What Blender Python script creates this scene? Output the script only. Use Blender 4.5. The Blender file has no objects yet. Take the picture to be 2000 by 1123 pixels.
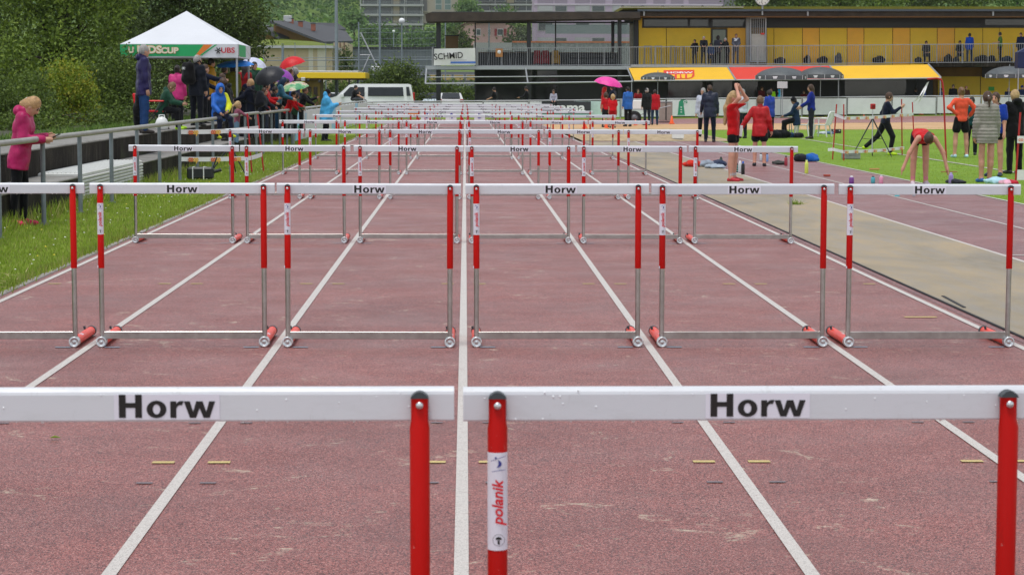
import bpy, math, random
import numpy as np
from mathutils import Matrix, Vector

random.seed(7)
rng = np.random.default_rng(7)
R = math.radians
scene = bpy.context.scene
COL = scene.collection

# ------------------------------------------------------------------ camera
F_PX, CX, CY = 4044.0, 1000.0, 561.5
CAM_H = 1.677
PITCH, YAW, ROLL = R(5.46), R(-1.30), 0.0024
cam_data = bpy.data.cameras.new('camera')
cam_data.sensor_width = 36.0
cam_data.lens = F_PX / 2000.0 * 36.0
cam_data.clip_start = 0.1
cam_data.clip_end = 3000.0
cam_data.dof.use_dof = True
cam_data.dof.focus_distance = 20.0
cam_data.dof.aperture_fstop = 17.0
cam = bpy.data.objects.new('camera', cam_data)
COL.objects.link(cam)
CAM_R = (Matrix.Rotation(YAW, 3, 'Z') @ Matrix.Rotation(R(90) - PITCH, 3, 'X') @ Matrix.Rotation(ROLL, 3, 'Z'))
cam.matrix_world = Matrix.Translation((0, 0, CAM_H)) @ CAM_R.to_4x4()
scene.camera = cam

# ------------------------------------------------------------------ daylight: overcast
world = bpy.data.worlds.new('World')
scene.world = world
world.use_nodes = True
SUN_EL, SUN_AZ = R(76), R(215)
nt = world.node_tree
bg = nt.nodes['Background']
sky = nt.nodes.new('ShaderNodeTexSky')
sky.sky_type = 'NISHITA'
sky.sun_disc = False
sky.sun_elevation = SUN_EL
sky.sun_rotation = SUN_AZ
sky.altitude = 450
sky.air_density = 1.0
sky.dust_density = 0.6
sky.ozone_density = 1.0
hs = nt.nodes.new('ShaderNodeHueSaturation')
hs.inputs['Saturation'].default_value = 0.28
nt.links.new(sky.outputs[0], hs.inputs['Color'])
nt.links.new(hs.outputs[0], bg.inputs[0])
bg.inputs[1].default_value = 0.15

sun_data = bpy.data.lights.new('sun', 'SUN')
sun_data.energy = 1.5
sun_data.angle = R(11)
sun_data.color = (1.0, 0.965, 0.91)
sun = bpy.data.objects.new('sun', sun_data)
COL.objects.link(sun)
sd = Vector((math.sin(SUN_AZ) * math.cos(SUN_EL), math.cos(SUN_AZ) * math.cos(SUN_EL), math.sin(SUN_EL)))
sun.rotation_euler = (-sd).to_track_quat('-Z', 'Y').to_euler()
sun.location = (0, 0, 60)

scene.view_settings.view_transform = 'Standard'
scene.view_settings.look = 'None'
scene.view_settings.exposure = 0.46
scene.view_settings.gamma = 1.0
scene.view_settings.use_curve_mapping = False
scene.cycles.max_bounces = 8
scene.cycles.transparent_max_bounces = 12
scene.cycles.use_denoising = True

# ------------------------------------------------------------------ placing helpers
def ray(x, y):
    return CAM_R @ Vector(((x - CX) / F_PX, -(y - CY) / F_PX, -1.0))

def P(x, y, Y):
    """world point seen at photo pixel x, y that lies Y metres down the track"""
    d = ray(x, y)
    t = Y / d.y
    return Vector((d.x * t, Y, CAM_H + d.z * t))

def XZ(x, y, Y):
    p = P(x, y, Y)
    return p.x, p.z

def G(x, y, z=0.0):
    d = ray(x, y)
    t = (z - CAM_H) / d.z
    return Vector((d.x * t, d.y * t, z))

def clamp(v, a=0.0, b=1.0):
    return a if v < a else b if v > b else v

def gz(X, Y):
    """gentle rise of the ground towards the pavilion"""
    return 0.27 * clamp((X - 7) / 22) * clamp((Y - 68) / 45)

# ------------------------------------------------------------------ materials
MATS = {}

def _lin(c):
    return tuple(((v / 12.92) if v <= 0.04045 else ((v + 0.055) / 1.055) ** 2.4) for v in c)

def hexc(h, k=1.0):
    h = h.lstrip('#')
    c = _lin(tuple(int(h[i:i + 2], 16) / 255 for i in (0, 2, 4)))
    return tuple(v * k for v in c)

def mat(name, color=(0.5, 0.5, 0.5), rough=0.6, metal=0.0, var=0.12, scale=6.0, bump=0.0, bscale=60.0,
        spec=0.4, emit=None, alpha=None, trans=0.0, sss=0.0, sheen=0.0, coat=0.0):
    if name in MATS:
        return MATS[name]
    m = bpy.data.materials.new(name)
    MATS[name] = m
    m.use_nodes = True
    t = m.node_tree
    b = t.nodes['Principled BSDF']
    b.inputs['Roughness'].default_value = rough
    b.inputs['Metallic'].default_value = metal
    b.inputs['Specular IOR Level'].default_value = spec
    b.inputs['Base Color'].default_value = (*color, 1)
    m.diffuse_color = (*color, 1)
    if sheen:
        b.inputs['Sheen Weight'].default_value = sheen
    if coat:
        b.inputs['Coat Weight'].default_value = coat
    if trans:
        b.inputs['Transmission Weight'].default_value = trans
    if emit:
        b.inputs['Emission Color'].default_value = (*color, 1)
        b.inputs['Emission Strength'].default_value = emit
    tc = t.nodes.new('ShaderNodeTexCoord')
    if var:
        n = t.nodes.new('ShaderNodeTexNoise')
        n.inputs['Scale'].default_value = scale
        n.inputs['Detail'].default_value = 6
        n.inputs['Roughness'].default_value = 0.65
        t.links.new(tc.outputs['Object'], n.inputs['Vector'])
        r = t.nodes.new('ShaderNodeMapRange')
        r.inputs['From Min'].default_value = 0.25
        r.inputs['From Max'].default_value = 0.75
        r.inputs['To Min'].default_value = 1 - var
        r.inputs['To Max'].default_value = 1 + var
        t.links.new(n.outputs['Fac'], r.inputs['Value'])
        mx = t.nodes.new('ShaderNodeMix')
        mx.data_type = 'RGBA'
        mx.blend_type = 'MULTIPLY'
        mx.inputs['Factor'].default_value = 1.0
        mx.inputs['A'].default_value = (*color, 1)
        t.links.new(r.outputs[0], mx.inputs['B'])
        t.links.new(mx.outputs['Result'], b.inputs['Base Color'])
        r2 = t.nodes.new('ShaderNodeMapRange')
        r2.inputs['To Min'].default_value = max(0.02, rough - 0.1)
        r2.inputs['To Max'].default_value = min(1, rough + 0.1)
        t.links.new(n.outputs['Fac'], r2.inputs['Value'])
        t.links.new(r2.outputs[0], b.inputs['Roughness'])
    if bump:
        n2 = t.nodes.new('ShaderNodeTexNoise')
        n2.inputs['Scale'].default_value = bscale
        n2.inputs['Detail'].default_value = 4
        t.links.new(tc.outputs['Object'], n2.inputs['Vector'])
        bp = t.nodes.new('ShaderNodeBump')
        bp.inputs['Strength'].default_value = bump
        bp.inputs['Distance'].default_value = 0.02
        t.links.new(n2.outputs['Fac'], bp.inputs['Height'])
        t.links.new(bp.outputs[0], b.inputs['Normal'])
    return m

class NT:
    """small node-tree helper for hand-made materials"""
    def __init__(s, name):
        s.m = bpy.data.materials.new(name)
        MATS[name] = s.m
        s.m.use_nodes = True
        s.t = s.m.node_tree
        s.b = s.t.nodes['Principled BSDF']
        s.tc = s.t.nodes.new('ShaderNodeTexCoord')
    def link(s, a, b):
        s.t.links.new(a, b)
    def mapping(s, sc, src='Object'):
        n = s.t.nodes.new('ShaderNodeMapping')
        n.inputs['Scale'].default_value = sc
        s.link(s.tc.outputs[src], n.inputs['Vector'])
        return n.outputs[0]
    def noise(s, scale, detail=5, rough=0.6, vec=None, dist=0.0):
        n = s.t.nodes.new('ShaderNodeTexNoise')
        n.inputs['Scale'].default_value = scale
        n.inputs['Detail'].default_value = detail
        n.inputs['Roughness'].default_value = rough
        n.inputs['Distortion'].default_value = dist
        s.link(vec if vec is not None else s.tc.outputs['Object'], n.inputs['Vector'])
        return n.outputs['Fac']
    def voro(s, scale, out='Color', vec=None):
        n = s.t.nodes.new('ShaderNodeTexVoronoi')
        n.inputs['Scale'].default_value = scale
        s.link(vec if vec is not None else s.tc.outputs['Object'], n.inputs['Vector'])
        return n.outputs[out]
    def ramp(s, v, stops, interp='LINEAR'):
        n = s.t.nodes.new('ShaderNodeValToRGB')
        cr = n.color_ramp
        cr.interpolation = interp
        while len(cr.elements) < len(stops):
            cr.elements.new(0.5)
        for e, (p, c) in zip(cr.elements, stops):
            e.position = p
            e.color = (*c, 1) if len(c) == 3 else c
        s.link(v, n.inputs[0])
        return n.outputs[0]
    def rng(s, v, a, b, c, d):
        n = s.t.nodes.new('ShaderNodeMapRange')
        for k, x in zip(('From Min', 'From Max', 'To Min', 'To Max'), (a, b, c, d)):
            n.inputs[k].default_value = x
        s.link(v, n.inputs['Value'])
        return n.outputs[0]
    def mix(s, f, a, b, blend='MIX'):
        n = s.t.nodes.new('ShaderNodeMix')
        n.data_type = 'RGBA'
        n.blend_type = blend
        for k, v in (('Factor', f), ('A', a), ('B', b)):
            i = n.inputs[k]
            if hasattr(v, 'is_linked') or hasattr(v, 'node'):
                s.link(v, i)
            elif isinstance(v, (int, float)):
                i.default_value = v if k == 'Factor' else (v, v, v, 1)
            else:
                i.default_value = (*v, 1)
        return n.outputs['Result']
    def math(s, op, a, b=0.5):
        n = s.t.nodes.new('ShaderNodeMath')
        n.operation = op
        for i, v in enumerate((a, b)):
            if isinstance(v, (int, float)):
                n.inputs[i].default_value = v
            else:
                s.link(v, n.inputs[i])
        return n.outputs[0]
    def bump(s, h, strength=0.5, dist=0.01):
        n = s.t.nodes.new('ShaderNodeBump')
        n.inputs['Strength'].default_value = strength
        n.inputs['Distance'].default_value = dist
        s.link(h, n.inputs['Height'])
        s.link(n.outputs[0], s.b.inputs['Normal'])
    def color(s, c):
        s.link(c, s.b.inputs['Base Color'])
    def set(s, k, v):
        if isinstance(v, (int, float)):
            s.b.inputs[k].default_value = v
        else:
            s.link(v, s.b.inputs[k])

# ------------------------------------------------------------------ mesh helpers
class MB:
    """collects shapes, then becomes ONE mesh object"""
    def __init__(s):
        s.v, s.f, s.m, s.sm = [], [], [], []
    def add(s, vs, fs, mi=0, smooth=False):
        o = len(s.v)
        s.v += [tuple(p) for p in vs]
        s.f += [tuple(i + o for i in f) for f in fs]
        s.m += [mi] * len(fs)
        s.sm += [smooth] * len(fs)
        return s
    def box(s, x0, x1, y0, y1, z0, z1, mi=0, M=None):
        vs = [Vector(p) for p in ((x0, y0, z0), (x1, y0, z0), (x1, y1, z0), (x0, y1, z0),
                                  (x0, y0, z1), (x1, y0, z1), (x1, y1, z1), (x0, y1, z1))]
        if M is not None:
            vs = [M @ p for p in vs]
        return s.add(vs, [(3, 2, 1, 0), (4, 5, 6, 7), (0, 1, 5, 4), (1, 2, 6, 5), (2, 3, 7, 6), (3, 0, 4, 7)], mi)
    def rbox(s, x0, x1, y0, y1, z0, z1, r=0.01, mi=0, M=None):
        """box with chamfered edges"""
        cx, cy, cz = (x0 + x1) / 2, (y0 + y1) / 2, (z0 + z1) / 2
        hx, hy, hz = (x1 - x0) / 2, (y1 - y0) / 2, (z1 - z0) / 2
        r = min(r, hx * .9, hy * .9, hz * .9)
        vs, idx = [], {}
        for sx in (-1, 1):
            for sy in (-1, 1):
                for sz in (-1, 1):
                    for a in range(3):
                        h = [hx - r, hy - r, hz - r]
                        h[a] += r
                        idx[(sx, sy, sz, a)] = len(vs)
                        vs.append(Vector((cx + sx * h[0], cy + sy * h[1], cz + sz * h[2])))
        fs = []
        for a in range(3):
            b, c = (a + 1) % 3, (a + 2) % 3
            for sg in (-1, 1):
                q = []
                for (u, w) in ((-1, -1), (1, -1), (1, 1), (-1, 1)):
                    k = [0, 0, 0]; k[a] = sg; k[b] = u; k[c] = w
                    q.append(idx[(*k, a)])
                fs.append(tuple(q) if sg > 0 else tuple(reversed(q)))
            for u in (-1, 1):
                for w in (-1, 1):
                    k0 = [0, 0, 0]; k0[a] = -1; k0[b] = u; k0[c] = w
                    k1 = list(k0); k1[a] = 1
                    q = (idx[(*k0, b)], idx[(*k1, b)], idx[(*k1, c)], idx[(*k0, c)])
                    fs.append(q if u * w < 0 else tuple(reversed(q)))
        for sx in (-1, 1):
            for sy in (-1, 1):
                for sz in (-1, 1):
                    q = tuple(idx[(sx, sy, sz, a)] for a in range(3))
                    fs.append(q if sx * sy * sz > 0 else tuple(reversed(q)))
        if M is not None:
            vs = [M @ p for p in vs]
        return s.add(vs, fs, mi)
    def tube(s, pts, r, n=8, mi=0, caps=True, smooth=True, M=None):
        pts = [Vector(p) for p in pts]
        rs = list(r) if isinstance(r, (list, tuple)) else [r] * len(pts)
        vs, fs = [], []
        prev = None
        for i, p in enumerate(pts):
            if i == 0: d = pts[1] - p
            elif i == len(pts) - 1: d = p - pts[i - 1]
            else: d = (pts[i + 1] - p).normalized() + (p - pts[i - 1]).normalized()
            d.normalize()
            if prev is None:
                u = d.cross(Vector((0, 0, 1)) if abs(d.z) < 0.9 else Vector((0, 1, 0))).normalized()
            else:
                u = (prev - d * prev.dot(d)).normalized()
            prev = u
            w = d.cross(u)
            for k in range(n):
                a = 2 * math.pi * k / n
                vs.append(p + (u * math.cos(a) + w * math.sin(a)) * rs[i])
        for i in range(len(pts) - 1):
            for k in range(n):
                k2 = (k + 1) % n
                fs.append((i * n + k, i * n + k2, (i + 1) * n + k2, (i + 1) * n + k))
        if M is not None:
            vs = [M @ p for p in vs]
        s.add(vs, fs, mi, smooth)
        if caps:
            L = len(pts) - 1
            s.add([vs[k] for k in range(n)], [tuple(reversed(range(n)))], mi)
            s.add([vs[L * n + k] for k in range(n)], [tuple(range(n))], mi)
        return s
    def lathe(s, prof, n=16, mi=0, M=None, smooth=True):
        """profile of (r, z) turned about z"""
        vs, fs = [], []
        for (r, z) in prof:
            for k in range(n):
                a = 2 * math.pi * k / n
                vs.append(Vector((r * math.cos(a), r * math.sin(a), z)))
        for i in range(len(prof) - 1):
            for k in range(n):
                k2 = (k + 1) % n
                fs.append((i * n + k, i * n + k2, (i + 1) * n + k2, (i + 1) * n + k))
        if M is not None:
            vs = [M @ p for p in vs]
        return s.add(vs, fs, mi, smooth)
    def prism(s, poly, y0, y1, mi=0, M=None):
        """polygon in x-z (anticlockwise seen from -y) pushed from y0 to y1"""
        n = len(poly)
        vs = [Vector((x, y0, z)) for x, z in poly] + [Vector((x, y1, z)) for x, z in poly]
        fs = [tuple(range(n)), tuple(reversed(range(n, 2 * n)))]
        fs += [(i, i + n, (i + 1) % n + n, (i + 1) % n) for i in range(n)]
        if M is not None:
            vs = [M @ p for p in vs]
        return s.add(vs, fs, mi)
    def ball(s, c, rx, ry=None, rz=None, n=12, m=8, mi=0, M=None):
        ry = rx if ry is None else ry
        rz = rx if rz is None else rz
        vs, fs = [], []
        for i in range(m + 1):
            t = math.pi * i / m
            for k in range(n):
                a = 2 * math.pi * k / n
                vs.append(Vector((c[0] + rx * math.sin(t) * math.cos(a), c[1] + ry * math.sin(t) * math.sin(a), c[2] - rz * math.cos(t))))
        for i in range(m):
            for k in range(n):
                k2 = (k + 1) % n
                fs.append((i * n + k, i * n + k2, (i + 1) * n + k2, (i + 1) * n + k))
        if M is not None:
            vs = [M @ p for p in vs]
        return s.add(vs, fs, mi, True)
    def quad(s, a, b, c, d, mi=0):
        return s.add([a, b, c, d], [(0, 1, 2, 3)], mi)
    def mesh(s, name, mats):
        me = bpy.data.meshes.new(name)
        me.from_pydata(s.v, [], s.f)
        for mm in (mats if isinstance(mats, (list, tuple)) else [mats]):
            me.materials.append(mm)
        if s.f:
            me.polygons.foreach_set('material_index', s.m)
            me.polygons.foreach_set('use_smooth', s.sm)
        me.validate()
        me.update()
        return me
    def build(s, name, mats, parent=None, M=None):
        return link(name, s.mesh(name, mats), parent, M)

def link(name, data, parent=None, M=None):
    o = bpy.data.objects.new(name, data)
    COL.objects.link(o)
    if parent is not None:
        o.parent = parent
    if M is not None:
        o.matrix_local = M
    return o

def tag(o, label=None, cat=None, group=None, kind=None):
    if label: o['label'] = label
    if cat: o['category'] = cat
    if group: o['group'] = group
    if kind: o['kind'] = kind
    return o

def thing(name, label, cat, loc=(0, 0, 0), rz=0.0, group=None):
    o = bpy.data.objects.new(name, None)
    o.empty_display_size = 0.2
    COL.objects.link(o)
    o.location = loc
    o.rotation_euler = (0, 0, rz)
    return tag(o, label, cat, group)

def copy_tree(o, parent=None):
    c = o.copy()
    COL.objects.link(c)
    c.parent = parent
    for ch in list(o.children):
        copy_tree(ch, c)
    return c

def raw_mesh(name, verts, faces, mats, smooth=False, mi=None):
    """fast mesh from numpy arrays (all faces with the same number of corners)"""
    verts = np.asarray(verts, dtype=np.float32)
    faces = np.asarray(faces, dtype=np.int32)
    me = bpy.data.meshes.new(name)
    k = faces.shape[1]
    me.vertices.add(len(verts))
    me.vertices.foreach_set('co', verts.ravel())
    me.loops.add(faces.size)
    me.loops.foreach_set('vertex_index', faces.ravel())
    me.polygons.add(len(faces))
    me.polygons.foreach_set('loop_start', np.arange(0, faces.size, k, dtype=np.int32))
    if mi is not None:
        me.polygons.foreach_set('material_index', np.asarray(mi, dtype=np.int32))
    me.polygons.foreach_set('use_smooth', np.full(len(faces), smooth))
    for mm in (mats if isinstance(mats, (list, tuple)) else [mats]):
        me.materials.append(mm)
    me.update(calc_edges=True)
    return me

def text_mesh(name, body, size, material, bold=0.0, shear=0.0, sx=1.0, extrude=0.0, align='CENTER'):
    """flat lettering in the x-z plane facing -y"""
    cu = bpy.data.curves.new(name, 'FONT')
    cu.body = body
    cu.size = size
    cu.offset = bold * size
    cu.shear = shear
    cu.extrude = extrude
    cu.align_x = align
    cu.align_y = 'CENTER'
    cu.resolution_u = 4
    ob = bpy.data.objects.new(name, cu)
    me = bpy.data.meshes.new_from_object(ob)
    bpy.data.objects.remove(ob)
    bpy.data.curves.remove(cu)
    me.transform(Matrix.Rotation(R(90), 4, 'X') @ Matrix.Diagonal((sx, 1, 1, 1)))
    me.materials.clear()
    me.materials.append(material)
    me.name = name
    return me
# ================================================================== GROUND AND TRACK
def track_material(name, base, dark, light, granular=True):
    n = NT(name)
    g = n.voro(190, 'Color')
    sep = n.t.nodes.new('ShaderNodeSeparateColor')
    n.link(g, sep.inputs[0])
    c = n.ramp(sep.outputs[0], [(0.0, dark), (0.25, dark), (0.45, base), (0.75, base), (1.0, light)])
    sp = n.noise(170, 3, 0.75)
    c = n.mix(1.0, c, n.ramp(sp, [(0.3, (0.6, 0.6, 0.6)), (0.5, (1, 1, 1)), (0.7, (1.4, 1.38, 1.36))]), 'MULTIPLY')
    big = n.noise(0.55, 6, 0.6)
    c = n.mix(1.0, c, n.ramp(big, [(0.28, (0.78, 0.78, 0.79)), (0.5, (1, 1, 1)), (0.72, (1.14, 1.11, 1.10))]), 'MULTIPLY')
    mid = n.noise(5.0, 6, 0.7)
    c = n.mix(1.0, c, n.ramp(mid, [(0.25, (0.86, 0.86, 0.88)), (0.6, (1.05, 1.04, 1.04))]), 'MULTIPLY')
    # dark damp smears across the lanes
    sm = n.noise(1.0, 5, 0.65, n.mapping((0.8, 1.5, 1)), 1.6)
    c = n.mix(n.rng(sm, 0.54, 0.74, 0.0, 0.38), c, tuple(v * 0.58 for v in base))
    # worn, pale scuffs
    a = n.noise(2.6, 5, 0.75, n.mapping((1.0, 1.3, 1)), 1.2)
    bfine = n.noise(26, 5, 0.8, n.mapping((0.7, 1.6, 1)))
    msk = n.math('MULTIPLY', n.rng(a, 0.60, 0.66, 0, 1), n.rng(bfine, 0.45, 0.58, 0, 1))
    c = n.mix(n.math('MULTIPLY', msk, 0.85), c, (0.56, 0.47, 0.35))
    n.color(c)
    rr = n.rng(n.noise(1.3, 4, 0.6), 0.3, 0.7, 0.36, 0.54)
    n.set('Roughness', rr)
    n.set('Specular IOR Level', 0.48)
    n.bump(n.math('ADD', n.voro(135, 'Distance'), n.noise(300, 2)), 0.45, 0.005)
    return n.m

M_TRACK = track_material('track_rubber', (0.285, 0.090, 0.078), (0.088, 0.032, 0.030), (0.50, 0.245, 0.215))
M_RUNWAY = track_material('runway_rubber', (0.26, 0.100, 0.098), (0.09, 0.040, 0.040), (0.43, 0.23, 0.21))
M_BEND = track_material('bend_rubber', (0.36, 0.16, 0.15), (0.20, 0.085, 0.085), (0.46, 0.26, 0.25))

def line_material(name, col):
    n = NT(name)
    g = n.voro(230, 'Color')
    sep = n.t.nodes.new('ShaderNodeSeparateColor')
    n.link(g, sep.inputs[0])
    c = n.ramp(sep.outputs[0], [(0.0, tuple(v * 0.55 for v in col)), (0.3, tuple(v * 0.9 for v in col)), (1.0, col)])
    w = n.noise(14, 6, 0.75)
    c = n.mix(n.rng(w, 0.55, 0.72, 0, 0.5), c, (0.34, 0.22, 0.20))
    n.color(c)
    n.set('Roughness', 0.55)
    n.bump(n.voro(230, 'Distance'), 0.35, 0.004)
    return n.m

M_LINE = line_material('line_paint', (0.60, 0.56, 0.52))
M_YELLOW = line_material('yellow_paint', (0.62, 0.48, 0.18))
M_BLUE = line_material('blue_paint', (0.20, 0.155, 0.170))
M_BLUE2 = line_material('pale_blue_paint', (0.24, 0.29, 0.36))

def sheet(name, x0, x1, y0, y1, z, m, parent=None, nx=1, ny=1, follow=False, kind='structure'):
    xs = np.linspace(x0, x1, nx + 1); ys = np.linspace(y0, y1, ny + 1)
    vs, fs = [], []
    for yy in ys:
        for xx in xs:
            vs.append((xx, yy, z + (gz(xx, yy) if follow else 0)))
    for j in range(ny):
        for i in range(nx):
            a = j * (nx + 1) + i
            fs.append((a, a + 1, a + nx + 2, a + nx + 1))
    mb = MB(); mb.add(vs, fs)
    o = mb.build(name, m, parent)
    if kind and parent is None:
        o['kind'] = kind
    return o

def turf_material(name, c0, c1, c2):
    n = NT(name)
    f = n.noise(38, 5, 0.75, n.mapping((1, 0.6, 1)))
    c = n.ramp(f, [(0.28, c0), (0.5, c1), (0.72, c2)])
    b = n.noise(0.9, 5, 0.6)
    c = n.mix(1.0, c, n.ramp(b, [(0.3, (0.78, 0.84, 0.7)), (0.7, (1.12, 1.08, 1.0))]), 'MULTIPLY')
    bb = n.noise(0.12, 3, 0.6)
    c = n.mix(1.0, c, n.ramp(bb, [(0.3, (0.86, 0.9, 0.8)), (0.7, (1.08, 1.05, 1.0))]), 'MULTIPLY')
    n.color(c)
    n.set('Roughness', 0.85)
    n.set('Specular IOR Level', 0.2)
    n.bump(f, 0.8, 0.04)
    return n.m

M_TURF = turf_material('infield_turf', (0.135, 0.235, 0.020), (0.205, 0.340, 0.036), (0.26, 0.40, 0.06))
M_BANK = turf_material('bank_turf', (0.135, 0.205, 0.022), (0.215, 0.310, 0.036), (0.29, 0.36, 0.06))
M_MEADOW = turf_material('meadow_turf', (0.055, 0.10, 0.02), (0.10, 0.17, 0.035), (0.15, 0.22, 0.06))

# far ground sheet
o = sheet('ground', -600, 600, -30, 420, -0.06, M_MEADOW)
# grass strip on the left of the lanes
bank = sheet('grass_verge', -5.75, -3.66, -10, 118, -0.004, M_BANK, nx=2, ny=40)
# infield on the right
infield = sheet('infield_lawn', 8.2, 75, 10, 94, -0.006, M_TURF, nx=40, ny=60, follow=True)
# the straight
track = sheet('running_track', -3.76, 3.72, -10, 116, 0.0, M_TRACK)
LX = [-0.0135 + 1.22 * k for k in range(-3, 4)]
for i, x in enumerate(LX):
    sheet('lane_line', x - 0.026, x + 0.026, -10, 115.9, 0.004, M_LINE, track)
# pale edging beside the grass
M_EDGE = mat('edge_concrete', (0.30, 0.28, 0.26), 0.85, var=0.3, scale=9, bump=0.4, bscale=70)
kerb = MB()
kerb.rbox(-3.83, -3.765, -10, 116, -0.03, 0.012, 0.008)
kerb.build('kerb', M_EDGE)['kind'] = 'structure'

def dash(x0, x1, y0, y1, m, name):
    return sheet(name, x0, x1, y0, y1, 0.0045, m, track)

# small yellow and grey-blue setting-out dashes beside every line
for (py, mm, nm, off, ln, th) in ((903, M_YELLOW, 'yellow_mark', 0.075, 0.10, 0.05), (943, M_BLUE, 'blue_mark', 0.10, 0.07, 0.03),
                                  (826, M_BLUE, 'blue_mark', 0.10, 0.06, 0.03), (555, M_YELLOW, 'yellow_mark', 0.085, 0.105, 0.05)):
    Yg = G(908, py).y
    for i, x in enumerate(LX):
        if py > 700 and abs(x) > 2.6: continue
        for sgn in (-1, 1):
            if abs(x) > 3.5 and sgn * x > 0: continue
            a = x + sgn * off; b = x + sgn * (off + ln)
            dash(min(a, b), max(a, b), Yg - th / 2, Yg + th / 2, mm, nm)

# ------------------------------------------------------------------ long-jump side on the right
n = NT('sanded_sheet')
f1 = n.noise(0.6, 6, 0.65, n.mapping((1, 0.45, 1)), 0.8)
c = n.ramp(f1, [(0.3, (0.18, 0.155, 0.118)), (0.45, (0.28, 0.232, 0.16)), (0.58, (0.355, 0.28, 0.18)), (0.72, (0.40, 0.29, 0.16))])
st = n.noise(2.4, 5, 0.7, n.mapping((2.5, 0.35, 1)))
c = n.mix(n.rng(st, 0.42, 0.66, 0, 0.55), c, (0.26, 0.248, 0.23))
fine = n.noise(180, 3, 0.7)
c = n.mix(1.0, c, n.ramp(fine, [(0.3, (0.8, 0.8, 0.8)), (0.7, (1.18, 1.18, 1.18))]), 'MULTIPLY')
n.color(c); n.set('Roughness', 0.8); n.bump(fine, 0.4, 0.006)
M_SANDED = n.m
n = NT('sand')
f1 = n.noise(3.2, 6, 0.7)
c = n.ramp(f1, [(0.3, (0.26, 0.19, 0.105)), (0.5, (0.42, 0.32, 0.19)), (0.75, (0.55, 0.44, 0.29))])
n.color(c); n.set('Roughness', 0.95); n.bump(n.noise(9, 5, 0.7), 0.7, 0.06)
M_SAND = n.m
n = NT('tan_surface')
f1 = n.noise(0.5, 5, 0.6)
c = n.ramp(f1, [(0.3, (0.46, 0.27, 0.12)), (0.7, (0.60, 0.39, 0.20))])
n.color(c); n.set('Roughness', 0.8)
M_TAN = n.m
M_BLACKEDGE = mat('black_rubber', (0.022, 0.022, 0.024), 0.7, var=0.3, scale=12)

jump = sheet('jump_runway', 3.722, 8.21, -10, 67.5, 0.002, M_RUNWAY)
mat_o = sheet('sanded_strip', 3.80, 5.46, 2, 66.5, 0.010, M_SANDED, jump)
e = MB(); e.box(3.782, 3.80, 2, 47, 0.0, 0.014); e.build('rubber_edge', M_BLACKEDGE, jump)
e = MB(); e.box(-.012, .012, -.45, .45, 0.0105, 0.016, M=Matrix.Translation(G(1862, 592)) @ Matrix.Rotation(R(-2.5), 4, 'Z')); e.build('loose_edge', M_BLACKEDGE, jump)
for x, w in ((5.49, 0.026), (6.79, 0.022), (8.26, 0.03)):
    sheet('runway_line', x - w, x + w, -10, 67.4, 0.0065, M_LINE, jump)
sheet('runway_line', 5.52, 9.0, 20.93, 21.0, 0.007, M_LINE, jump)
sheet('board_line', 5.46, 6.8, 66.9, 67.1, 0.0075, M_LINE, jump)
# yellow tick beside the outer line
dash(3.26, 3.50, G(1835, 620).y - 0.03, G(1835, 620).y + 0.03, M_YELLOW, 'yellow_mark')

# uneven sand pit
nx, ny = 40, 70
vs, fs = [], []
for j in range(ny + 1):
    for i in range(nx + 1):
        X = 3.83 + (8.9 - 3.83) * i / nx; Y = 67.5 + (86 - 67.5) * j / ny
        ed = min(i, nx - i, j, ny - j) / 6
        h = 0.012 + 0.11 * min(1, ed) * (0.5 + 0.5 * math.sin(X * 3.1 + math.sin(Y * 1.3)) * math.sin(Y * 2.3 + X)) + 0.03 * random.random() * min(1, ed)
        vs.append((X, Y, h + gz(X, Y)))
for j in range(ny):
    for i in range(nx):
        a = j * (nx + 1) + i
        fs.append((a, a + 1, a + nx + 2, a + nx + 1))
mb = MB(); mb.add(vs, fs, 0, True)
mb.build('sand_pit', M_SAND)['kind'] = 'structure'
sheet('tan_apron', 3.72, 75, 86, 100, 0.003, M_TAN, nx=40, ny=8, follow=True)
bend = sheet('track_bend', 3.72, 75, 100, 116, 0.008, M_BEND, nx=40, ny=10, follow=True)
for yy in (103.5, 106.4, 109.3, 112.2):
    sheet('lane_line', 3.8, 75, yy, yy + 0.06, 0.013, M_LINE, bend, nx=40, ny=1, follow=True)
sheet('far_verge', -6, 75, 115.9, 126, -0.02, M_BANK, nx=40, ny=4, follow=True)

# chalk line on the infield
p0, p1 = G(1600, 277), G(2000, 340)
d = (p1 - p0); d.z = 0; nrm = Vector((-d.y, d.x, 0)).normalized() * 0.045
p1e = p1 + d * 0.3; p0e = p0 - d * 0.15
q = MB(); q.quad(p0e - nrm, p1e - nrm, p1e + nrm, p0e + nrm)
q.v = [(x, y, 0.004 + gz(x, y)) for x, y, z in q.v]
q.build('chalk_line', M_LINE, infield)

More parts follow.
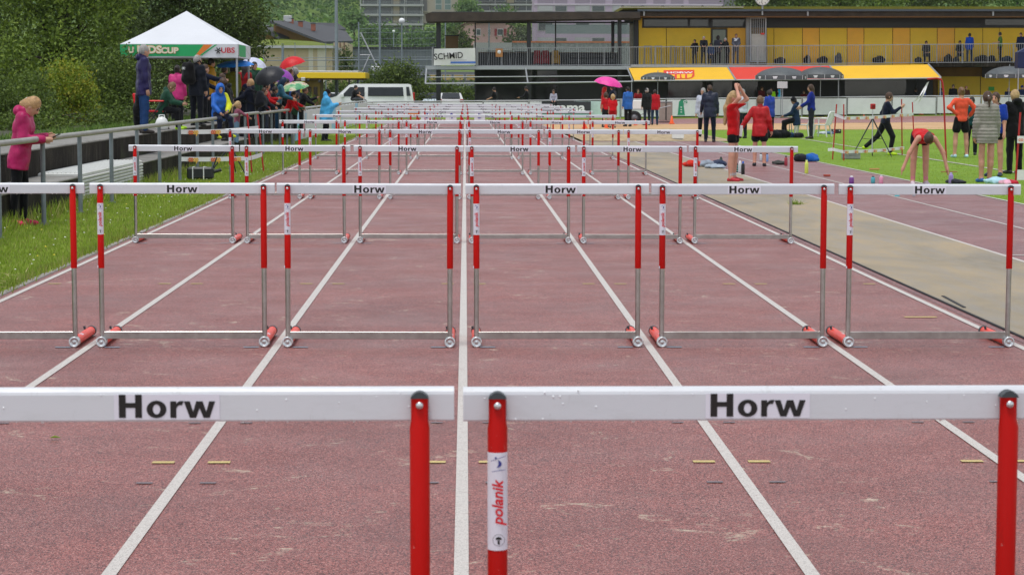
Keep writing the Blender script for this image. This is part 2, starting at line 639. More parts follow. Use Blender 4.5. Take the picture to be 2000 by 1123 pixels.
# ------------------------------------------------------------------ grass blades (stuff)
def blades(name, label, count, fx, hmin, hmax, wid, mats_, z=0.0):
    """fx(rng, n) -> xs, ys; triangles that lean"""
    xs, ys = fx(count)
    n_ = len(xs)
    a = rng.uniform(0, 2 * np.pi, n_); h = rng.uniform(hmin, hmax, n_); ln = rng.uniform(0.1, 0.7, n_) * h
    la = rng.uniform(0, 2 * np.pi, n_)
    zz = np.array([z + gz(x, y) for x, y in zip(xs, ys)])
    b0 = np.stack([xs - np.cos(a) * wid / 2, ys - np.sin(a) * wid / 2, zz], 1)
    b1 = np.stack([xs + np.cos(a) * wid / 2, ys + np.sin(a) * wid / 2, zz], 1)
    tp = np.stack([xs + np.cos(la) * ln, ys + np.sin(la) * ln, zz + h], 1)
    v = np.stack([b0, b1, tp], 1).reshape(-1, 3)
    f = np.arange(n_ * 3).reshape(-1, 3)
    me = raw_mesh(name, v, f, mats_, mi=rng.integers(0, len(mats_), n_))
    o = link(name, me)
    return tag(o, label, 'grass', kind='stuff')

def leafmat(name, c, tr=0.22, rough=0.55):
    if name in MATS: return MATS[name]
    n = NT(name)
    f = n.noise(2.5, 3, 0.6)
    n.color(n.mix(1.0, c, n.ramp(f, [(0.3, (0.75, 0.78, 0.7)), (0.7, (1.2, 1.15, 1.1))]), 'MULTIPLY'))
    n.set('Roughness', rough); n.set('Specular IOR Level', 0.3)
    # leaves let some light through
    tl = n.t.nodes.new('ShaderNodeBsdfTranslucent')
    tl.inputs[0].default_value = (c[0] * 1.3, c[1] * 1.3, c[2] * 0.9, 1)
    mx = n.t.nodes.new('ShaderNodeMixShader')
    mx.inputs[0].default_value = tr
    out = n.t.nodes['Material Output']
    n.link(n.b.outputs[0], mx.inputs[1]); n.link(tl.outputs[0], mx.inputs[2]); n.link(mx.outputs[0], out.inputs[0])
    return n.m

GM = [leafmat('blade_a', (0.165, 0.250, 0.022)), leafmat('blade_b', (0.245, 0.355, 0.036)), leafmat('blade_c', (0.31, 0.41, 0.06)), leafmat('blade_d', (0.30, 0.30, 0.10))]

def verge_xy(c):
    u = rng.uniform(0, 1, c)
    ys = 9 + (75 - 9) * u ** 1.6
    xs = rng.uniform(-5.6, -3.80, c)
    # ragged edge that creeps over the kerb
    return xs + 0.05 * np.sin(ys * 3.0), ys
blades('grass', 'short mown grass on the verge beside the outer lane line', 130000, verge_xy, 0.02, 0.055, 0.009, [GM[0], GM[1], GM[1], GM[2], GM[2], GM[3]])
def edge_xy(c):
    ys = 9 + 80 * rng.uniform(0, 1, c) ** 1.5
    return -3.83 + rng.normal(0, 0.035, c) - 0.02, ys
blades('grass', 'ragged grass tufts along the pale kerb of the track', 14000, edge_xy, 0.03, 0.10, 0.012, GM)
def lawn_xy(c):
    ys = 24 + 66 * rng.uniform(0, 1, c) ** 1.3
    xs = 8.3 + rng.uniform(0, 1, c) * (ys * 0.29 - 2)
    k = xs < 0.30 * ys
    return xs[k], ys[k]
blades('grass', 'mown infield grass around the high jump area', 90000, lawn_xy, 0.012, 0.028, 0.010, GM[1:3])
def tall_xy(c):
    ys = 14 + 60 * rng.uniform(0, 1, c) ** 1.3
    return -5.50 + np.abs(rng.normal(0, 0.10, c)), ys
blades('weeds', 'taller weeds growing along the foot of the concrete steps', 7000, tall_xy, 0.06, 0.26, 0.02, GM)

# daisies and dandelions
def dots(name, label, count, m, r):
    v, f = [], []
    u = rng.uniform(0, 1, count)
    ys = 9 + 55 * u ** 1.5; xs = rng.uniform(-5.5, -3.85, count)
    for x, y in zip(xs, ys):
        h = random.uniform(0.05, 0.09); rr = r * random.uniform(0.7, 1.2)
        o = len(v)
        v += [(x + rr * math.cos(t), y + rr * math.sin(t), h) for t in (0, 1.257, 2.513, 3.77, 5.03)] + [(x, y, h + rr * 0.5)]
        f += [(o + k, o + (k + 1) % 5, o + 5) for k in range(5)]
    o = link(name, raw_mesh(name, v, f, m)); return tag(o, label, 'flowers', kind='stuff')
dots('daisies', 'small white daisies scattered through the verge grass', 260, mat('daisy', (0.75, 0.75, 0.70), 0.8), 0.012)
dots('dandelions', 'small yellow flowers scattered through the verge grass', 110, mat('dandelion', (0.75, 0.60, 0.05), 0.8), 0.013)
# clippings of dry grass at the kerb
v, f = [], []
for k in range(260):
    x = -3.98 + random.gauss(0, 0.10); y = random.choice((13.4, 13.9, 15.5, 17.5)) + random.gauss(0, 0.35); a = random.uniform(0, 3.14); l = random.uniform(0.05, 0.2)
    o = len(v); z = random.uniform(0.05, 0.09)
    v += [(x, y, z), (x + l * math.cos(a), y + l * math.sin(a), z + random.uniform(-.03, .04)), (x + 0.006, y + 0.006, z)]
    f.append((o, o + 1, o + 2))
tag(link('grass_clippings', raw_mesh('grass_clippings', v, f, mat('straw', (0.42, 0.34, 0.17), 0.8))), 'dry straw clippings lying on the grass by the kerb', 'straw', kind='stuff')
# a wisp of weed growing on the sanded strip and a leaf on the track
v, f = [], []
p = G(1556, 401)
for k in range(60):
    a = random.uniform(0, 6.28); l = random.uniform(.05, .16); ox = random.gauss(0, .05); oy = random.gauss(0, .05)
    o = len(v)
    v += [(p.x + ox - .006, p.y + oy, .012), (p.x + ox + .006, p.y + oy, .012), (p.x + ox + l * math.cos(a), p.y + oy + l * math.sin(a), .012 + random.uniform(.03, .09))]
    f.append((o, o + 1, o + 2))
tag(link('weed_tuft', raw_mesh('weed_tuft', v, f, GM[0])), 'small green weed tuft growing on the sanded strip', 'weed')
p = G(108, 859)
mb = MB(); mb.add([(p.x - .03, p.y, .01), (p.x - .005, p.y - .015, .018), (p.x + .03, p.y, .012), (p.x - .005, p.y + .015, .02)], [(0, 1, 2, 3)])
tag(mb.build('fallen_leaf', GM[0]), 'single small green leaf lying on the red track', 'leaf')
# ================================================================== HURDLES
n = NT('hurdle_board_white')
oi = n.t.nodes.new('ShaderNodeObjectInfo')
smg = n.noise(6, 6, 0.75, n.mapping((1.0, 3.0, 4.0)))
fin = n.noise(70, 3, 0.7, n.mapping((1.0, 1.0, 0.25)))
c = n.mix(n.rng(smg, 0.5, 0.72, 0, 0.22), (0.61, 0.63, 0.67), (0.40, 0.40, 0.39))
c = n.mix(n.rng(fin, 0.62, 0.75, 0, 0.35), c, (0.36, 0.35, 0.34))
c = n.mix(1.0, c, n.ramp(oi.outputs['Random'], [(0, (0.92, 0.92, 0.93)), (1, (1.06, 1.06, 1.05))]), 'MULTIPLY')
n.color(c); n.set('Roughness', n.rng(smg, 0.3, 0.7, 0.28, 0.5)); n.bump(n.noise(30, 4), 0.05, 0.004)
M_BOARD = n.m
M_STICK = mat('sticker_white', (0.72, 0.71, 0.79), 0.3, var=0.03)
M_INK = mat('ink_black', (0.012, 0.010, 0.010), 0.45, var=0.0)
n = NT('hurdle_red')
oi = n.t.nodes.new('ShaderNodeObjectInfo')
sc_ = n.noise(26, 5, 0.75, n.mapping((1, 1, 0.3)))
c = n.mix(n.rng(sc_, 0.60, 0.70, 0, 0.5), (0.47, 0.0035, 0.0015), (0.22, 0.012, 0.008))
ch_ = n.noise(48, 4, 0.8)
c = n.mix(n.rng(ch_, 0.68, 0.72, 0, 0.6), c, (0.45, 0.30, 0.26))
c = n.mix(1.0, c, n.ramp(oi.outputs['Random'], [(0, (0.86, 0.86, 0.86)), (1, (1.1, 1.1, 1.1))]), 'MULTIPLY')
n.color(c); n.set('Roughness', n.rng(sc_, 0.3, 0.7, 0.36, 0.55)); n.set('Specular IOR Level', 0.14)
M_RED = n.m
M_FOOT = mat('foot_red', (0.75, 0.055, 0.030), 0.40, var=0.15, scale=25)
M_CHROME = mat('steel_tube', (0.38, 0.365, 0.35), 0.32, metal=1.0, var=0.22, scale=11)
M_STEEL = mat('zinc', (0.62, 0.64, 0.65), 0.34, metal=0.9, var=0.15, scale=30)
M_CAP = mat('cap_grey', (0.045, 0.055, 0.062), 0.5, var=0.1)
M_LOGO = mat('logo_red', (0.62, 0.02, 0.03), 0.4, var=0)
M_NAVY = mat('logo_blue', (0.04, 0.05, 0.24), 0.4, var=0)
M_DROP = mat('water_drop', (0.82, 0.85, 0.88), 0.08, var=0, spec=0.8)

def horw_mesh(h):
    """bold lettering drawn from its outlines; cap height h, centred, in x-z"""
    k = h / 390.0
    mb = MB()
    def poly(pts):
        mb.add([((x - 995) * k, 0, (410 - y) * k) for x, y in pts], [tuple(reversed(range(len(pts))))])
    poly([(200, 213), (315, 213), (315, 602), (200, 602)]); poly([(470, 213), (582, 213), (582, 602), (470, 602)]); poly([(315, 352), (470, 352), (470, 435), (315, 435)])
    N = 24
    for i in range(N):
        a0, a1 = 2 * math.pi * i / N, 2 * math.pi * (i + 1) / N
        cx, cy = 823, 460
        poly([(cx + 165 * math.cos(a0), cy + 147 * math.sin(a0)), (cx + 165 * math.cos(a1), cy + 147 * math.sin(a1)),
              (cx + 62 * math.cos(a1), cy + 84 * math.sin(a1)), (cx + 62 * math.cos(a0), cy + 84 * math.sin(a0))])
    poly([(1050, 325), (1150, 325), (1150, 602), (1050, 602)])
    poly([(1150, 365), (1180, 335), (1215, 320), (1275, 320), (1245, 392), (1205, 390), (1175, 405), (1150, 450)])
    poly([(1275, 325), (1375, 325), (1428, 500), (1475, 602), (1375, 602)])
    poly([(1428, 500), (1480, 325), (1530, 325), (1535, 440), (1475, 602)])
    poly([(1530, 325), (1588, 325), (1645, 500), (1700, 602), (1600, 602), (1535, 440)])
    poly([(1645, 500), (1695, 325), (1795, 325), (1700, 602)])
    return mb.mesh('lettering', M_INK)

BH = 0.5985                   # half of the board length
PX = 0.528                    # post position
HT = 1.067
def make_hurdle(detail):
    root = thing('hurdle', '', 'hurdle')
    # board: 7 cm high, rounded top edge, standing 28 mm deep
    prof = [(-0.012, 0.997), (-0.014, 1.000), (-0.014, 1.052), (-0.012, 1.058), (-0.007, 1.064), (0.0, 1.067), (0.008, 1.065), (0.014, 1.058), (0.014, 0.998), (0.010, 0.996)]
    mb = MB()
    vs = [(-BH, y, z) for y, z in prof] + [(BH, y, z) for y, z in prof]
    n = len(prof)
    fs = [(i, (i + 1) % n, (i + 1) % n + n, i + n) for i in range(n)]
    mb.add(vs, [tuple(reversed(f)) for f in fs], 0, False)
    mb.add([vs[i] for i in range(n)], [tuple(range(n))]); mb.add([vs[n + i] for i in range(n)], [tuple(reversed(range(n)))])
    board = mb.build('board', M_BOARD, root)
    st = MB(); st.box(-0.108, 0.108, -0.0152, -0.0142, 1.0015, 1.0535)
    stk = st.build('sticker', M_STICK, board)
    lt = link('lettering', HORW, board); lt.location = (0, -0.0160, 1.0290)
    if detail:
        dr = MB()
        for k in range(46):
            x = random.uniform(-BH + .02, BH - .02)
            if abs(x) < 0.12: continue
            z = random.choice((0.9965, 0.9965, random.uniform(1.03, 1.062), random.uniform(1.0, 1.06)))
            r_ = random.uniform(0.0012, 0.0026) if z > 0.998 else random.uniform(0.002, 0.0035)
            dr.ball((x, -0.0142 if z > 0.998 else -0.008, z), r_, r_ * 0.5, r_ * 1.1, 6, 4)
        dr.build('rain_drops', M_DROP, board)['kind'] = 'stuff'
    for sx in (-1, 1):
        x = sx * PX
        up = MB()
        nn = 14 if detail else 8
        # sleeve pressed flat where it holds the board
        ring = []
        for (z, rx, ry, oy) in ((0.515, 0.0205, 0.0205, -0.034), (0.985, 0.0205, 0.0205, -0.034), (1.0, 0.0180, 0.013, -0.029), (1.047, 0.0180, 0.013, -0.029)):
            ring.append([(x + rx * math.cos(2 * math.pi * k / nn), oy + ry * math.sin(2 * math.pi * k / nn), z) for k in range(nn)])
        vv = [p for r_ in ring for p in r_]
        ff = [(j * nn + k, j * nn + (k + 1) % nn, (j + 1) * nn + (k + 1) % nn, (j + 1) * nn + k) for j in range(3) for k in range(nn)]
        up.add(vv, ff, 0, True)
        up.add(ring[0], [tuple(reversed(range(nn)))])
        post = up.build('post', M_RED, root)
        cp = MB()
        cp.prism([(x - .0184, 1.047), (x + .0184, 1.047), (x + .0150, 1.0535), (x + .007, 1.0595), (x, 1.061), (x - .007, 1.0595), (x - .0150, 1.0535)], -0.0425, -0.0150)
        cp.build('end_cap', M_CAP, post)
        bo = MB(); bo.ball((x, -0.043, 1.033), 0.0078, 0.004, 0.0078, 12, 6)
        bo.build('bolt', M_STEEL, post)
        if sx < 0:
            sk = MB()
            z0, z1 = 0.735, 0.938
            m_ = 10
            vv = []
            for z in (z0, z1):
                for k in range(m_ + 1):
                    a = R(180 + 12 + 156 * k / m_)
                    vv.append((x + 0.0211 * math.cos(a), -0.034 + 0.0211 * math.sin(a), z))
            sk.add(vv, [(k, k + 1, k + m_ + 2, k + m_ + 1) for k in range(m_)], 0, True)
            s_o = sk.build('sticker', M_STICK, post)
            lg = link('lettering', POLANIK, s_o)
            lg.matrix_local = Matrix.Translation((x + 0.001, -0.0562, 0.834)) @ Matrix.Rotation(R(-90), 4, 'Y')
            em = MB()
            N = 8
            for i in range(N):
                a0, a1 = R(-80 + 140 * i / N), R(-80 + 140 * (i + 1) / N)
                w0, w1 = 0.0035 * math.sin(math.pi * (i + .3) / (N + .6)), 0.0035 * math.sin(math.pi * (i + 1.3) / (N + .6))
                em.quad((x + 0.009 * math.cos(a0) - w0 - .004, -0.0562, 0.916 + .009 * math.sin(a0)), (x + 0.009 * math.cos(a0) + w0 - .004, -0.0562, 0.916 + .009 * math.sin(a0)),
                        (x + 0.009 * math.cos(a1) + w1 - .004, -0.0562, 0.916 + .009 * math.sin(a1)), (x + 0.009 * math.cos(a1) - w1 - .004, -0.0562, 0.916 + .009 * math.sin(a1)))
            em.ball((x - .004, -0.0558, 0.928), 0.0022, 0.0006, 0.0022, 6, 4)
            for (xa, za, xb, zb) in ((-.014, .921, .016, .931), (-.012, .899, .016, .903)):
                em.quad((x + xa, -.0561, za), (x + xb, -.0561, zb), (x + xb, -.0561, zb + .0011), (x + xa, -.0561, za + .0011))
            em.build('emblem', M_NAVY, s_o)
            ba = MB()
            for i in range(16):
                a0, a1 = 2 * math.pi * i / 16, 2 * math.pi * (i + 1) / 16
                ba.quad(*[(x + .002 + r_ * math.cos(a), -.0561, .757 + r_ * math.sin(a)) for r_, a in ((.0118, a0), (.0125, a0), (.0125, a1), (.0118, a1))])
            ba.add([(x + .002 + .0065 * math.cos(a), -.0561, .758 + .006 * math.sin(a)) for a in [math.pi * i / 8 for i in range(9)]], [tuple(reversed(range(9)))])
            ba.quad((x, -.0561, .748), (x + .004, -.0561, .748), (x + .004, -.0561, .757), (x, -.0561, .757))
            ba.build('badge', M_INK, s_o)
            tg = MB(); tg.box(x - .0215, x - .0165, -.052, -.036, .517, .532)
            tg.build('size_tag', M_STICK, post)
        # steel tube below, pushed into the sleeve
        tb = MB(); tb.tube([(x, -0.034, 0.045), (x, -0.034, 0.56)], 0.0165, nn)
        tb.build('upright', M_CHROME, root)
        # foot: red tube with a zinc collar and end disc
        ft = MB()
        n2 = 16 if detail else 10
        ft.tube([(x, -0.028, 0.036), (x, 0.560, 0.036)], 0.0305, n2)
        foot = ft.build('foot', M_FOOT, root)
        dc = MB()
        Mx = Matrix.Translation((x, -0.082, 0.036)) @ Matrix.Rotation(R(-90), 4, 'X')
        dc.lathe([(0.0, -.001), (0.006, -.002), (0.008, 0.001), (0.011, 0.004), (0.023, 0.004), (0.026, -0.004), (0.034, -0.004), (0.0355, 0.0), (0.0355, 0.045), (0.0305, 0.048), (0.0305, 0.06)], n2, 0, Mx)
        dc.build('collar', M_STEEL, foot)
        ec = MB(); ec.lathe([(0.033, 0.0), (0.034, 0.003), (0.034, 0.035), (0.029, 0.042), (0.0, 0.043)], n2, 0, Matrix.Translation((x, 0.545, 0.036)) @ Matrix.Rotation(R(-90), 4, 'X'))
        ec.build('end_cap', M_CAP, foot)
        wl = MB()
        for k in range(3):
            pass
        a0, a1 = R(50), R(100)
        vv = [(x + .0309 * math.cos(a), y, .036 + .0309 * math.sin(a)) for y in (.12, .17) for a in (a0, (a0 + a1) / 2, a1)]
        wl.add(vv, [(0, 1, 4, 3), (1, 2, 5, 4)])
        wl.build('sticker', M_STICK, foot)
        kn = MB(); kn.tube([(x - .02, 0.44, 0.06), (x - .026, 0.44, 0.082)], 0.008, 8); kn.build('lever', M_CAP, foot)
    cb = MB(); cb.rbox(-PX + 0.012, PX - 0.012, -0.043, -0.025, 0.052, 0.100, 0.002)
    cb.build('crossbar', M_CHROME, root)
    return root

HORW = horw_mesh(0.0482)
POLANIK = text_mesh('lettering', 'polanik', 0.0315, M_LOGO, bold=0.024, shear=0.22)

near = make_hurdle(True)
far = make_hurdle(False)
ROW_Y = [4.245] + [13.50 + 9.14 * k for k in range(9)]
ROW_WORD = ['first', 'second', 'third', 'fourth', 'fifth', 'sixth', 'seventh', 'eighth', 'ninth', 'tenth']
LANE_WORD = ['outermost lane beside the grass verge', 'second lane from the grass verge', 'third lane from the grass verge',
             'fourth lane from the grass verge', 'fifth lane from the grass verge', 'lane beside the sanded strip']
used = {True: False, False: False}
for r, Y in enumerate(ROW_Y):
    for k in range(6):
        if r == 0 and k not in (2, 3): continue
        det = r < 2
        src = near if det else far
        o = src if not used[det] else copy_tree(src)
        used[det] = True
        xc = (LX[k] + LX[k + 1]) / 2
        jx, ja = random.uniform(-0.006, 0.006), random.uniform(-0.012, 0.012)
        if r == 0: jx = 0.004 if k == 2 else 0.0; ja = 0
        o.location = (xc + jx, Y + random.uniform(-.02, .02), 0.0)
        o.rotation_euler = (0, 0, ja)
        o.rotation_euler[1] = random.uniform(-.0025, .0025)
        lj, lr_ = random.gauss(0, .010), random.gauss(0, .006)
        for ch in o.children:
            if ch.name.startswith('board'):
                for c2 in ch.children:
                    if c2.name.startswith(('lettering', 'sticker')):
                        zc = 1.0285 if c2.name.startswith('sticker') else 0
                        c2.location.x += lj
                        if c2.name.startswith('lettering'): c2.rotation_euler[1] = lr_
        if r == 0:
            o['label'] = ('cropped foreground hurdle with only its right post in view' if k == 2 else 'foreground hurdle with both red posts and the full bar in view')
        elif r == 9 and False:
            pass
        else:
            o['label'] = 'white bar red post hurdle, %s row from the camera, %s' % (ROW_WORD[r], LANE_WORD[k])
        o['group'] = 'hurdles standing in rows across the six lanes'

# blue setting marks where the hurdle feet stand
for r in (1, 2):
    for k in range(6):
        xc = (LX[k] + LX[k + 1]) / 2
        for a, b in ((-0.50, -0.40), (0.40, 0.50)):
            dash(xc + a, xc + b, ROW_Y[r] - 0.10, ROW_Y[r] - 0.06, M_BLUE2, 'blue_mark')
# ================================================================== PEOPLE: one continuous body grown from a signed distance field
def surface_nets(D, org, h):
    S = D < 0
    nx, ny, nz = D.shape
    C = [(i, j, k) for i in (0, 1) for j in (0, 1) for k in (0, 1)]
    def sub(A, c):
        return A[c[0]:nx - 1 + c[0], c[1]:ny - 1 + c[1], c[2]:nz - 1 + c[2]]
    cnt = np.zeros((nx - 1, ny - 1, nz - 1), np.float32)
    acc = np.zeros((nx - 1, ny - 1, nz - 1, 3), np.float32)
    for a in range(8):
        for b in range(a + 1, 8):
            ca, cb = C[a], C[b]
            if sum(abs(p - q) for p, q in zip(ca, cb)) != 1: continue
            m = sub(S, ca) != sub(S, cb)
            if not m.any(): continue
            da, db = sub(D, ca)[m], sub(D, cb)[m]
            t = da / (da - db)
            pos = np.array(ca, np.float32) + t[:, None] * (np.array(cb, np.float32) - np.array(ca, np.float32))
            acc[m] += pos
            cnt[m] += 1
    act = cnt > 0
    idx = -np.ones(act.shape, np.int64)
    ijk = np.argwhere(act)
    idx[act] = np.arange(len(ijk))
    V = org + h * (ijk + acc[act] / cnt[act][:, None])
    F = []
    for ax in range(3):
        b, c = (ax + 1) % 3, (ax + 2) % 3
        s0 = [slice(1, -1)] * 3; s1 = [slice(1, -1)] * 3
        s0[ax] = slice(0, -1); s1[ax] = slice(1, None)
        a0, a1 = S[tuple(s0)], S[tuple(s1)]
        e = np.argwhere(a0 != a1)
        if not len(e): continue
        flip = a0[tuple(e.T)]
        base = e.copy(); base[:, b] += 1; base[:, c] += 1
        q = []
        for (db, dc) in ((-1, -1), (0, -1), (0, 0), (-1, 0)):
            p = base.copy(); p[:, b] += db; p[:, c] += dc
            q.append(idx[tuple(p.T)])
        q = np.stack(q, 1)
        q[~flip] = q[~flip][:, ::-1]
        F.append(q)
    F = np.concatenate(F) if F else np.zeros((0, 4), np.int64)
    return V, F[(F >= 0).all(1)]

def smin(a, b, k):
    h = np.clip(0.5 + 0.5 * (b - a) / k, 0, 1)
    return b + (a - b) * h - k * h * (1 - h)

def sdf_mesh(name, prims, mats_, h, k=0.03, cuts=(), wobble=0.0, extra=None, keep=None):
    """prims: ('c', a, b, ra, rb) tapered capsules or ('e', centre, radii, rot3) ellipsoids"""
    lo = np.full(3, 1e9); hi = -lo
    for p in prims:
        if p[0] == 'c':
            r = max(p[3], p[4])
            for q in (p[1], p[2]):
                lo = np.minimum(lo, np.array(q) - r); hi = np.maximum(hi, np.array(q) + r)
        else:
            r = max(p[2])
            lo = np.minimum(lo, np.array(p[1]) - r); hi = np.maximum(hi, np.array(p[1]) + r)
    lo -= 2.5 * h + 0.012; hi += 2.5 * h + 0.012
    n_ = np.maximum(4, np.ceil((hi - lo) / h).astype(int) + 1)
    ax = [lo[i] + h * np.arange(n_[i]) for i in range(3)]
    D = np.full(n_, 9.0, np.float32)
    pad = 0.07 + 2 * h
    for p in prims:
        if p[0] == 'c':
            r = max(p[3], p[4]) + pad
            l = np.minimum(p[1], p[2]) - r; u = np.maximum(p[1], p[2]) + r
        else:
            r = max(p[2]) + pad
            l = np.array(p[1]) - r; u = np.array(p[1]) + r
        i0 = np.clip(np.floor((l - lo) / h).astype(int), 0, n_); i1 = np.clip(np.ceil((u - lo) / h).astype(int) + 1, 0, n_)
        sl = tuple(slice(a, b) for a, b in zip(i0, i1))
        gx, gy, gzz = np.meshgrid(*[ax[i][sl[i]] for i in range(3)], indexing='ij')
        Q = np.stack([gx, gy, gzz], -1)
        if p[0] == 'c':
            a = np.array(p[1]); ba = np.array(p[2]) - a
            pa = Q - a
            t = np.clip((pa @ ba) / max(1e-9, ba @ ba), 0, 1)
            d = np.linalg.norm(pa - t[..., None] * ba, axis=-1) - (p[3] + (p[4] - p[3]) * t)
        else:
            q = Q - np.array(p[1])
            if len(p) > 3 and p[3] is not None:
                q = q @ p[3]
            rr = np.array(p[2])
            k0 = np.linalg.norm(q / rr, axis=-1); k1 = np.linalg.norm(q / rr ** 2, axis=-1)
            d = k0 * (k0 - 1) / np.maximum(k1, 1e-6)
        D[sl] = smin(D[sl], d, k)
    gx, gy, gzz = np.meshgrid(*ax, indexing='ij')
    if wobble:
        D += wobble * (np.sin(gx * 23 + gzz * 15 + 1.3) * np.sin(gy * 21 - gzz * 12) + 0.6 * np.sin(gzz * 29 + gx * 37) * np.sin(gx * 33 + gy * 19 - gzz * 9))
    for cfun in cuts:
        D = np.maximum(D, cfun(gx, gy, gzz))
    V, F = surface_nets(D, lo, h)
    # relax once so that no voxel steps show
    if len(F):
        for _ in range(1):
            s = np.zeros_like(V); c = np.zeros(len(V))
            for j in range(4):
                a, b = F[:, j], F[:, (j + 1) % 4]
                np.add.at(s, a, V[b]); np.add.at(c, a, 1); np.add.at(s, b, V[a]); np.add.at(c, b, 1)
            V = V * 0.5 + 0.5 * s / np.maximum(c, 1)[:, None]
    mi = np.zeros(len(F), np.int32)
    if extra is not None and extra.v:
        o = len(V)
        ev = np.array(extra.v); ef, em = [], []
        for f, m_ in zip(extra.f, extra.m):
            if len(f) == 4: ef.append(f); em.append(m_)
            elif len(f) == 3: ef.append((f[0], f[1], f[2], f[2])); em.append(m_)
            else:
                for q in range(1, len(f) - 1, 2):
                    ef.append((f[0], f[q], f[q + 1], f[min(q + 2, len(f) - 1)])); em.append(m_)
        ef = np.array(ef)
        tri = ef[:, 2] == ef[:, 3]
        ef = ef[~tri]; em = np.array(em)[~tri]
        V = np.concatenate([V, ev]); F = np.concatenate([F, ef + o]); mi = np.concatenate([mi, em])
    return raw_mesh(name, V, F, mats_, True, mi)

SKIN = {'fair': (0.52, 0.29, 0.20), 'rosy': (0.55, 0.27, 0.19), 'tan': (0.36, 0.19, 0.12), 'brown': (0.19, 0.095, 0.06)}
HAIR = {'blond': (0.42, 0.28, 0.13), 'strawberry': (0.40, 0.24, 0.11), 'brown': (0.060, 0.030, 0.016), 'dark': (0.018, 0.012, 0.010), 'grey': (0.30, 0.29, 0.28), 'red': (0.26, 0.09, 0.04), 'light_brown': (0.15, 0.08, 0.038)}
M_EYE = mat('eye_dark', (0.02, 0.015, 0.012), 0.3, var=0)
M_LIP = mat('lip', (0.40, 0.13, 0.11), 0.5, var=0)

def cloth(c, kind='fabric'):
    if isinstance(c, str): c = hexc(c)
    key = 'cloth_%s_%s' % (kind, '_'.join('%03d' % int(v * 999) for v in c))
    if kind == 'shell':
        return mat(key, c, 0.48, var=0.22, scale=7, bump=0.8, bscale=10, spec=0.35)
    if kind == 'denim':
        return mat(key, c, 0.9, var=0.30, scale=9, bump=0.5, bscale=18, spec=0.1)
    return mat(key, c, 0.85, var=0.24, scale=8, bump=0.8, bscale=12, spec=0.15, sheen=0.1)

def dirv(side, a, b):
    a, b = R(a), R(b)
    return np.array((side * math.sin(b), math.cos(b) * math.sin(a), -math.cos(b) * math.cos(a)))

TI = {'jacket': .026, 'puffer': .036, 'tee': .017, 'long': .015, 'tank': .011, 'poncho': .05}
STAND = dict(lean=2, hp=5, hy=0, aL=(4, 8, 12, 4), aR=(4, 8, 12, 4), lL=(1, 3, -2), lR=(1, 3, -2))
def pose(**k):
    d = dict(STAND); d.update(k); return d

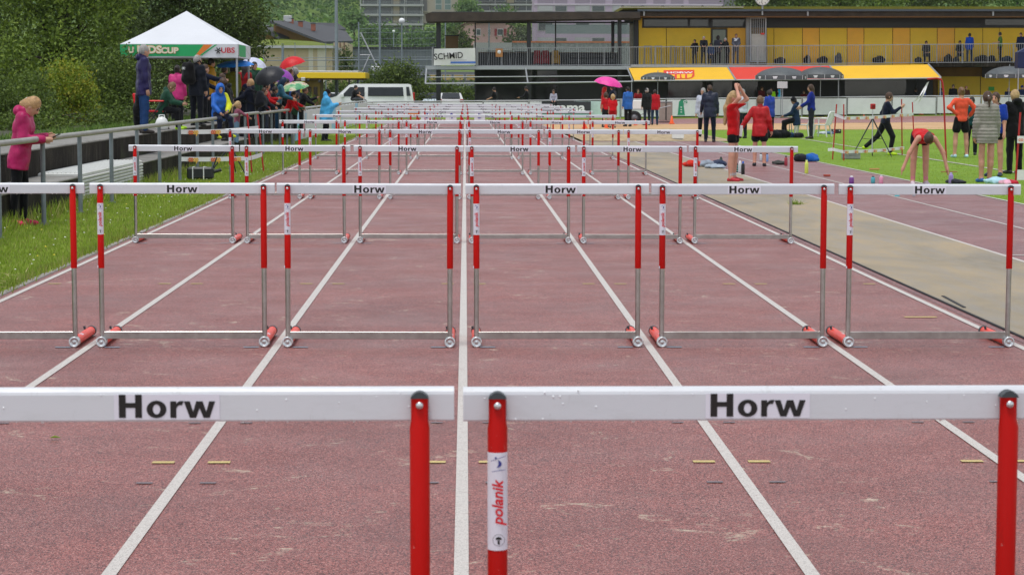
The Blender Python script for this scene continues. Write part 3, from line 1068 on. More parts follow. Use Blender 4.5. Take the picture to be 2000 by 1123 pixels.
def person(label, loc, face, H=1.72, ps=None, top='#203050', top_kind='jacket', bottom='#15161a', bottom_kind='long', shoes='#222222',
           hair='brown', hair_kind='short', skin='fair', girth=1.0, top2=None, hood=None, cap=None, fabric='fabric', socks=None, group=None, bfabric='fabric'):
    ps = ps or STAND
    X, Y, Z = loc
    near = Y < 62
    h = clamp(0.8 * Y / 2070, 0.0105, 0.026)
    k = H / 1.75
    g = girth
    root = thing('person', label, 'person', (X, Y, Z), R(face), group)
    V3 = np.array
    # --- skeleton
    L = dict(thigh=.435 * k, shin=.42 * k, uarm=.285 * k, farm=.25 * k)
    lean = R(ps['lean']); lr = R(ps.get('roll', 0))
    tw = R(ps.get('twist', 0))
    cl, sl = math.cos(lean), math.sin(lean)
    Rl = np.array([[1, 0, 0], [0, cl, sl], [0, -sl, cl]])
    cr, sr = math.cos(lr), math.sin(lr)
    Rr = np.array([[cr, 0, sr], [0, 1, 0], [-sr, 0, cr]])
    ct, st_ = math.cos(tw), math.sin(tw)
    Rt = np.array([[ct, -st_, 0], [st_, ct, 0], [0, 0, 1]])
    T = Rt @ Rr @ Rl
    hips = {}
    low = 0
    legs = {}
    for s_, key in ((-1, 'lL'), (1, 'lR')):
        a, b, c = ps[key][:3]
        hip = V3((s_ * .088 * k, 0, 0))
        knee = hip + dirv(s_, a, b) * L['thigh']
        ank = knee + dirv(s_, c, b * 0.4) * L['shin']
        legs[s_] = [hip, knee, ank, ps[key][3] if len(ps[key]) > 3 else 0]
        low = min(low, ank[2])
    pz = -low + 0.075 * k
    off = V3((0, 0, pz))
    if ps.get('center', True) is False:
        pass
    for s_ in legs:
        for i in range(3): legs[s_][i] = legs[s_][i] + off
    pel = off.copy()
    def tp(x, y, z): return pel + T @ (V3((x, y, z)) * k)
    shz = .475
    arms = {}
    for s_, key in ((-1, 'aL'), (1, 'aR')):
        a, b, c, d_ = ps[key][:4]
        sh = tp(s_ * .158 * (0.8 + 0.2 * g), 0, shz)
        el = sh + Rt @ dirv(s_, a, b) * L['uarm']
        wr = el + Rt @ dirv(s_, c, d_) * L['farm']
        arms[s_] = (sh, el, wr, (wr - el) / np.linalg.norm(wr - el))
    neck = tp(0, -.005, .50)
    hp, hy = R(ps['hp']), R(ps['hy'])
    hd = Rt @ V3((-math.sin(hy), math.cos(hy), 0))
    fwd = hd * math.cos(hp) + V3((0, 0, -math.sin(hp)))
    upv = hd * math.sin(hp) + V3((0, 0, math.cos(hp)))
    rightv = np.cross(fwd, upv)
    HR = np.stack([rightv, fwd, upv], 1)
    upn = T @ V3((0, 0, 1))
    hbase = neck + (0.6 * upn + 0.4 * upv) * 0.065 * k
    hs_ = 0.5 + 0.5 * k                       # children have bigger heads
    hc = hbase + upv * 0.095 * hs_ + fwd * 0.02 * hs_
    def hpt(x, y, z): return hc + (rightv * x + fwd * y + upv * z) * hs_
    HRAD = V3((.074, .092, .108)) * hs_
    # --- primitives
    def torso(i=0.0):
        gi = g
        return [('c', tp(-.062, 0, .01), tp(.062, 0, .01), .100 * k * gi + i, .100 * k * gi + i),
                ('c', tp(-.045, .008, .17), tp(.045, .008, .17), .098 * k * gi + i, .098 * k * gi + i),
                ('c', tp(-.075, .005, .34), tp(.075, .005, .34), .103 * k * gi + i, .103 * k * gi + i),
                ('c', tp(-.055, .004, .03), tp(-.085, .004, .38), .092 * k * gi + i, .092 * k * gi + i),
                ('c', tp(.055, .004, .03), tp(.085, .004, .38), .092 * k * gi + i, .092 * k * gi + i),
                ('c', tp(-.122, -.005, .452), tp(.122, -.005, .452), .056 * k + i, .056 * k + i)]
    def arm(s_, i=0.0, upto=2.0):
        sh, el, wr, fd = arms[s_]
        out = []
        if upto >= 1:
            out.append(('c', sh, el, .052 * k * g + i, .040 * k + i))
            f = min(1, upto - 1)
            if f > 0: out.append(('c', el, el + (wr - el) * f, .040 * k + i, .040 * k + (.027 - .040) * k * f + i))
        elif upto > 0:
            out.append(('c', sh, sh + (el - sh) * upto, .054 * k * g + i * 1.2, .050 * k + i * 1.6))
        return out
    def leg(s_, i=0.0, upto=2.0, j=None):
        hip, kn, an, _ = legs[s_]
        j = i if j is None else j
        out = []
        if upto >= 1:
            out.append(('c', hip, kn, .084 * k * g + i, .056 * k + i))
            f = min(1, upto - 1)
            if f > 0:
                out.append(('c', kn, kn + (an - kn) * f, .054 * k + i, .054 * k + (.036 - .054) * k * f + j))
        else:
            out.append(('c', hip, hip + (kn - hip) * upto, .086 * k * g + i, .080 * k + i * 1.3))
        return out
    def calf(s_):
        hip, kn, an, _ = legs[s_]
        back = np.cross(V3((1, 0, 0)), (an - kn)); back /= max(1e-6, np.linalg.norm(back))
        if back[1] > 0: back = -back
        m_ = kn + (an - kn) * 0.3 + back * 0.018 * k
        return [('c', kn + (an - kn) * 0.12 + back * .008 * k, m_ + (an - kn) * .12, .045 * k, .046 * k), ('c', m_, an, .046 * k, .032 * k)]
    def foot(s_, i=0.0):
        hip, kn, an, fp = legs[s_]
        o_ = R(8) * s_
        fdv = V3((math.sin(o_), math.cos(o_) * math.cos(R(fp)), -math.sin(R(fp))))
        up_ = V3((0, math.sin(R(fp)), math.cos(R(fp))))
        heel = an - up_ * .040 * k - fdv * .035 * k
        ball_ = an - up_ * .046 * k + fdv * .12 * k
        return [('c', an, heel, .034 * k + i, .032 * k + i), ('c', heel, ball_, .030 * k + i, .028 * k + i), ('c', an, ball_ - fdv * .03 * k, .032 * k + i, .026 * k + i),
                ('c', ball_, ball_ + fdv * .045 * k, .028 * k + i, .021 * k + i)]
    # --- body
    pr = torso() + [('c', neck - upn * .03 * k, hbase + upv * .03 * hs_, .056 * k, .050 * k)]
    for s_ in (-1, 1):
        pr += arm(s_) + leg(s_) + foot(s_)
        if bottom_kind not in ('long', 'tight'): pr += calf(s_)
        sh, el, wr, fd = arms[s_]
        pr.append(('c', wr, wr + fd * .075 * k, .026 * k, .031 * k))
        pr.append(('c', wr + fd * .05 * k, wr + fd * (.115 if near else .16) * k, .026 * k, .018 * k))
    pr += [('e', hc, HRAD, HR), ('c', hpt(0, .035, -.055), hpt(0, .062, -.088), .048 * hs_, .026 * hs_), ('c', hpt(0, .085, .0), hpt(0, .102, -.030), .011 * hs_, .015 * hs_)]
    for s_ in (-1, 1):
        pr.append(('e', hpt(s_ * .076, -.005, -.012), V3((.010, .020, .030)) * hs_, HR))
    ex = MB()
    for s_ in (-1, 1):
        ex.ball(tuple(hpt(s_ * .031, .080, .008)), .0125 * hs_, n=8, m=6, mi=1)
        q0, q1 = hpt(s_ * .016, .092, .028), hpt(s_ * .048, .081, .029)
        ex.tube([q0, q1], .005 * hs_, 5, mi=2 if hair in ('grey', 'blond') else 1, caps=False)
    ex.tube([hpt(-.022, .079, -.058), hpt(0, .088, -.060), hpt(.022, .079, -.058)], [.003 * hs_, .006 * hs_, .003 * hs_], 6, mi=2)
    if near:
        for s_ in (-1, 1):
            sh, el, wr, fd = arms[s_]
            cu = ps.get('curlL' if s_ < 0 else 'curlR', 25)
            # palm faces the body's midline; fingers bend that way
            ref = V3((-s_, 0.15, 0.0)); side_ = np.cross(fd, ref); side_ /= max(1e-6, np.linalg.norm(side_))
            pal = np.cross(side_, fd); pal /= max(1e-6, np.linalg.norm(pal))
            if pal @ ref < 0: pal = -pal
            for q, (o_, ln) in enumerate(((-.026, .070), (-.009, .082), (.009, .078), (.025, .062))):
                b0 = wr + fd * .070 * k + side_ * o_ * k
                d1 = fd * math.cos(R(cu)) + pal * math.sin(R(cu)); d2 = fd * math.cos(R(cu * 2.2)) + pal * math.sin(R(cu * 2.2))
                m1 = b0 + fd * .025 * k + d1 * ln * .5 * k
                ex.tube([b0, b0 + fd * .025 * k, m1, m1 + d2 * ln * .5 * k], [.0105 * k, .0100 * k, .0092 * k, .0070 * k], 6, mi=0)
            th = wr + fd * .030 * k + side_ * (-.024) * k
            dt = fd * .65 - side_ * .6 + pal * .45; dt /= np.linalg.norm(dt)
            ex.tube([th, th + dt * .035 * k, th + (dt * .5 + fd * .5) * .075 * k], [.013 * k, .0115 * k, .008 * k], 6, mi=0)
    sk = SKIN[skin]
    msk = mat('skin_' + skin, sk, 0.55, var=0.12, scale=9, bump=0.08, bscale=70, spec=0.35)
    me = sdf_mesh('body', pr, [msk, M_EYE, M_LIP], h, 0.028 * k, extra=ex)
    link('body', me, root)
    # --- clothes
    neck_cut = lambda gx, gy, gw: (gx - (neck + upn * .045 * k)[0]) * upn[0] + (gy - (neck + upn * .045 * k)[1]) * upn[1] + (gw - (neck + upn * .045 * k)[2]) * upn[2]
    ti = TI[top_kind]
    _ = {'jacket': .026, 'puffer': .036, 'tee': .015, 'long': .013, 'tank': .010, 'poncho': .05}[top_kind]
    cm = cloth(top, fabric)
    if top_kind == 'poncho':
        pp = torso(.05)
        for s_ in (-1, 1):
            pp += arm(s_, .035, 1.9) + [('c', arms[s_][1], legs[s_][1] + V3((s_ * .05, 0, .22)), .10, .12)]
        pp += [('c', tp(0, 0, .1), pel + V3((0, 0, -.30 * k)), .19, .22)]
        pp += [('c', hpt(0, -.06, -.06), hpt(0, -.03, .0), .09, .09)]
        link('poncho', sdf_mesh('poncho', pp, cm, h, .05, [lambda a, b, c: (pel[2] - .30 * k + .04 * np.sin(a * 14 + b * 9)) - c], wobble=.010), root)
    else:
        pp = torso(ti)
        if top_kind in ('jacket', 'puffer'):
            gh = max(g, .95); pp += [('c', tp(s_ * .052, 0, .02), tp(s_ * .062, 0, -.17), .102 * k * gh + ti, .106 * k * gh + ti) for s_ in (-1, 1)] + [('c', tp(-.05, 0, -.07), tp(.05, 0, -.07), .104 * k * gh + ti, .104 * k * gh + ti)]
            pp += [('c', neck, neck + upn * .055 * k, .066 * k, .066 * k)]
        else:
            pp += [('c', tp(-.066, 0, -.03), tp(.066, 0, -.03), .102 * k * g + ti, .102 * k * g + ti)]
        up = {'jacket': 1.98, 'puffer': 1.98, 'long': 1.95, 'tee': .72, 'tank': 0.0}[top_kind]
        for s_ in (-1, 1): pp += arm(s_, ti, up)
        hem = -.20 if top_kind in ('jacket', 'puffer') else -.055
        hp0 = tp(0, 0, hem)
        cuts = [lambda a, b, c: -((a - hp0[0]) * upn[0] + (b - hp0[1]) * upn[1] + (c - hp0[2]) * upn[2])]
        if top_kind not in ('jacket', 'puffer'):
            cuts.append(neck_cut)
        if top_kind == 'tank':
            for s_ in (-1, 1):
                sp = arms[s_][0] + T @ V3((s_ * .035, 0, .0)) * k
                cuts.append(lambda a, b, c, sp=sp: .098 * k - np.sqrt((a - sp[0]) ** 2 + (b - sp[1]) ** 2 + (c - sp[2]) ** 2))
        if hood == 'down':
            pp += [('e', neck + T @ V3((0, -.085, .045)) * k, V3((.105, .062, .070)) * k, None)]
        nm = {'jacket': 'jacket', 'puffer': 'jacket', 'tee': 'shirt', 'long': 'shirt', 'tank': 'vest'}[top_kind]
        wob = (.006 if top_kind == 'jacket' else .005) if top_kind != 'puffer' else .002
        if top_kind == 'puffer':
            cuts.append(lambda a, b, c: np.full(a.shape, -9.0))
            pme = sdf_mesh(nm, pp, cm, h, .03, cuts, wobble=wob)
            co = np.empty(len(pme.vertices) * 3, np.float32); pme.vertices.foreach_get('co', co); co = co.reshape(-1, 3)
            cen = V3((pel[0], pel[1]))
            dv = co[:, :2] - cen; dv /= np.maximum(1e-4, np.linalg.norm(dv, axis=1))[:, None]
            amp = .017 * (np.abs(np.sin(co[:, 2] * math.pi / .062)) ** .7 - .6)
            co[:, :2] += dv * amp[:, None]
            pme.vertices.foreach_set('co', co.ravel()); pme.update()
            jo = link(nm, pme, root)
        else:
            jo = link(nm, sdf_mesh(nm, pp, cm, h, .03 * k, cuts, wobble=wob), root)
        if top2:                                     # sleeve / yoke panels of a second colour
            pp2 = arm(1 if top2[1] == 'R' else -1, ti + .006, 1.97) if top2[1] in 'LR' else [('c', tp(-.135, -.005, .455), tp(.135, -.005, .455), .058 * k + ti + .006, .058 * k + ti + .006)] + [('c', tp(-.08, 0, .36), tp(.08, 0, .36), .103 * k + ti + .005, .103 * k + ti + .005)]
            link('panel', sdf_mesh('panel', pp2, cloth(top2[0], fabric), h, .03 * k), jo)
    if hood == 'up':
        pp = [('e', hc, HRAD + .030, HR), ('c', hpt(0, -.05, -.09), neck - T @ V3((0, .05, .0)), .075, .07), ('c', hpt(0, .0, -.11), neck, .075, .075)]
        fc = hpt(0, .135, -.03)
        link('hood', sdf_mesh('hood', pp, cm if not ps.get('hoodc') else cloth(ps['hoodc'], fabric), h, .04, [lambda a, b, c: .088 * hs_ - np.sqrt((a - fc[0]) ** 2 + (b - fc[1]) ** 2 + ((c - fc[2]) * .82) ** 2)], wobble=.003), root)
    # trousers / shorts
    bi = {'long': .016, 'tight': .008, 'shorts': .020, 'short_tight': .009, 'knee': .024, 'skirt': .03}[bottom_kind]
    bp = torso(min(bi * .8, ti - .006))[:1] + [('c', tp(-.055, 0, .06), tp(.055, 0, .06), .097 * k * g + .003, .097 * k * g + .003)]
    upto = {'long': 1.97, 'tight': 1.95, 'shorts': .55, 'short_tight': .30, 'knee': .95, 'skirt': .5}[bottom_kind]
    for s_ in (-1, 1): bp += leg(s_, bi, upto, bi * 1.25)
    link('trousers' if bottom_kind in ('long', 'tight') else 'shorts', sdf_mesh('trousers', bp, cloth(bottom, bfabric), h, .022 * k, wobble=.0045 if bottom_kind == 'long' else .001), root)
    # shoes and socks
    hsx = min(h, .016)
    for s_ in (-1, 1):
        an = legs[s_][2]
        so = link('shoe', sdf_mesh('shoe', foot(s_, .007), cloth(shoes, 'shell'), hsx, .018, [lambda a, b, c, an=an: c - an[2] - .035 if legs[s_][3] == 0 else np.full(a.shape, -9.)]), root)
        if socks:
            kn = legs[s_][1]; d_ = (kn - an) / np.linalg.norm(kn - an)
            link('sock', sdf_mesh('sock', [('c', an - d_ * .02, an + d_ * .11 * k, .042 * k, .044 * k)], cloth(socks), hsx, .01), root)
    # hair and headgear
    if hair:
        mh = mat('hair_' + hair, HAIR[hair], 0.5, var=0.35, scale=22, bump=0.6, bscale=45, spec=0.4)
        fc = hpt(0, .135, -.055)
        fcut = lambda a, b, c: .098 * hs_ - np.sqrt((a - fc[0]) ** 2 + (b - fc[1]) ** 2 + ((c - fc[2]) * .80) ** 2)
        nk = hpt(0, -.02, -.115)
        ncut = lambda a, b, c: -((a - nk[0]) * upv[0] + (b - nk[1]) * upv[1] + (c - nk[2]) * upv[2])
        hq = [('e', hc + upv * .012 * hs_ - fwd * .012 * hs_, HRAD + V3((.012, .010, .012)) * hs_, HR)]
        cuts = [fcut]
        wob = .006
        if hair_kind == 'short': cuts.append(lambda a, b, c: -((a - nk[0]) * upv[0] + (b - nk[1]) * upv[1] + (c - nk[2]) * upv[2]) + .045 * hs_)
        elif hair_kind == 'curly':
            hq.append(('e', hc + upv * .02 - fwd * .02, HRAD + .035, HR)); cuts.append(ncut); wob = .014
        elif hair_kind == 'long':
            b0 = hpt(0, -.065, -.02)
            hq += [('c', b0, b0 - V3((0, 0, .30 * k)) - hd * .03, .070 * hs_, .055), ('c', hpt(-.05, -.03, -.03), hpt(-.055, -.05, -.2), .04, .035), ('c', hpt(.05, -.03, -.03), hpt(.055, -.05, -.2), .04, .035)]
        elif hair_kind == 'xlong':
            b0 = hpt(0, -.07, 0)
            hq += [('c', b0, b0 - V3((0, 0, .18)) - hd * .07, .070 * hs_, .062), ('c', b0 - V3((0, 0, .18)) - hd * .07, b0 - V3((0, 0, .50 * k)) - hd * .10, .062, .028)]
        elif hair_kind == 'pony':
            b0 = hpt(0, -.10, .02)
            hq += [('c', b0, b0 - hd * .06 - V3((0, 0, .05)), .026, .030), ('c', b0 - hd * .06 - V3((0, 0, .05)), b0 - hd * .07 - V3((0, 0, .19)), .030, .014)]
            cuts.append(lambda a, b, c: np.minimum(-((a - nk[0]) * upv[0] + (b - nk[1]) * upv[1] + (c - nk[2]) * upv[2]) + .02, np.sqrt((a - b0[0] + hd[0] * .06) ** 2 + (b - b0[1] + hd[1] * .06) ** 2) - .10))
        elif hair_kind == 'bun':
            hq += [('e', hpt(0, -.10, .045), V3((.038, .038, .034)), None)]
            cuts.append(lambda a, b, c: -((a - nk[0]) * upv[0] + (b - nk[1]) * upv[1] + (c - nk[2]) * upv[2]) + .02)
        ho = link('hair', sdf_mesh('hair', hq, mh, min(h, .017), .025, cuts, wobble=wob), root)
        if hair_kind == 'pony' and near:
            b1 = hpt(0, -.105, .018)
            tb = MB(); tb.ball(tuple(b1), .024, n=8, m=6); tb.build('hair_band', mat('band', (.6, .6, .62), .6), ho)
    if cap:
        pp = [('e', hc + upv * .018, HRAD + .019, HR)]
        cp = hpt(0, 0, .018)
        cc = [lambda a, b, c: -((a - cp[0]) * upv[0] + (b - cp[1]) * upv[1] + (c - cp[2]) * upv[2])]
        cme = MB()
        A = [hpt(.078 * math.cos(t), .075 + .085 * math.sin(t), .024 - .012 * math.sin(t)) for t in [math.pi * i / 8 for i in range(9)]]
        B = [q + upv * .006 for q in A]
        cme.add(A + B, [(i, i + 1, i + 10, i + 9) for i in range(8)] + [(0, 8, 7, 1), (1, 7, 6, 2), (2, 6, 5, 3), (9, 10, 16, 17), (10, 11, 15, 16), (11, 12, 14, 15)])
        link('cap', sdf_mesh('cap', pp, cloth(cap), min(h, .017), .02, cc, extra=cme), root)
    root['_hands'] = [list(map(float, arms[s_][2] + arms[s_][3] * .08 * k)) for s_ in (-1, 1)]
    return root

def hand_world(root, side):
    p = Vector(root['_hands'][0 if side == 'L' else 1])
    return Matrix.Translation(root.location) @ Matrix.Rotation(root.rotation_euler[2], 4, 'Z') @ p
# ================================================================== CONCRETE STEPS, RAILINGS, PERIMETER FENCE
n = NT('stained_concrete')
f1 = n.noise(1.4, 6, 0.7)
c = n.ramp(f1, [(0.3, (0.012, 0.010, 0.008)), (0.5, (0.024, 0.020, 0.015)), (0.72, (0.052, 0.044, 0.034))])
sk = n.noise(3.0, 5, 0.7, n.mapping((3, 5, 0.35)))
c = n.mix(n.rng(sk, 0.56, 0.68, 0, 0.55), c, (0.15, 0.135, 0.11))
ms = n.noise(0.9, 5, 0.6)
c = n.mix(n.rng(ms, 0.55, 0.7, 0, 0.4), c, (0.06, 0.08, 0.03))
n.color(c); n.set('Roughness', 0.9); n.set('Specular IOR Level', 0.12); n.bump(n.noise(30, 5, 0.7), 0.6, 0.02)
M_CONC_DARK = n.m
n = NT('weathered_concrete')
f1 = n.noise(2.2, 6, 0.7)
c = n.ramp(f1, [(0.3, (0.13, 0.125, 0.11)), (0.6, (0.26, 0.25, 0.23)), (0.8, (0.34, 0.33, 0.31))])
n.color(c); n.set('Roughness', 0.75); n.bump(n.noise(45, 5, 0.7), 0.4, 0.01)
M_CONC = n.m
M_PIPE = mat('painted_pipe', (0.17, 0.20, 0.215), 0.45, var=0.2, scale=9, bump=0.1)
M_PIPE_TOP = mat('worn_pipe', (0.30, 0.30, 0.27), 0.5, var=0.25, scale=5, bump=0.15)
M_CORR = mat('corrugated_white', (0.62, 0.63, 0.60), 0.55, var=0.12, scale=4)

def step(name, label, xf, xb, z, y0, y1):
    t = thing(name, label, 'terrace step', (0, 0, 0))
    a = MB(); a.rbox(xb, xf, y0, y1, -0.05, z - 0.03, 0.01); a.build('riser', M_CONC_DARK, t)
    for k in range(int((y1 - y0) / 4.0)):
        ya = y0 + 4.0 * k
        b = MB(); b.rbox(xb - 0.002, xf + 0.012, ya + 0.006, min(y1, ya + 3.994), z - 0.032, z, 0.012); b.build('slab', M_CONC, t)
    return t
step('terrace_step', 'lower dark concrete spectator step nearest the railing', -5.56, -6.20, 0.42, 13, 73)
step('terrace_step', 'upper dark concrete spectator step in front of the bushes', -6.16, -6.85, 0.82, 13, 77)
n = NT('earth')
f1 = n.noise(3, 6, 0.7)
c = n.ramp(f1, [(0.3, (0.03, 0.032, 0.014)), (0.5, (0.055, 0.048, 0.03)), (0.7, (0.055, 0.085, 0.02))])
n.color(c); n.set('Roughness', 0.95); n.bump(f1, 0.7, 0.05)
M_EARTH = n.m
b = MB(); b.box(-40, -6.83, 13, 95, -0.05, 0.79)
b.build('bank', M_EARTH)['kind'] = 'structure'
def bank_xy(c):
    ys = 22 + 45 * rng.uniform(0, 1, c); return -6.87 - np.abs(rng.normal(0, 0.5, c)), ys
blades('undergrowth', 'low leafy undergrowth on top of the bank behind the steps', 9000, bank_xy, 0.05, 0.20, 0.04, [leafmat('weed_a', (.06, .125, .02)), leafmat('weed_b', (.10, .19, .03)), leafmat('weed_c', (.16, .24, .05))], 0.79)

# white corrugated cover lying over the lower step
cv = thing('corrugated_cover', 'white corrugated sheet cover lying over the lower concrete step', 'cover')
b = MB(); b.rbox(-6.16, -5.53, 30.0, 35.6, 0.40, 0.455, 0.01); b.build('lid', M_CORR, cv)
b = MB(); b.box(-5.545, -5.525, 30.0, 35.6, 0.06, 0.41); b.build('backing', mat('corr_dark', (0.30, 0.30, 0.28), 0.7), cv)
for k in range(7):
    z = 0.085 + k * 0.05
    b = MB(); b.tube([(-5.528, 30.0, z), (-5.528, 35.6, z)], 0.020, 8); b.build('rib', M_CORR, cv)
for k in range(10):
    x = -6.13 + k * 0.062
    b = MB(); b.tube([(x, 30.02, 0.455), (x, 35.58, 0.455)], 0.014, 6); b.build('rib', M_CORR, cv)

def railing(label, y0, y1, x=-5.2, posts=None, top=1.06, panels=()):
    t = thing('railing', label, 'railing', (x, y0, 0))
    m_ = MB(); m_.tube([(0, 0, top), (0, y1 - y0, top)], 0.036, 12); m_.build('rail', M_PIPE_TOP, t)
    for yp in posts:
        m_ = MB(); m_.tube([(0, yp - y0, -0.05), (0, yp - y0, top - 0.02)], 0.030, 10); m_.build('post', M_PIPE, t)
        m_ = MB(); m_.tube([(0, yp - y0, 0.0), (0, yp - y0, 0.02)], 0.055, 10); m_.build('base', M_PIPE, t)
    return t
railing('grey pipe railing that the child in the pink jacket leans on', 12, 44.2, posts=[16.0, 18.4, 20.8, 23.2, 25.65, 28.1, 30.6, 33.0, 35.4, 37.9, 40.4, 42.9])
railing('short grey pipe railing section in front of the small child', 46.0, 52.3, posts=[46.6, 49.2, 51.8], top=1.08)
railing('grey pipe railing section below the black umbrella', 53.0, 62.6, posts=[53.5, 55.9, 58.3, 60.7, 62.4])

# perimeter fence: rail, posts and board panels
M_FWHITE = mat('fence_white', (0.66, 0.68, 0.69), 0.5, var=0.10, scale=1.5)
M_FGREY = mat('fence_grey', (0.36, 0.36, 0.34), 0.6, var=0.15, scale=2)
M_FDARK = mat('fence_dark', (0.03, 0.035, 0.04), 0.5, var=0.1)
M_FMINT = mat('fence_mint', (0.50, 0.66, 0.62), 0.5, var=0.1)
M_FBEIGE = mat('fence_beige', (0.30, 0.27, 0.23), 0.6, var=0.12)
M_FSKY = mat('fence_sky', (0.30, 0.58, 0.78), 0.5, var=0.25, scale=3)
M_FGREEN = mat('banner_green', (0.02, 0.26, 0.14), 0.5, var=0.05)
M_FPINK = mat('banner_pink', (0.70, 0.30, 0.36), 0.5, var=0.15)
M_FORANGE = mat('banner_orange', (0.80, 0.22, 0.03), 0.5, var=0.05)
M_FBLUE = mat('banner_blue', (0.06, 0.16, 0.42), 0.5, var=0.05)
M_ALU = mat('aluminium', (0.42, 0.43, 0.44), 0.4, metal=0.3, var=0.1)

def fence_run(label, pts, top, cols, z0f):
    """pts along the ground; one panel between each pair of posts"""
    t = thing('perimeter_fence', label, 'fence', (pts[0][0], pts[0][1], 0))
    o = Vector((pts[0][0], pts[0][1], 0))
    rail = MB()
    rail.tube([Vector((x, y, z0f(x, y) + top(x))) - o for x, y in pts], 0.035, 8)
    rail.build('rail', M_ALU, t)
    outp = []
    for i, (x, y) in enumerate(pts):
        b = MB(); b.tube([Vector((x, y, z0f(x, y) - .1)) - o, Vector((x, y, z0f(x, y) + top(x) - .02)) - o], 0.03, 8); b.build('post', M_ALU, t)
        if i + 1 < len(pts):
            x1, y1 = pts[i + 1]
            a, c_ = Vector((x, y, 0)), Vector((x1, y1, 0))
            d = (c_ - a); L = d.length; d.normalize(); nn = Vector((d.y, -d.x, 0))
            M = Matrix(((d.x, -nn.x, 0, a.x - o.x), (d.y, -nn.y, 0, a.y - o.y), (0, 0, 1, z0f((x + x1) / 2, (y + y1) / 2)), (0, 0, 0, 1)))
            tp_ = top((x + x1) / 2)
            b = MB(); b.rbox(0.05, L - 0.05, -0.06, -0.035, 0.10, tp_ - 0.07, 0.008)
            pn = b.build('panel', cols[i % len(cols)], t, M)
            b = MB(); b.box(0.04, L - 0.04, -0.033, -0.01, tp_ * 0.48, tp_ * 0.48 + 0.04); b.build('bar', M_ALU, t, M)
            outp.append((pn, M, L, tp_))
    return t, outp

side_pts = [(-5.2, 63.0 + 2.45 * k) for k in range(20)]
cols = [M_FSKY, M_FWHITE, M_FWHITE, M_FWHITE, M_FWHITE, M_FWHITE, M_FWHITE]
sf, sp = fence_run('white board fence along the grass verge behind the poncho wearer', side_pts, lambda x: 1.06, cols, lambda x, y: 0)
def decal(parent, M, x0, x1, z0, z1, m_, name='print', y=-0.063):
    b = MB(); b.box(x0, x1, y, y + 0.002, z0, z1); return b.build(name, m_, parent, M)
pn, M, L, tp_ = sp[0]
decal(sf, M, .15, .6, .35, .95, M_FWHITE); decal(sf, M, .9, 1.5, .12, .55, M_FGREEN)
pn, M, L, tp_ = sp[1]
decal(sf, M, .5, 1.3, .15, .6, M_FPINK); decal(sf, M, 1.5, 1.9, .55, .9, M_FSKY)
pn, M, L, tp_ = sp[6]
decal(sf, M, .4, 1.6, .45, .9, M_FORANGE)
pn, M, L, tp_ = sp[9]
decal(sf, M, .4, 1.2, .45, .9, mat('banner_yellow', (.8, .75, .35), .5)); decal(sf, M, 1.4, 2.0, .4, .85, M_FSKY)

# rounded corner, then across behind the lanes
cross = [(-5.2, 109.55), (-5.0, 112.0), (-4.4, 114.2), (-3.2, 116.2), (-1.4, 117.6), (1.0, 118.0)]
xx = 3.6
while xx < 46:
    cross.append((xx, 118.0 + 0.06 * (xx - 3.6))); xx += 2.62
ct_top = lambda x: 0.97 + 0.13 * clamp((x + 4) / 14)
cc = [M_FWHITE] * 5 + [M_FWHITE, M_FWHITE, M_FMINT, M_FWHITE, M_FWHITE, M_FWHITE, M_FWHITE, M_FWHITE, M_FWHITE, M_FWHITE, M_FWHITE, M_FWHITE, M_FBEIGE, M_FBEIGE, M_FWHITE, M_FWHITE, M_FWHITE]
cf, cp_ = fence_run('low board fence that curves across behind the last hurdles', cross, ct_top, cc, gz)
def fence_at(px):
    """fence panel and local x under photo column px"""
    for (pn, M, L, tp_) in cp_:
        a = M @ Vector((0, 0, 0)); b_ = M @ Vector((L, 0, 0))
        a = a + cf.location; b_ = b_ + cf.location
        for t_ in np.linspace(0, 1, 40):
            q = a.lerp(b_, t_)
            if abs(P(px, 220, q.y).x - q.x) < L / 60: return M, t_ * L, tp_, L
    return None
def fence_text(px, body, size, m_, bold=.02, dz=0.0, sx=1.0):
    r_ = fence_at(px)
    if r_ is None: return
    M, lx, tp_, L = r_
    o = link('lettering', text_mesh('lettering', body, size, m_, bold=bold, sx=sx), cf)
    o.matrix_local = M @ Matrix.Translation((lx, -0.066, tp_ * .5 + dz))
M_TWHITE = mat('print_white', (.78, .80, .80), .5, var=0)
M_TMINT = mat('print_mint', (.38, .66, .58), .5, var=0)
a_, b_ = P(1058, 210, 117.9), P(1154, 210, 117.9)
co = Vector(cf.location)
mb = MB(); mb.box(a_.x - co.x, b_.x - co.x, 117.90 - co.y, 117.92 - co.y, .14, 1.0); bnr = mb.build('banner', M_FDARK, cf)
mb = MB(); mb.box(a_.x - co.x + .05, b_.x - co.x - .05, 117.885 - co.y, 117.895 - co.y, .18, .30); mb.build('stripe', M_FGREEN, bnr)
lt = link('lettering', text_mesh('lettering', 'rama', .74, M_TWHITE, bold=.03, sx=1.2), bnr)
lt.location = (P(1112, 210, 117.88).x - co.x, 117.88 - co.y, .64)
r_ = fence_at(806)
if r_:
    M, lx, tp_, L = r_
    b = MB(); b.lathe([(0, 0), (.5, 0.0)], 20, 0, M @ Matrix.Translation((lx, -.066, .50)) @ Matrix.Rotation(R(90), 4, 'X') @ Matrix.Diagonal((1, .66, 1, 1))); b.build('emblem', M_FORANGE, cf)
    decal(cf, M, lx - 1.05, lx - .45, .5, .80, M_FBLUE); decal(cf, M, lx - .5, lx + .3, .18, .30, M_FDARK)
for px, ch in ((833, '3'), ):
    pass
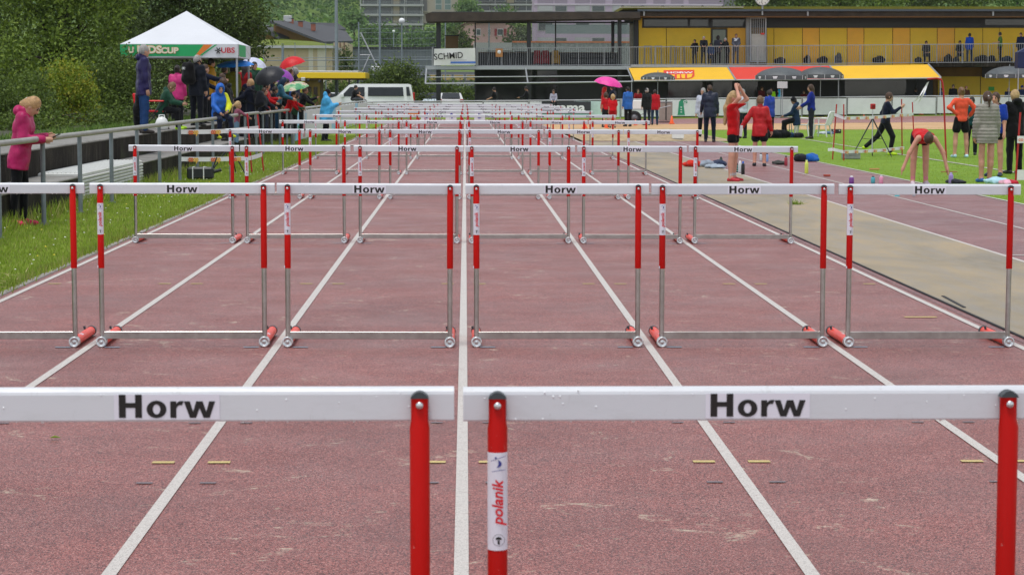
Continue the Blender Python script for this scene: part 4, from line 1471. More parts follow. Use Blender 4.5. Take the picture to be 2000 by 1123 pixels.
# green building-shaped logo panel
r_ = fence_at(1330)
if r_:
    M, lx, tp_, L = r_
    b = MB()
    zc = .06
    b.prism([(lx - .22, zc + .10), (lx + .22, zc + .10), (lx + .20, zc + .18), (lx + .14, zc + .60), (lx + .14, zc + .78), (lx + .34, zc + .78), (lx + .34, zc + .90), (lx + .22, zc + .97), (lx - .02, zc + .97), (lx - .14, zc + .86), (lx - .17, zc + .5), (lx - .20, zc + .18)], -.070, -.064, M=M)
    em = b.build('emblem', M_FGREEN, cf)
    for q in range(3): decal(em, M, lx - .05, lx + .04, zc + .24 + .14 * q, zc + .30 + .14 * q, M_FWHITE, y=-.0735)
    b = MB(); b.lathe([(0.05, 0), (.09, 0)], 12, 0, M @ Matrix.Translation((lx + .2, -.0735, zc + .86)) @ Matrix.Rotation(R(90), 4, 'X')); b.build('curl', M_FWHITE, em)
fence_text(1945, 'ijo', .85, M_INK, .02)
# ================================================================== CLUB PAVILION
M_YPANEL = mat('yellow_panel', (0.82, 0.53, 0.028), 0.55, var=0.10, scale=0.8, spec=0.3)
M_YPANEL2 = mat('yellow_panel_olive', (0.78, 0.51, 0.032), 0.55, var=0.10, scale=0.8, spec=0.3)
M_ODOOR = mat('orange_door', (0.84, 0.43, 0.03), 0.5, var=0.08, scale=1)
M_FRAME = mat('dark_frame', (0.018, 0.020, 0.023), 0.45, var=0.1)
M_FASCIA = mat('bitumen_fascia', (0.045, 0.034, 0.026), 0.8, var=0.5, scale=2.0, bump=0.4, bscale=6)
M_GUTTER = mat('gutter', (0.05, 0.065, 0.085), 0.4, var=0.1)
M_SOFFIT = mat('soffit', (0.22, 0.11, 0.04), 0.7, var=0.2)
M_BEAM = mat('beam_grey', (0.34, 0.36, 0.38), 0.45, metal=0.2, var=0.12)
M_AWN_Y = mat('awning_yellow', (0.80, 0.47, 0.03), 0.7, var=0.05, scale=1)
M_AWN_R = mat('awning_red', (0.68, 0.06, 0.04), 0.7, var=0.06, scale=1)
M_RAILM = mat('railing_grey', (0.28, 0.29, 0.30), 0.45, metal=0.3, var=0.1)
n = NT('dark_glass')
n.set('Roughness', 0.05); n.set('Specular IOR Level', 0.55)
n.color(n.ramp(n.noise(0.35, 3, 0.6), [(0.35, (0.010, 0.011, 0.011)), (0.7, (0.035, 0.040, 0.036))]))
M_DGLASS = n.m
def glass_mat(name, tint, alpha):
    n = NT(name)
    n.b.inputs['Base Color'].default_value = (*tint, 1); n.set('Roughness', 0.03); n.set('Alpha', alpha); n.set('Specular IOR Level', 0.7)
    return n.m
M_GLASS = glass_mat('clear_glass', (0.18, 0.21, 0.21), 0.16)
M_SEDUM = turf_material('sedum', (0.10, 0.11, 0.02), (0.20, 0.19, 0.03), (0.34, 0.26, 0.05))

def YF(x):                         # distance of the facade below photo column x
    return 128.0 - 4.0 * (x - 830) / 1170.0
def FP(x, y, off=0.0):
    return P(x, y, YF(x) + off)

pav = thing('pavilion', 'two storey yellow panelled club pavilion with balcony and flat roof', 'building', FP(1400, 232))
PO = Vector(pav.location)
def fbox(name, x0, x1, y0, y1, m_, off0, off1, parent=None, mb=None):
    """box whose front face spans photo columns x0..x1 and rows y0..y1 on the facade, off0 (front) to off1 (back)"""
    parent = parent or pav
    a = [FP(x0, y1, off0), FP(x1, y1, off0), FP(x1, y0, off0), FP(x0, y0, off0)]
    dv = Vector((0, off1 - off0, 0))
    b_ = [p + dv for p in a]
    m2 = mb or MB()
    m2.add([p - PO for p in a + b_], [(0, 1, 2, 3), (7, 6, 5, 4), (0, 4, 5, 1), (1, 5, 6, 2), (2, 6, 7, 3), (3, 7, 4, 0)])
    return None if mb is not None else m2.build(name, m_, parent)
def fpoly(name, pts, m_, th=0.05, parent=None):
    """pts: (x, y, off) slab"""
    parent = parent or pav
    a = [FP(*p) - PO for p in pts]
    nrm = (a[1] - a[0]).cross(a[2] - a[0]).normalized() * th
    n_ = len(a)
    m2 = MB(); m2.add(a + [p - nrm for p in a], [tuple(range(n_)), tuple(reversed(range(n_, 2 * n_)))] + [(i, i + n_, (i + 1) % n_ + n_, (i + 1) % n_) for i in range(n_)])
    return m2.build(name, m_, parent)

# roof: long slab with a deep front fascia
fpoly('roof', [(834, 42, -2.2), (1252, 36, -2.2), (1252, 36, 7.5), (834, 42, 7.5)], M_FASCIA, 0.12)
fpoly('fascia', [(834, 43.5, -2.25), (1250, 36.5, -2.25), (1250, 24.5, -2.25), (843, 25, -2.25), (832, 29, -2.25)], M_FASCIA, -0.35)
fbox('gutter', 843, 1250, 23.6, 25.8, M_GUTTER, -2.4, -2.2)
rf = fbox('roof', 1244, 2120, 23, 32.5, M_FASCIA, -2.0, 8.0)
fbox('gutter', 1246, 2120, 18.6, 22.6, M_GUTTER, -2.25, -1.9)
fbox('soffit_trim', 1246, 2120, 32.6, 34.4, M_SOFFIT, -1.95, -1.7)
fbox('sedum_roof', 1216, 2120, 13.5, 19, M_SEDUM, -1.0, 6.0)
fbox('roof_edge', 1210, 1452, 14.2, 15.6, mat('cream', (.62, .56, .42), .6), -1.1, -1.02)
for x in (1216, 1255, 1294, 1333, 1372, 1412, 1452):
    c_ = FP(x, 14, -.9) - PO; b = MB(); b.ball(c_, .10, .10, .09, 10, 6); b.build('roof_vent', M_FRAME, pav)
for x in (1258, 1578, 1940):
    fbox('bracket', x - 1.5, x + 1.5, 22.8, 31.5, M_BEAM, -2.15, -2.02)
# balcony deck and front beam
fbox('deck', 845, 1818, 130, 136, M_BEAM, -2.0, 3.4)
fbox('beam', 831, 1232, 129.4, 136.4, M_BEAM, -2.35, -2.01)
fbox('beam', 1232.5, 1816, 127.4, 132.0, M_BEAM, -2.35, -2.01)
fbox('deck', 1819, 2120, 120.5, 131, M_CONC_DARK, -2.0, 6)
# dark window strip and yellow wall panels upstairs
fbox('wall', 1247, 2120, 34.5, 131, mat('panel_joint', (.20, .12, .02), .7), 0.05, 7)
fbox('window_band', 1255, 2120, 36, 54.8, M_FRAME, 0.0, .048)
fbox('corner_post', 1238, 1247, 34, 131, M_FRAME, -.05, .4)
xs = [1256, 1345, 1385, 1391, 1456]
fbox('wall_panel', 1247.5, 1254, 36, 57, M_YPANEL, -.02, .04)
for a, b_ in ((1258, 1343), (1348, 1383), (1392, 1455)):
    fbox('window', a, b_, 39, 52, M_DGLASS, -.01, .04)
for a, b_ in ((1502, 1564), (1570, 1654), (1660, 1742), (1748, 1830), (1836, 1918), (1924, 2005), (2011, 2120)):
    fbox('window', a, b_, 37, 49.5, M_DGLASS, -.01, .04)
pan = [(1247.5, 1301, 0), (1302, 1388, 1), (1421, 1457, 2), (1498, 1511, 0), (1512, 1567, 1), (1568, 1600, 2), (1601, 1654, 1), (1655, 1687, 2), (1688, 1743, 1), (1744, 1777, 2), (1778, 1830, 1), (1831, 1864, 2), (1865, 1919, 1), (1920, 1952, 1), (1953, 2020, 0), (2021, 2120, 1)]
for a, b_, q in pan:
    fbox('door' if q == 2 else 'wall_panel', a + .15, b_ - .15, 55.5, 129.5, (M_YPANEL, M_YPANEL2, M_ODOOR)[q], -.03 if q < 2 else -.015, .04)
dr = fbox('glass_door', 1390, 1419, 57, 129.5, M_FRAME, -.03, .04)
fbox('pane', 1392, 1417, 59, 127, mat('door_glass', (.16, .19, .14), .1, var=.3, scale=.6), -.045, -.031, dr)
fbox('grey_post', 1457.5, 1464, 34.5, 130, M_BEAM, -.6, -.3)
# metal gate leaf with bars
gt = fbox('gate_frame', 1465, 1467.5, 35, 122, M_BEAM, -1.2, -1.1)
fbox('gate_frame', 1494.5, 1497, 35, 122, M_BEAM, -1.2, -1.1); fbox('gate_frame', 1467.5, 1494.5, 35, 37, M_BEAM, -1.19, -1.11); fbox('gate_frame', 1467.5, 1494.5, 119.5, 122, M_BEAM, -1.19, -1.11)
fbox('gate_panel', 1468, 1494, 67, 119, mat('gate_sheet', (.40, .40, .36), .5), -1.16, -1.14)
mb = MB()
for x in (1471, 1475, 1479, 1483, 1487, 1491): fbox('', x - .5, x + .5, 37, 67, None, -1.17, -1.13, mb=mb)
mb.build('gate_bars', M_BEAM, pav)
fbox('gate_sign', 1486, 1493, 65, 68.5, M_AWN_R, -1.22, -1.21)
# terrace end: columns, glass screens
for x0, x1 in ((852, 861), (1029, 1037), (1207, 1214)):
    fbox('column', x0, x1, 38, 206, M_FRAME, -1.6, -1.2)
for x0, x1 in ((927, 929.5), (1084, 1086.5), (1194, 1200)):
    fbox('mullion', x0, x1, 42, 131, M_FRAME, 2.6, 2.75)
for x0, x1 in ((930, 1028), (1038, 1084), (1087, 1194), (1200, 1238)):
    fbox('glass_screen', x0, x1, 46, 130, M_GLASS, 2.66, 2.70)
fbox('header', 930, 1238, 43, 46, M_FRAME, 2.6, 2.75)
# ground floor: dark glazing, recess on the right
fbox('glazing', 929, 1090, 137, 226, M_DGLASS, 1.0, 1.2)
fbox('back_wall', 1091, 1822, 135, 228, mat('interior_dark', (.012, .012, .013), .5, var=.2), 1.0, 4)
for a, b_ in ((1305, 1372), (1392, 1430), (1445, 1480), (1650, 1770)):
    fbox('window', a, b_, 150, 193, M_DGLASS, .9, .98)
for a in (927, 1088, 1236, 1380, 1522, 1640, 1790):
    fbox('mullion', a, a + 3, 137, 228, M_FRAME, .86, 1.0)
fbox('wall', 1823, 2120, 131.5, 228, mat('ochre_wall', (.22, .115, .015), .7, var=.2, scale=1), 2.0, 6)
fbox('wall_panel', 1832, 1914, 150, 226, M_YPANEL2, 1.93, 1.99); fbox('wall_panel', 1916, 2120, 150, 226, M_YPANEL, 1.93, 1.99)
fbox('dark_panel', 1918, 2040, 132, 152, M_FRAME, 1.9, 1.925)  # flat dark plate just in front of the ochre wall
fbox('green_sign', 1931, 1942, 170, 178, mat('sign_green', (.05, .38, .06), .5), 1.88, 1.92)
for x0 in (1233, 1637, 1836):
    fbox('awning_post', x0, x0 + 1.6, 152, 232, M_BEAM, -4.2, -4.12)

# balcony balustrade: rails are parts, the thin bars are one mass
def top_y(x): return 94.5 - 9.5 * (x - 930) / 1070.0
def bot_y(x): return 128.5 - 7.5 * (x - 930) / 1070.0
def lrail(name, x0, x1, f0, dy, m_):
    mb = MB()
    xs = np.linspace(x0, x1, 12)
    for a, b_ in zip(xs[:-1], xs[1:]):
        A = [FP(a, f0(a) + dy, -2.06), FP(b_, f0(b_) + dy, -2.06), FP(b_, f0(b_), -2.06), FP(a, f0(a), -2.06)]
        Bq = [p + Vector((0, .05, 0)) for p in A]
        mb.add([p - PO for p in A + Bq], [(0, 1, 2, 3), (7, 6, 5, 4), (0, 4, 5, 1), (2, 6, 7, 3)])
    return mb.build(name, m_, pav)
lrail('handrail', 930, 2120, top_y, 1.5, M_RAILM)
lrail('bottom_rail', 930, 2120, bot_y, 1.2, M_RAILM)
mb = MB()
x = 934.0
while x < 2100:
    a = FP(x, bot_y(x), -2.05); b_ = FP(x, top_y(x) + 1, -2.05)
    mb.tube([a - PO, b_ - PO], 0.012, 4, caps=False); x += 4.35
o = mb.build('baluster', M_RAILM, pav); o['kind'] = 'stuff'
x = 930.0
while x < 2110:
    fbox('railing_post', x - .7, x + .7, top_y(x), bot_y(x) + 2, M_RAILM, -2.10, -2.03); x += 50

# awnings: open frames on the left, three cloth ones
def awning(x0, x1, m_, yt0, yt1, yb0, yb1, dx, label=None):
    if m_ is not None:
        return fpoly('awning', [(x0 + dx, yb0, -4.2), (x1 + dx * 1.3, yb1, -4.2), (x1, yt1, -2.4), (x0, yt0, -2.4)], m_, 0.03)
ay = awning(1228, 1420, M_AWN_Y, 133.5, 132, 157.5, 155.5, 11)
awning(1424, 1619, M_AWN_R, 132, 129.5, 155.5, 154.5, 14)
awning(1621, 1812, M_AWN_Y, 129.5, 126.5, 154.5, 151.5, 19)
def stick(name, a, b_, r, m_, parent=None):
    mb = MB(); mb.tube([FP(*a) - PO, FP(*b_) - PO], r, 8); return mb.build(name, m_, parent or pav)
for (xa, xb, yt, yb) in ((833, 831, 136, 164), (1027, 1031, 135, 162.5), (1225, 1236, 133, 159), (1421, 1437, 131.8, 156.3), (1620, 1642, 129, 155), (1813, 1838, 126, 152)):
    stick('awning_arm', (xa, yt, -2.4), (xb, yb, -4.2), .05, M_BEAM)
stick('awning_bar', (831, 164, -4.2), (1031, 162.8, -4.2), .045, M_BEAM); stick('awning_bar', (1031, 162.8, -4.2), (1236, 160, -4.2), .045, M_BEAM)
stick('awning_bar', (834, 151.5, -3.4), (1229, 149, -3.4), .03, M_BEAM)
stick('awning_bar', (1238, 159, -4.22), (1436, 157, -4.22), .045, M_BEAM); stick('awning_bar', (1438, 157, -4.22), (1640, 155.8, -4.22), .045, M_BEAM); stick('awning_bar', (1642, 155.6, -4.22), (1838, 153, -4.22), .045, M_BEAM)
# crest printed on the first awning
def aw(x, y, lift=.03):
    t = (y - 132.6) / (156.3 - 132.6); off = -2.4 - 1.8 * t
    return FP(x, y, off - lift) - PO + Vector((0, 0, .012))
def aw_poly(name, pts, m_, lift):
    mb = MB(); mb.add([aw(x, y, lift) for x, y in pts], [tuple(reversed(range(len(pts))))]); return mb.build(name, m_, ay)
aw_poly('crest', [(1296, 138.2), (1356, 137.4), (1356.5, 149), (1352, 153), (1345, 154.8), (1306, 155), (1300, 151), (1296, 144)], M_AWN_R, .03)
aw_poly('crest_field', [(1330, 146), (1353, 145), (1350, 152), (1340, 154), (1332, 154)], M_AWN_Y, .05)
aw_poly('crest_field', [(1306, 147), (1318, 146.5), (1318, 149), (1310, 154.2), (1306, 153)], M_AWN_Y, .05)
aw_poly('crest_bar', [(1322, 146.5), (1328, 146.2), (1328, 154), (1322, 154.2)], M_AWN_Y, .05)
aw_poly('crest_bar', [(1338, 146), (1342, 145.8), (1342, 153.4), (1338, 153.8)], M_AWN_R, .07)
tm = text_mesh('lettering', 'HORW', 0.36, M_TWHITE, bold=.03, sx=1.35)
to = link('lettering', tm, ay)
c0 = aw(1327, 142.8, .07); ux = (aw(1340, 142.6, .07) - aw(1310, 142.9, .07)).normalized(); uz = (aw(1327, 139, .07) - aw(1327, 147, .07)).normalized(); uy = uz.cross(ux)
to.matrix_local = Matrix(((ux.x, uy.x, uz.x, c0.x), (ux.y, uy.y, uz.y, c0.y), (ux.z, uy.z, uz.z, c0.z), (0, 0, 0, 1)))

# clock on the roof edge
ck = thing('clock', 'round white station clock standing on the pavilion roof edge', 'clock', FP(1489, 30, -2.2))
c_ = FP(1489, -3.5, -2.3) - Vector(ck.location)
b = MB(); b.tube([(0, 0, 0), (0, 0, c_.z)], .05, 8); b.build('pole', M_BEAM, ck)
Mc = Matrix.Translation(c_) @ Matrix.Rotation(R(90), 4, 'X')
b = MB(); b.lathe([(0, -.06), (.46, -.06), (.46, .04), (.43, .06), (.42, .045), (0, .045)], 28, 0, Mc); hd = b.build('casing', M_BEAM, ck)
b = MB(); b.lathe([(0, .05), (.415, .05)], 28, 0, Mc); fc_ = b.build('dial', mat('dial', (.66, .64, .60), .4, var=.04), ck)
for k in range(12):
    b = MB(); b.box(-.012, .012, .30, .39, .052, .056, M=Mc @ Matrix.Rotation(R(30 * k), 4, 'Z')); b.build('hour_mark', M_INK, fc_)
for ang, ln, w in ((-40, .24, .018), (170, .33, .012)):
    b = MB(); b.box(-w, w, -.04, ln, .058, .062, M=Mc @ Matrix.Rotation(R(ang), 4, 'Z')); b.build('hand', M_INK, fc_)

# banner on the terrace corner
bn = thing('banner', 'white sponsor banner with black lettering and blue bar on the terrace corner', 'banner', FP(888, 129, -2.4))
BO = Vector(bn.location)
A = [FP(847, 128.5, -2.45), FP(929, 127.5, -2.45), FP(928, 94.5, -2.45), FP(848, 96, -2.45)]
mb = MB()
N = 14
vs = []
for j in range(7):
    for i in range(N + 1):
        u, v_ = i / N, j / 6
        p = A[0].lerp(A[1], u).lerp(A[3].lerp(A[2], u), v_); p = p + Vector((0, .03 * math.sin(u * 9 + v_ * 3) - .01, 0)); vs.append(p - BO)
mb.add(vs, [(j * (N + 1) + i, j * (N + 1) + i + 1, (j + 1) * (N + 1) + i + 1, (j + 1) * (N + 1) + i) for j in range(6) for i in range(N)], 0, True)
mb.build('cloth', mat('banner_cloth', (.66, .67, .65), .6, var=.06), bn)
lt = link('lettering', text_mesh('lettering', 'SCHMID', .52, M_INK, bold=.014, sx=0.92), bn)
lt.matrix_local = Matrix.Translation(FP(876, 110.5, -2.62) - BO) @ Matrix.Rotation(R(-4), 4, 'Y')
A = [FP(880, 121, -2.53), FP(929, 120.6, -2.53), FP(929, 124.4, -2.53), FP(880, 124.8, -2.53)]
mb = MB(); mb.add([p - BO for p in A], [(3, 2, 1, 0)]); mb.build('stripe', mat('stripe_blue', (.06, .16, .50), .5), bn)
A = [FP(879, 117.6, -2.53), FP(912, 117.2, -2.53), FP(912, 118.4, -2.53), FP(879, 118.8, -2.53)]
mb = MB(); mb.add([p - BO for p in A], [(3, 2, 1, 0)]); mb.build('small_print', mat('print_grey', (.4, .4, .4), .6), bn)
for x in (845, 931):
    mb = MB(); mb.tube([FP(x, 131, -2.3) - BO, FP(x, 93, -2.3) - BO], .05, 8); mb.build('post', M_RAILM, bn)

# things standing on the terrace behind the railing
def deck_item(name, label, cat, x0, x1, y0, y1, m_, off=1.2, depth=.6, extra=None, group=None):
    t = thing(name, label, cat, FP((x0 + x1) / 2, y1, off), group=group)
    o_ = Vector(t.location)
    A = [FP(x0, y1, off) - o_, FP(x1, y1, off) - o_, FP(x1, y0, off) - o_, FP(x0, y0, off) - o_]
    w = A[1].x - A[0].x; hgt = A[3].z - A[0].z
    return t, w, hgt
t, w, hg = deck_item('target_board', 'orange square board with white disc hung on terrace railing', 'board', 968, 982, 95.5, 112, None, -2.16)
b = MB(); b.rbox(-w / 2, w / 2, -.03, .01, 0, hg, .01); b.build('board', mat('board_orange', (.40, .18, .06), .7), t)
b = MB(); b.lathe([(0, 0), (.11, 0), (.11, -.02)], 16, 0, Matrix.Translation((0, -.035, hg * .6)) @ Matrix.Rotation(R(90), 4, 'X')); b.build('disc', M_TWHITE, t)
def chair_stack(label, x0, x1, y0, y1, off, m_):
    t, w, hg = deck_item('folding_table', label, 'table', x0, x1, y0, y1, None, off)
    b = MB(); b.rbox(-w / 2, w / 2, -.25, .25, hg - .04, hg, .01); b.build('top', m_, t)
    for sx in (-1, 1):
        for sy in (-1, 1):
            b = MB(); b.tube([(sx * w * .45, sy * .2, 0), (sx * w * .38, sy * .2, hg - .04)], .016, 6); b.build('leg', M_RAILM, t)
        b = MB(); b.tube([(sx * w * .43, -.2, hg * .4), (sx * w * .43, .2, hg * .4)], .014, 6); b.build('stretcher', M_RAILM, t)
chair_stack('folding table with bare metal legs leftmost of four against the yellow wall', 1257, 1273, 90, 127, -.6, M_RAILM)
chair_stack('folding table with bare metal legs second of four against the yellow wall', 1278, 1293, 90, 127, -.6, M_RAILM)
chair_stack('narrow metal table third of four against the yellow wall', 1309, 1318, 90, 127, -.6, M_RAILM)
chair_stack('dark topped table rightmost of four against the yellow wall', 1319, 1338, 91, 126, -.6, M_FRAME)
chair_stack('dark high table behind the left terrace railing', 950, 1000, 100, 128, .9, M_FRAME)
chair_stack('dark high table beside the red armchairs on terrace', 1005, 1036, 101, 128, .9, M_FRAME)
for i, (x0, x1, c, lb) in enumerate(((1043, 1056, (.24, .012, .02), 'dark red upholstered armchair beside the terrace column'), (1058, 1072, (.24, .012, .02), 'dark red upholstered armchair second from the terrace column'), (1078, 1092, (.34, .19, .02), 'mustard armchair beside the red armchairs on terrace'))):
    t, w, hg = deck_item('armchair', lb, 'chair', x0, x1, 99, 128, None, .4)
    m_ = mat('uphol%d' % i, c, .8)
    b = MB(); b.rbox(-w / 2, w / 2, -.25, .25, .1, .45, .04); b.build('seat', m_, t)
    b = MB(); b.rbox(-w / 2, w / 2, .12, .28, .4, hg, .05); b.build('backrest', m_, t)
    for sx in (-1, 1):
        b = MB(); b.rbox(sx * w / 2 - .05, sx * w / 2 + .05, -.25, .2, .05, .62, .03); b.build('armrest', m_, t)
t, w, hg = deck_item('bar_counter', 'long black bar counter behind the left terrace railing', 'counter', 934, 1206, 103, 130, None, 2.0)
b = MB(); b.rbox(-w / 2, w / 2, -.25, .25, 0, hg - .05, .02); b.build('front', M_FRAME, t)
b = MB(); b.rbox(-w / 2 - .03, w / 2 + .03, -.32, .32, hg - .05, hg, .01); b.build('top', mat('counter_wood', (.10, .055, .03), .6), t)
t, w, hg = deck_item('sofa', 'long black lounge sofa behind the terrace railing', 'sofa', 1110, 1200, 104, 128, None, 1.2)
b = MB(); b.rbox(-w / 2, w / 2, -.4, .4, .05, .42, .06); b.build('seat', M_FRAME, t)
b = MB(); b.rbox(-w / 2, w / 2, .2, .45, .4, hg, .08); b.build('backrest', M_FRAME, t)
for sx in (-1, 1):
    b = MB(); b.rbox(sx * w / 2 - .1, sx * w / 2 + .1, -.38, .3, .1, .62, .06); b.build('armrest', M_FRAME, t)
t, w, hg = deck_item('notice_board', 'brown wooden notice board standing above the banner', 'board', 870, 895, 71, 95, None, 1.5)
b = MB(); b.rbox(-w / 2, w / 2, -.04, .04, 0, hg, .02); b.build('board', mat('board_brown', (.14, .085, .03), .7), t)
b = MB(); b.rbox(-w / 2 - .05, w / 2 + .05, -.05, .05, hg, hg + .06, .02); b.build('top_rail', M_FRAME, t)

# bags along the wall
def bag(label, x, y, off, w, hgt, col, parentz=None, group=None):
    p = FP(x, y, off)
    t = thing('sports_bag', label, 'bag', p, random.uniform(-.4, .4), group)
    pr = [('e', (0, 0, hgt * .42), np.array((w / 2, w * .32, hgt * .45)), None), ('e', (w * .12, -.03, hgt * .62), np.array((w * .28, w * .25, hgt * .38)), None), ('c', (-w * .3, -.05, hgt * .2), (w * .3, -.05, hgt * .2), hgt * .2, hgt * .2)]
    link('sack', sdf_mesh('sack', pr, cloth(col), .028, .05, wobble=.012), t)
    b = MB(); b.tube([(-w * .2, -.02, hgt * .7), (-w * .1, -.05, hgt * 1.0), (w * .12, -.05, hgt * 1.0), (w * .2, -.02, hgt * .75)], .016, 6); b.build('strap', cloth('#0b0b0d'), t)
    return t
GB = 'sports bags along the balcony wall'
for x, w, hh, c, lb in ((1523, .75, .38, '#101114', 'black and yellow sports bag beside the balcony gate'), (1576, .45, .50, '#0c0c10', 'tall black bag leaning below the first orange door'),
                       (1606, .7, .42, '#0d0e12', 'black bags heap right of the first orange door'), (1637, .45, .62, '#4a4c52', 'grey tall bag standing between two orange doors'),
                       (1716, .8, .42, '#0d0d10', 'lone black bag pile between the second and third orange doors'), (1793, .5, .34, '#16181c', 'low black bag beside the balcony sitter with folded arms'),
                       (1851, .5, .50, '#101216', 'upright black bag left of the blue jacket on the balcony'), (1867, .4, .34, '#22262c', 'small dark bag at the feet of the balcony group'),
                       (1917, .9, .42, '#14161a', 'wide dark bag right of the blue jacket on the balcony'), (1935, .6, .40, '#101114', 'black bag behind the green topped balcony child'), (1965, .8, .36, '#1d3048', 'navy blue bag beside the navy standing balcony person')):
    bag(lb, x, bot_y(x) + .5, -.6, w, hh, c, group=GB)
# ================================================================== HILL, FAR BUILDINGS, MASTS, VEGETATION
def hill_z(X, Y):
    pts = [(0, 0), (170, 0), (260, 2.5), (370, 7.0), (450, 9.5), (600, 15.0), (700, 27), (850, 62), (1100, 130), (1300, 150)]
    for (a, za), (b_, zb) in zip(pts[:-1], pts[1:]):
        if a <= Y <= b_:
            z = za + (zb - za) * (Y - a) / (b_ - a); break
    else: z = 150
    return z + (1.2 * math.sin(X * .021 + Y * .013) + .8 * math.sin(X * .05 - Y * .03)) * clamp((Y - 200) / 200)
vs, fs = [], []
NX, NY = 60, 70
for j in range(NY + 1):
    Y = 170 + (1300 - 170) * (j / NY) ** 1.2
    for i in range(NX + 1):
        X = -500 + 1000 * i / NX
        vs.append((X, Y, hill_z(X, Y) - 0.05))
for j in range(NY):
    for i in range(NX):
        a = j * (NX + 1) + i; fs.append((a, a + 1, a + NX + 2, a + NX + 1))
mb = MB(); mb.add(vs, fs, 0, True)
mb.build('hill', turf_material('hill_meadow', (0.070, 0.125, 0.025), (0.12, 0.19, 0.04), (0.17, 0.24, 0.06)))['kind'] = 'structure'
sheet('car_park', -40, 60, 121, 170, -0.03, mat('asphalt', (.055, .055, .058), .85, var=.25, scale=1.5, bump=.3), nx=10, ny=6)

LEAF = {
    'lime': [leafmat('leaf_lime_a', (0.140, 0.215, 0.028)), leafmat('leaf_lime_b', (0.215, 0.300, 0.048)), leafmat('leaf_lime_c', (0.085, 0.140, 0.020))],
    'yellow': [leafmat('leaf_yel_a', (0.200, 0.265, 0.022)), leafmat('leaf_yel_b', (0.145, 0.225, 0.022)), leafmat('leaf_yel_c', (0.310, 0.310, 0.035))],
    'dark': [leafmat('leaf_dark_a', (0.062, 0.098, 0.020)), leafmat('leaf_dark_b', (0.100, 0.150, 0.030)), leafmat('leaf_dark_c', (0.040, 0.062, 0.014))],
    'mid': [leafmat('leaf_mid_a', (0.095, 0.150, 0.026)), leafmat('leaf_mid_b', (0.150, 0.215, 0.040)), leafmat('leaf_mid_c', (0.058, 0.095, 0.018))],
    'far': [leafmat('leaf_far_a', (0.093, 0.178, 0.046)), leafmat('leaf_far_b', (0.147, 0.248, 0.070)), leafmat('leaf_far_c', (0.059, 0.124, 0.040))],
}
M_BARK = mat('bark', (.045, .035, .026), .95, var=.35, scale=8, bump=.8, bscale=20)

def crown_mesh(name, lobes, count, size, mats_, core=None):
    """diamond leaves gathered in twig sprays through the lobes: (centre, (rx, ry, rz))"""
    vol = np.array([l[1][0] * l[1][1] * l[1][2] for l in lobes]) ** (2 / 3)
    pick = rng.choice(len(lobes), count // 13 + 1, p=vol / vol.sum())
    C = np.array([tuple(l[0]) for l in lobes])[pick]; RR = np.array([l[1] for l in lobes])[pick]
    d = rng.normal(size=C.shape); d /= np.linalg.norm(d, axis=1)[:, None]
    rad = 1.06 - 0.62 * rng.uniform(0, 1, len(C)) ** 1.7
    tw = C + d * RR * rad[:, None]
    lum = rng.normal(0, 1.0, len(C))
    ctr = np.repeat(tw, 13, 0)[:count]; lum = np.repeat(lum, 13)[:count]
    ctr = ctr + rng.normal(0, 1, ctr.shape) * size * 1.5
    N_ = len(ctr)
    nrm = rng.normal(size=(N_, 3)); nrm[:, 2] += .55; nrm /= np.linalg.norm(nrm, axis=1)[:, None]
    t = np.cross(nrm, rng.normal(size=(N_, 3))); t /= np.linalg.norm(t, axis=1)[:, None]
    b_ = np.cross(nrm, t)
    ln = size * rng.uniform(.65, 1.3, N_)[:, None]; wd = ln * .55
    v = np.stack([ctr - t * ln * .5, ctr + b_ * wd * .5 + nrm * ln * .08, ctr + t * ln * .5 - nrm * ln * .1, ctr - b_ * wd * .5 + nrm * ln * .08], 1).reshape(-1, 3)
    f = np.arange(N_ * 4).reshape(-1, 4)
    mi = np.where(lum > .7, 1, np.where(lum < -.6, 2, 0))
    fl = rng.uniform(0, 1, N_) < .22
    mi[fl] = rng.integers(0, 3, fl.sum())
    return raw_mesh(name, v, f, mats_, mi=mi)

def tree(name, label, cat, base, lobes, count, size, pal, trunk=.18, top=None, group=None, limbs=True):
    t = thing(name, label, cat, base, group=group)
    o_ = Vector(base)
    L = [(Vector(c) - o_, r) for c, r in lobes]
    cr = link('crown', crown_mesh('crown', L, count, size, LEAF[pal]), t)
    tr = MB()
    cz = sum((l[0] for l in L), Vector()) / len(L)
    tr.tube([(0, 0, -.3), (cz.x * .2, cz.y * .2, cz.z * .4), (cz.x * .7, cz.y * .7, cz.z * 1.0)], [trunk, trunk * .75, trunk * .4], 9)
    if limbs:
        for c, r in L:
            s0 = Vector((cz.x * .25, cz.y * .25, cz.z * random.uniform(.35, .6)))
            md = s0.lerp(c, .55) + Vector((random.uniform(-.2, .2), random.uniform(-.2, .2), .15))
            tr.tube([s0, md, c], [trunk * .42, trunk * .28, trunk * .10], 6)
    tr.build('trunk', M_BARK, t)
    return t

def lob(x, y, Y, rx, ry_px, depth=None):
    """lobe seen at pixel x, y with pixel radii"""
    s = F_PX / Y
    return (P(x, y, Y), (rx / s, (depth if depth else rx / s), ry_px / s))

def gbase(x, Y, z): 
    p = P(x, 200, Y); return (p.x, Y, z)

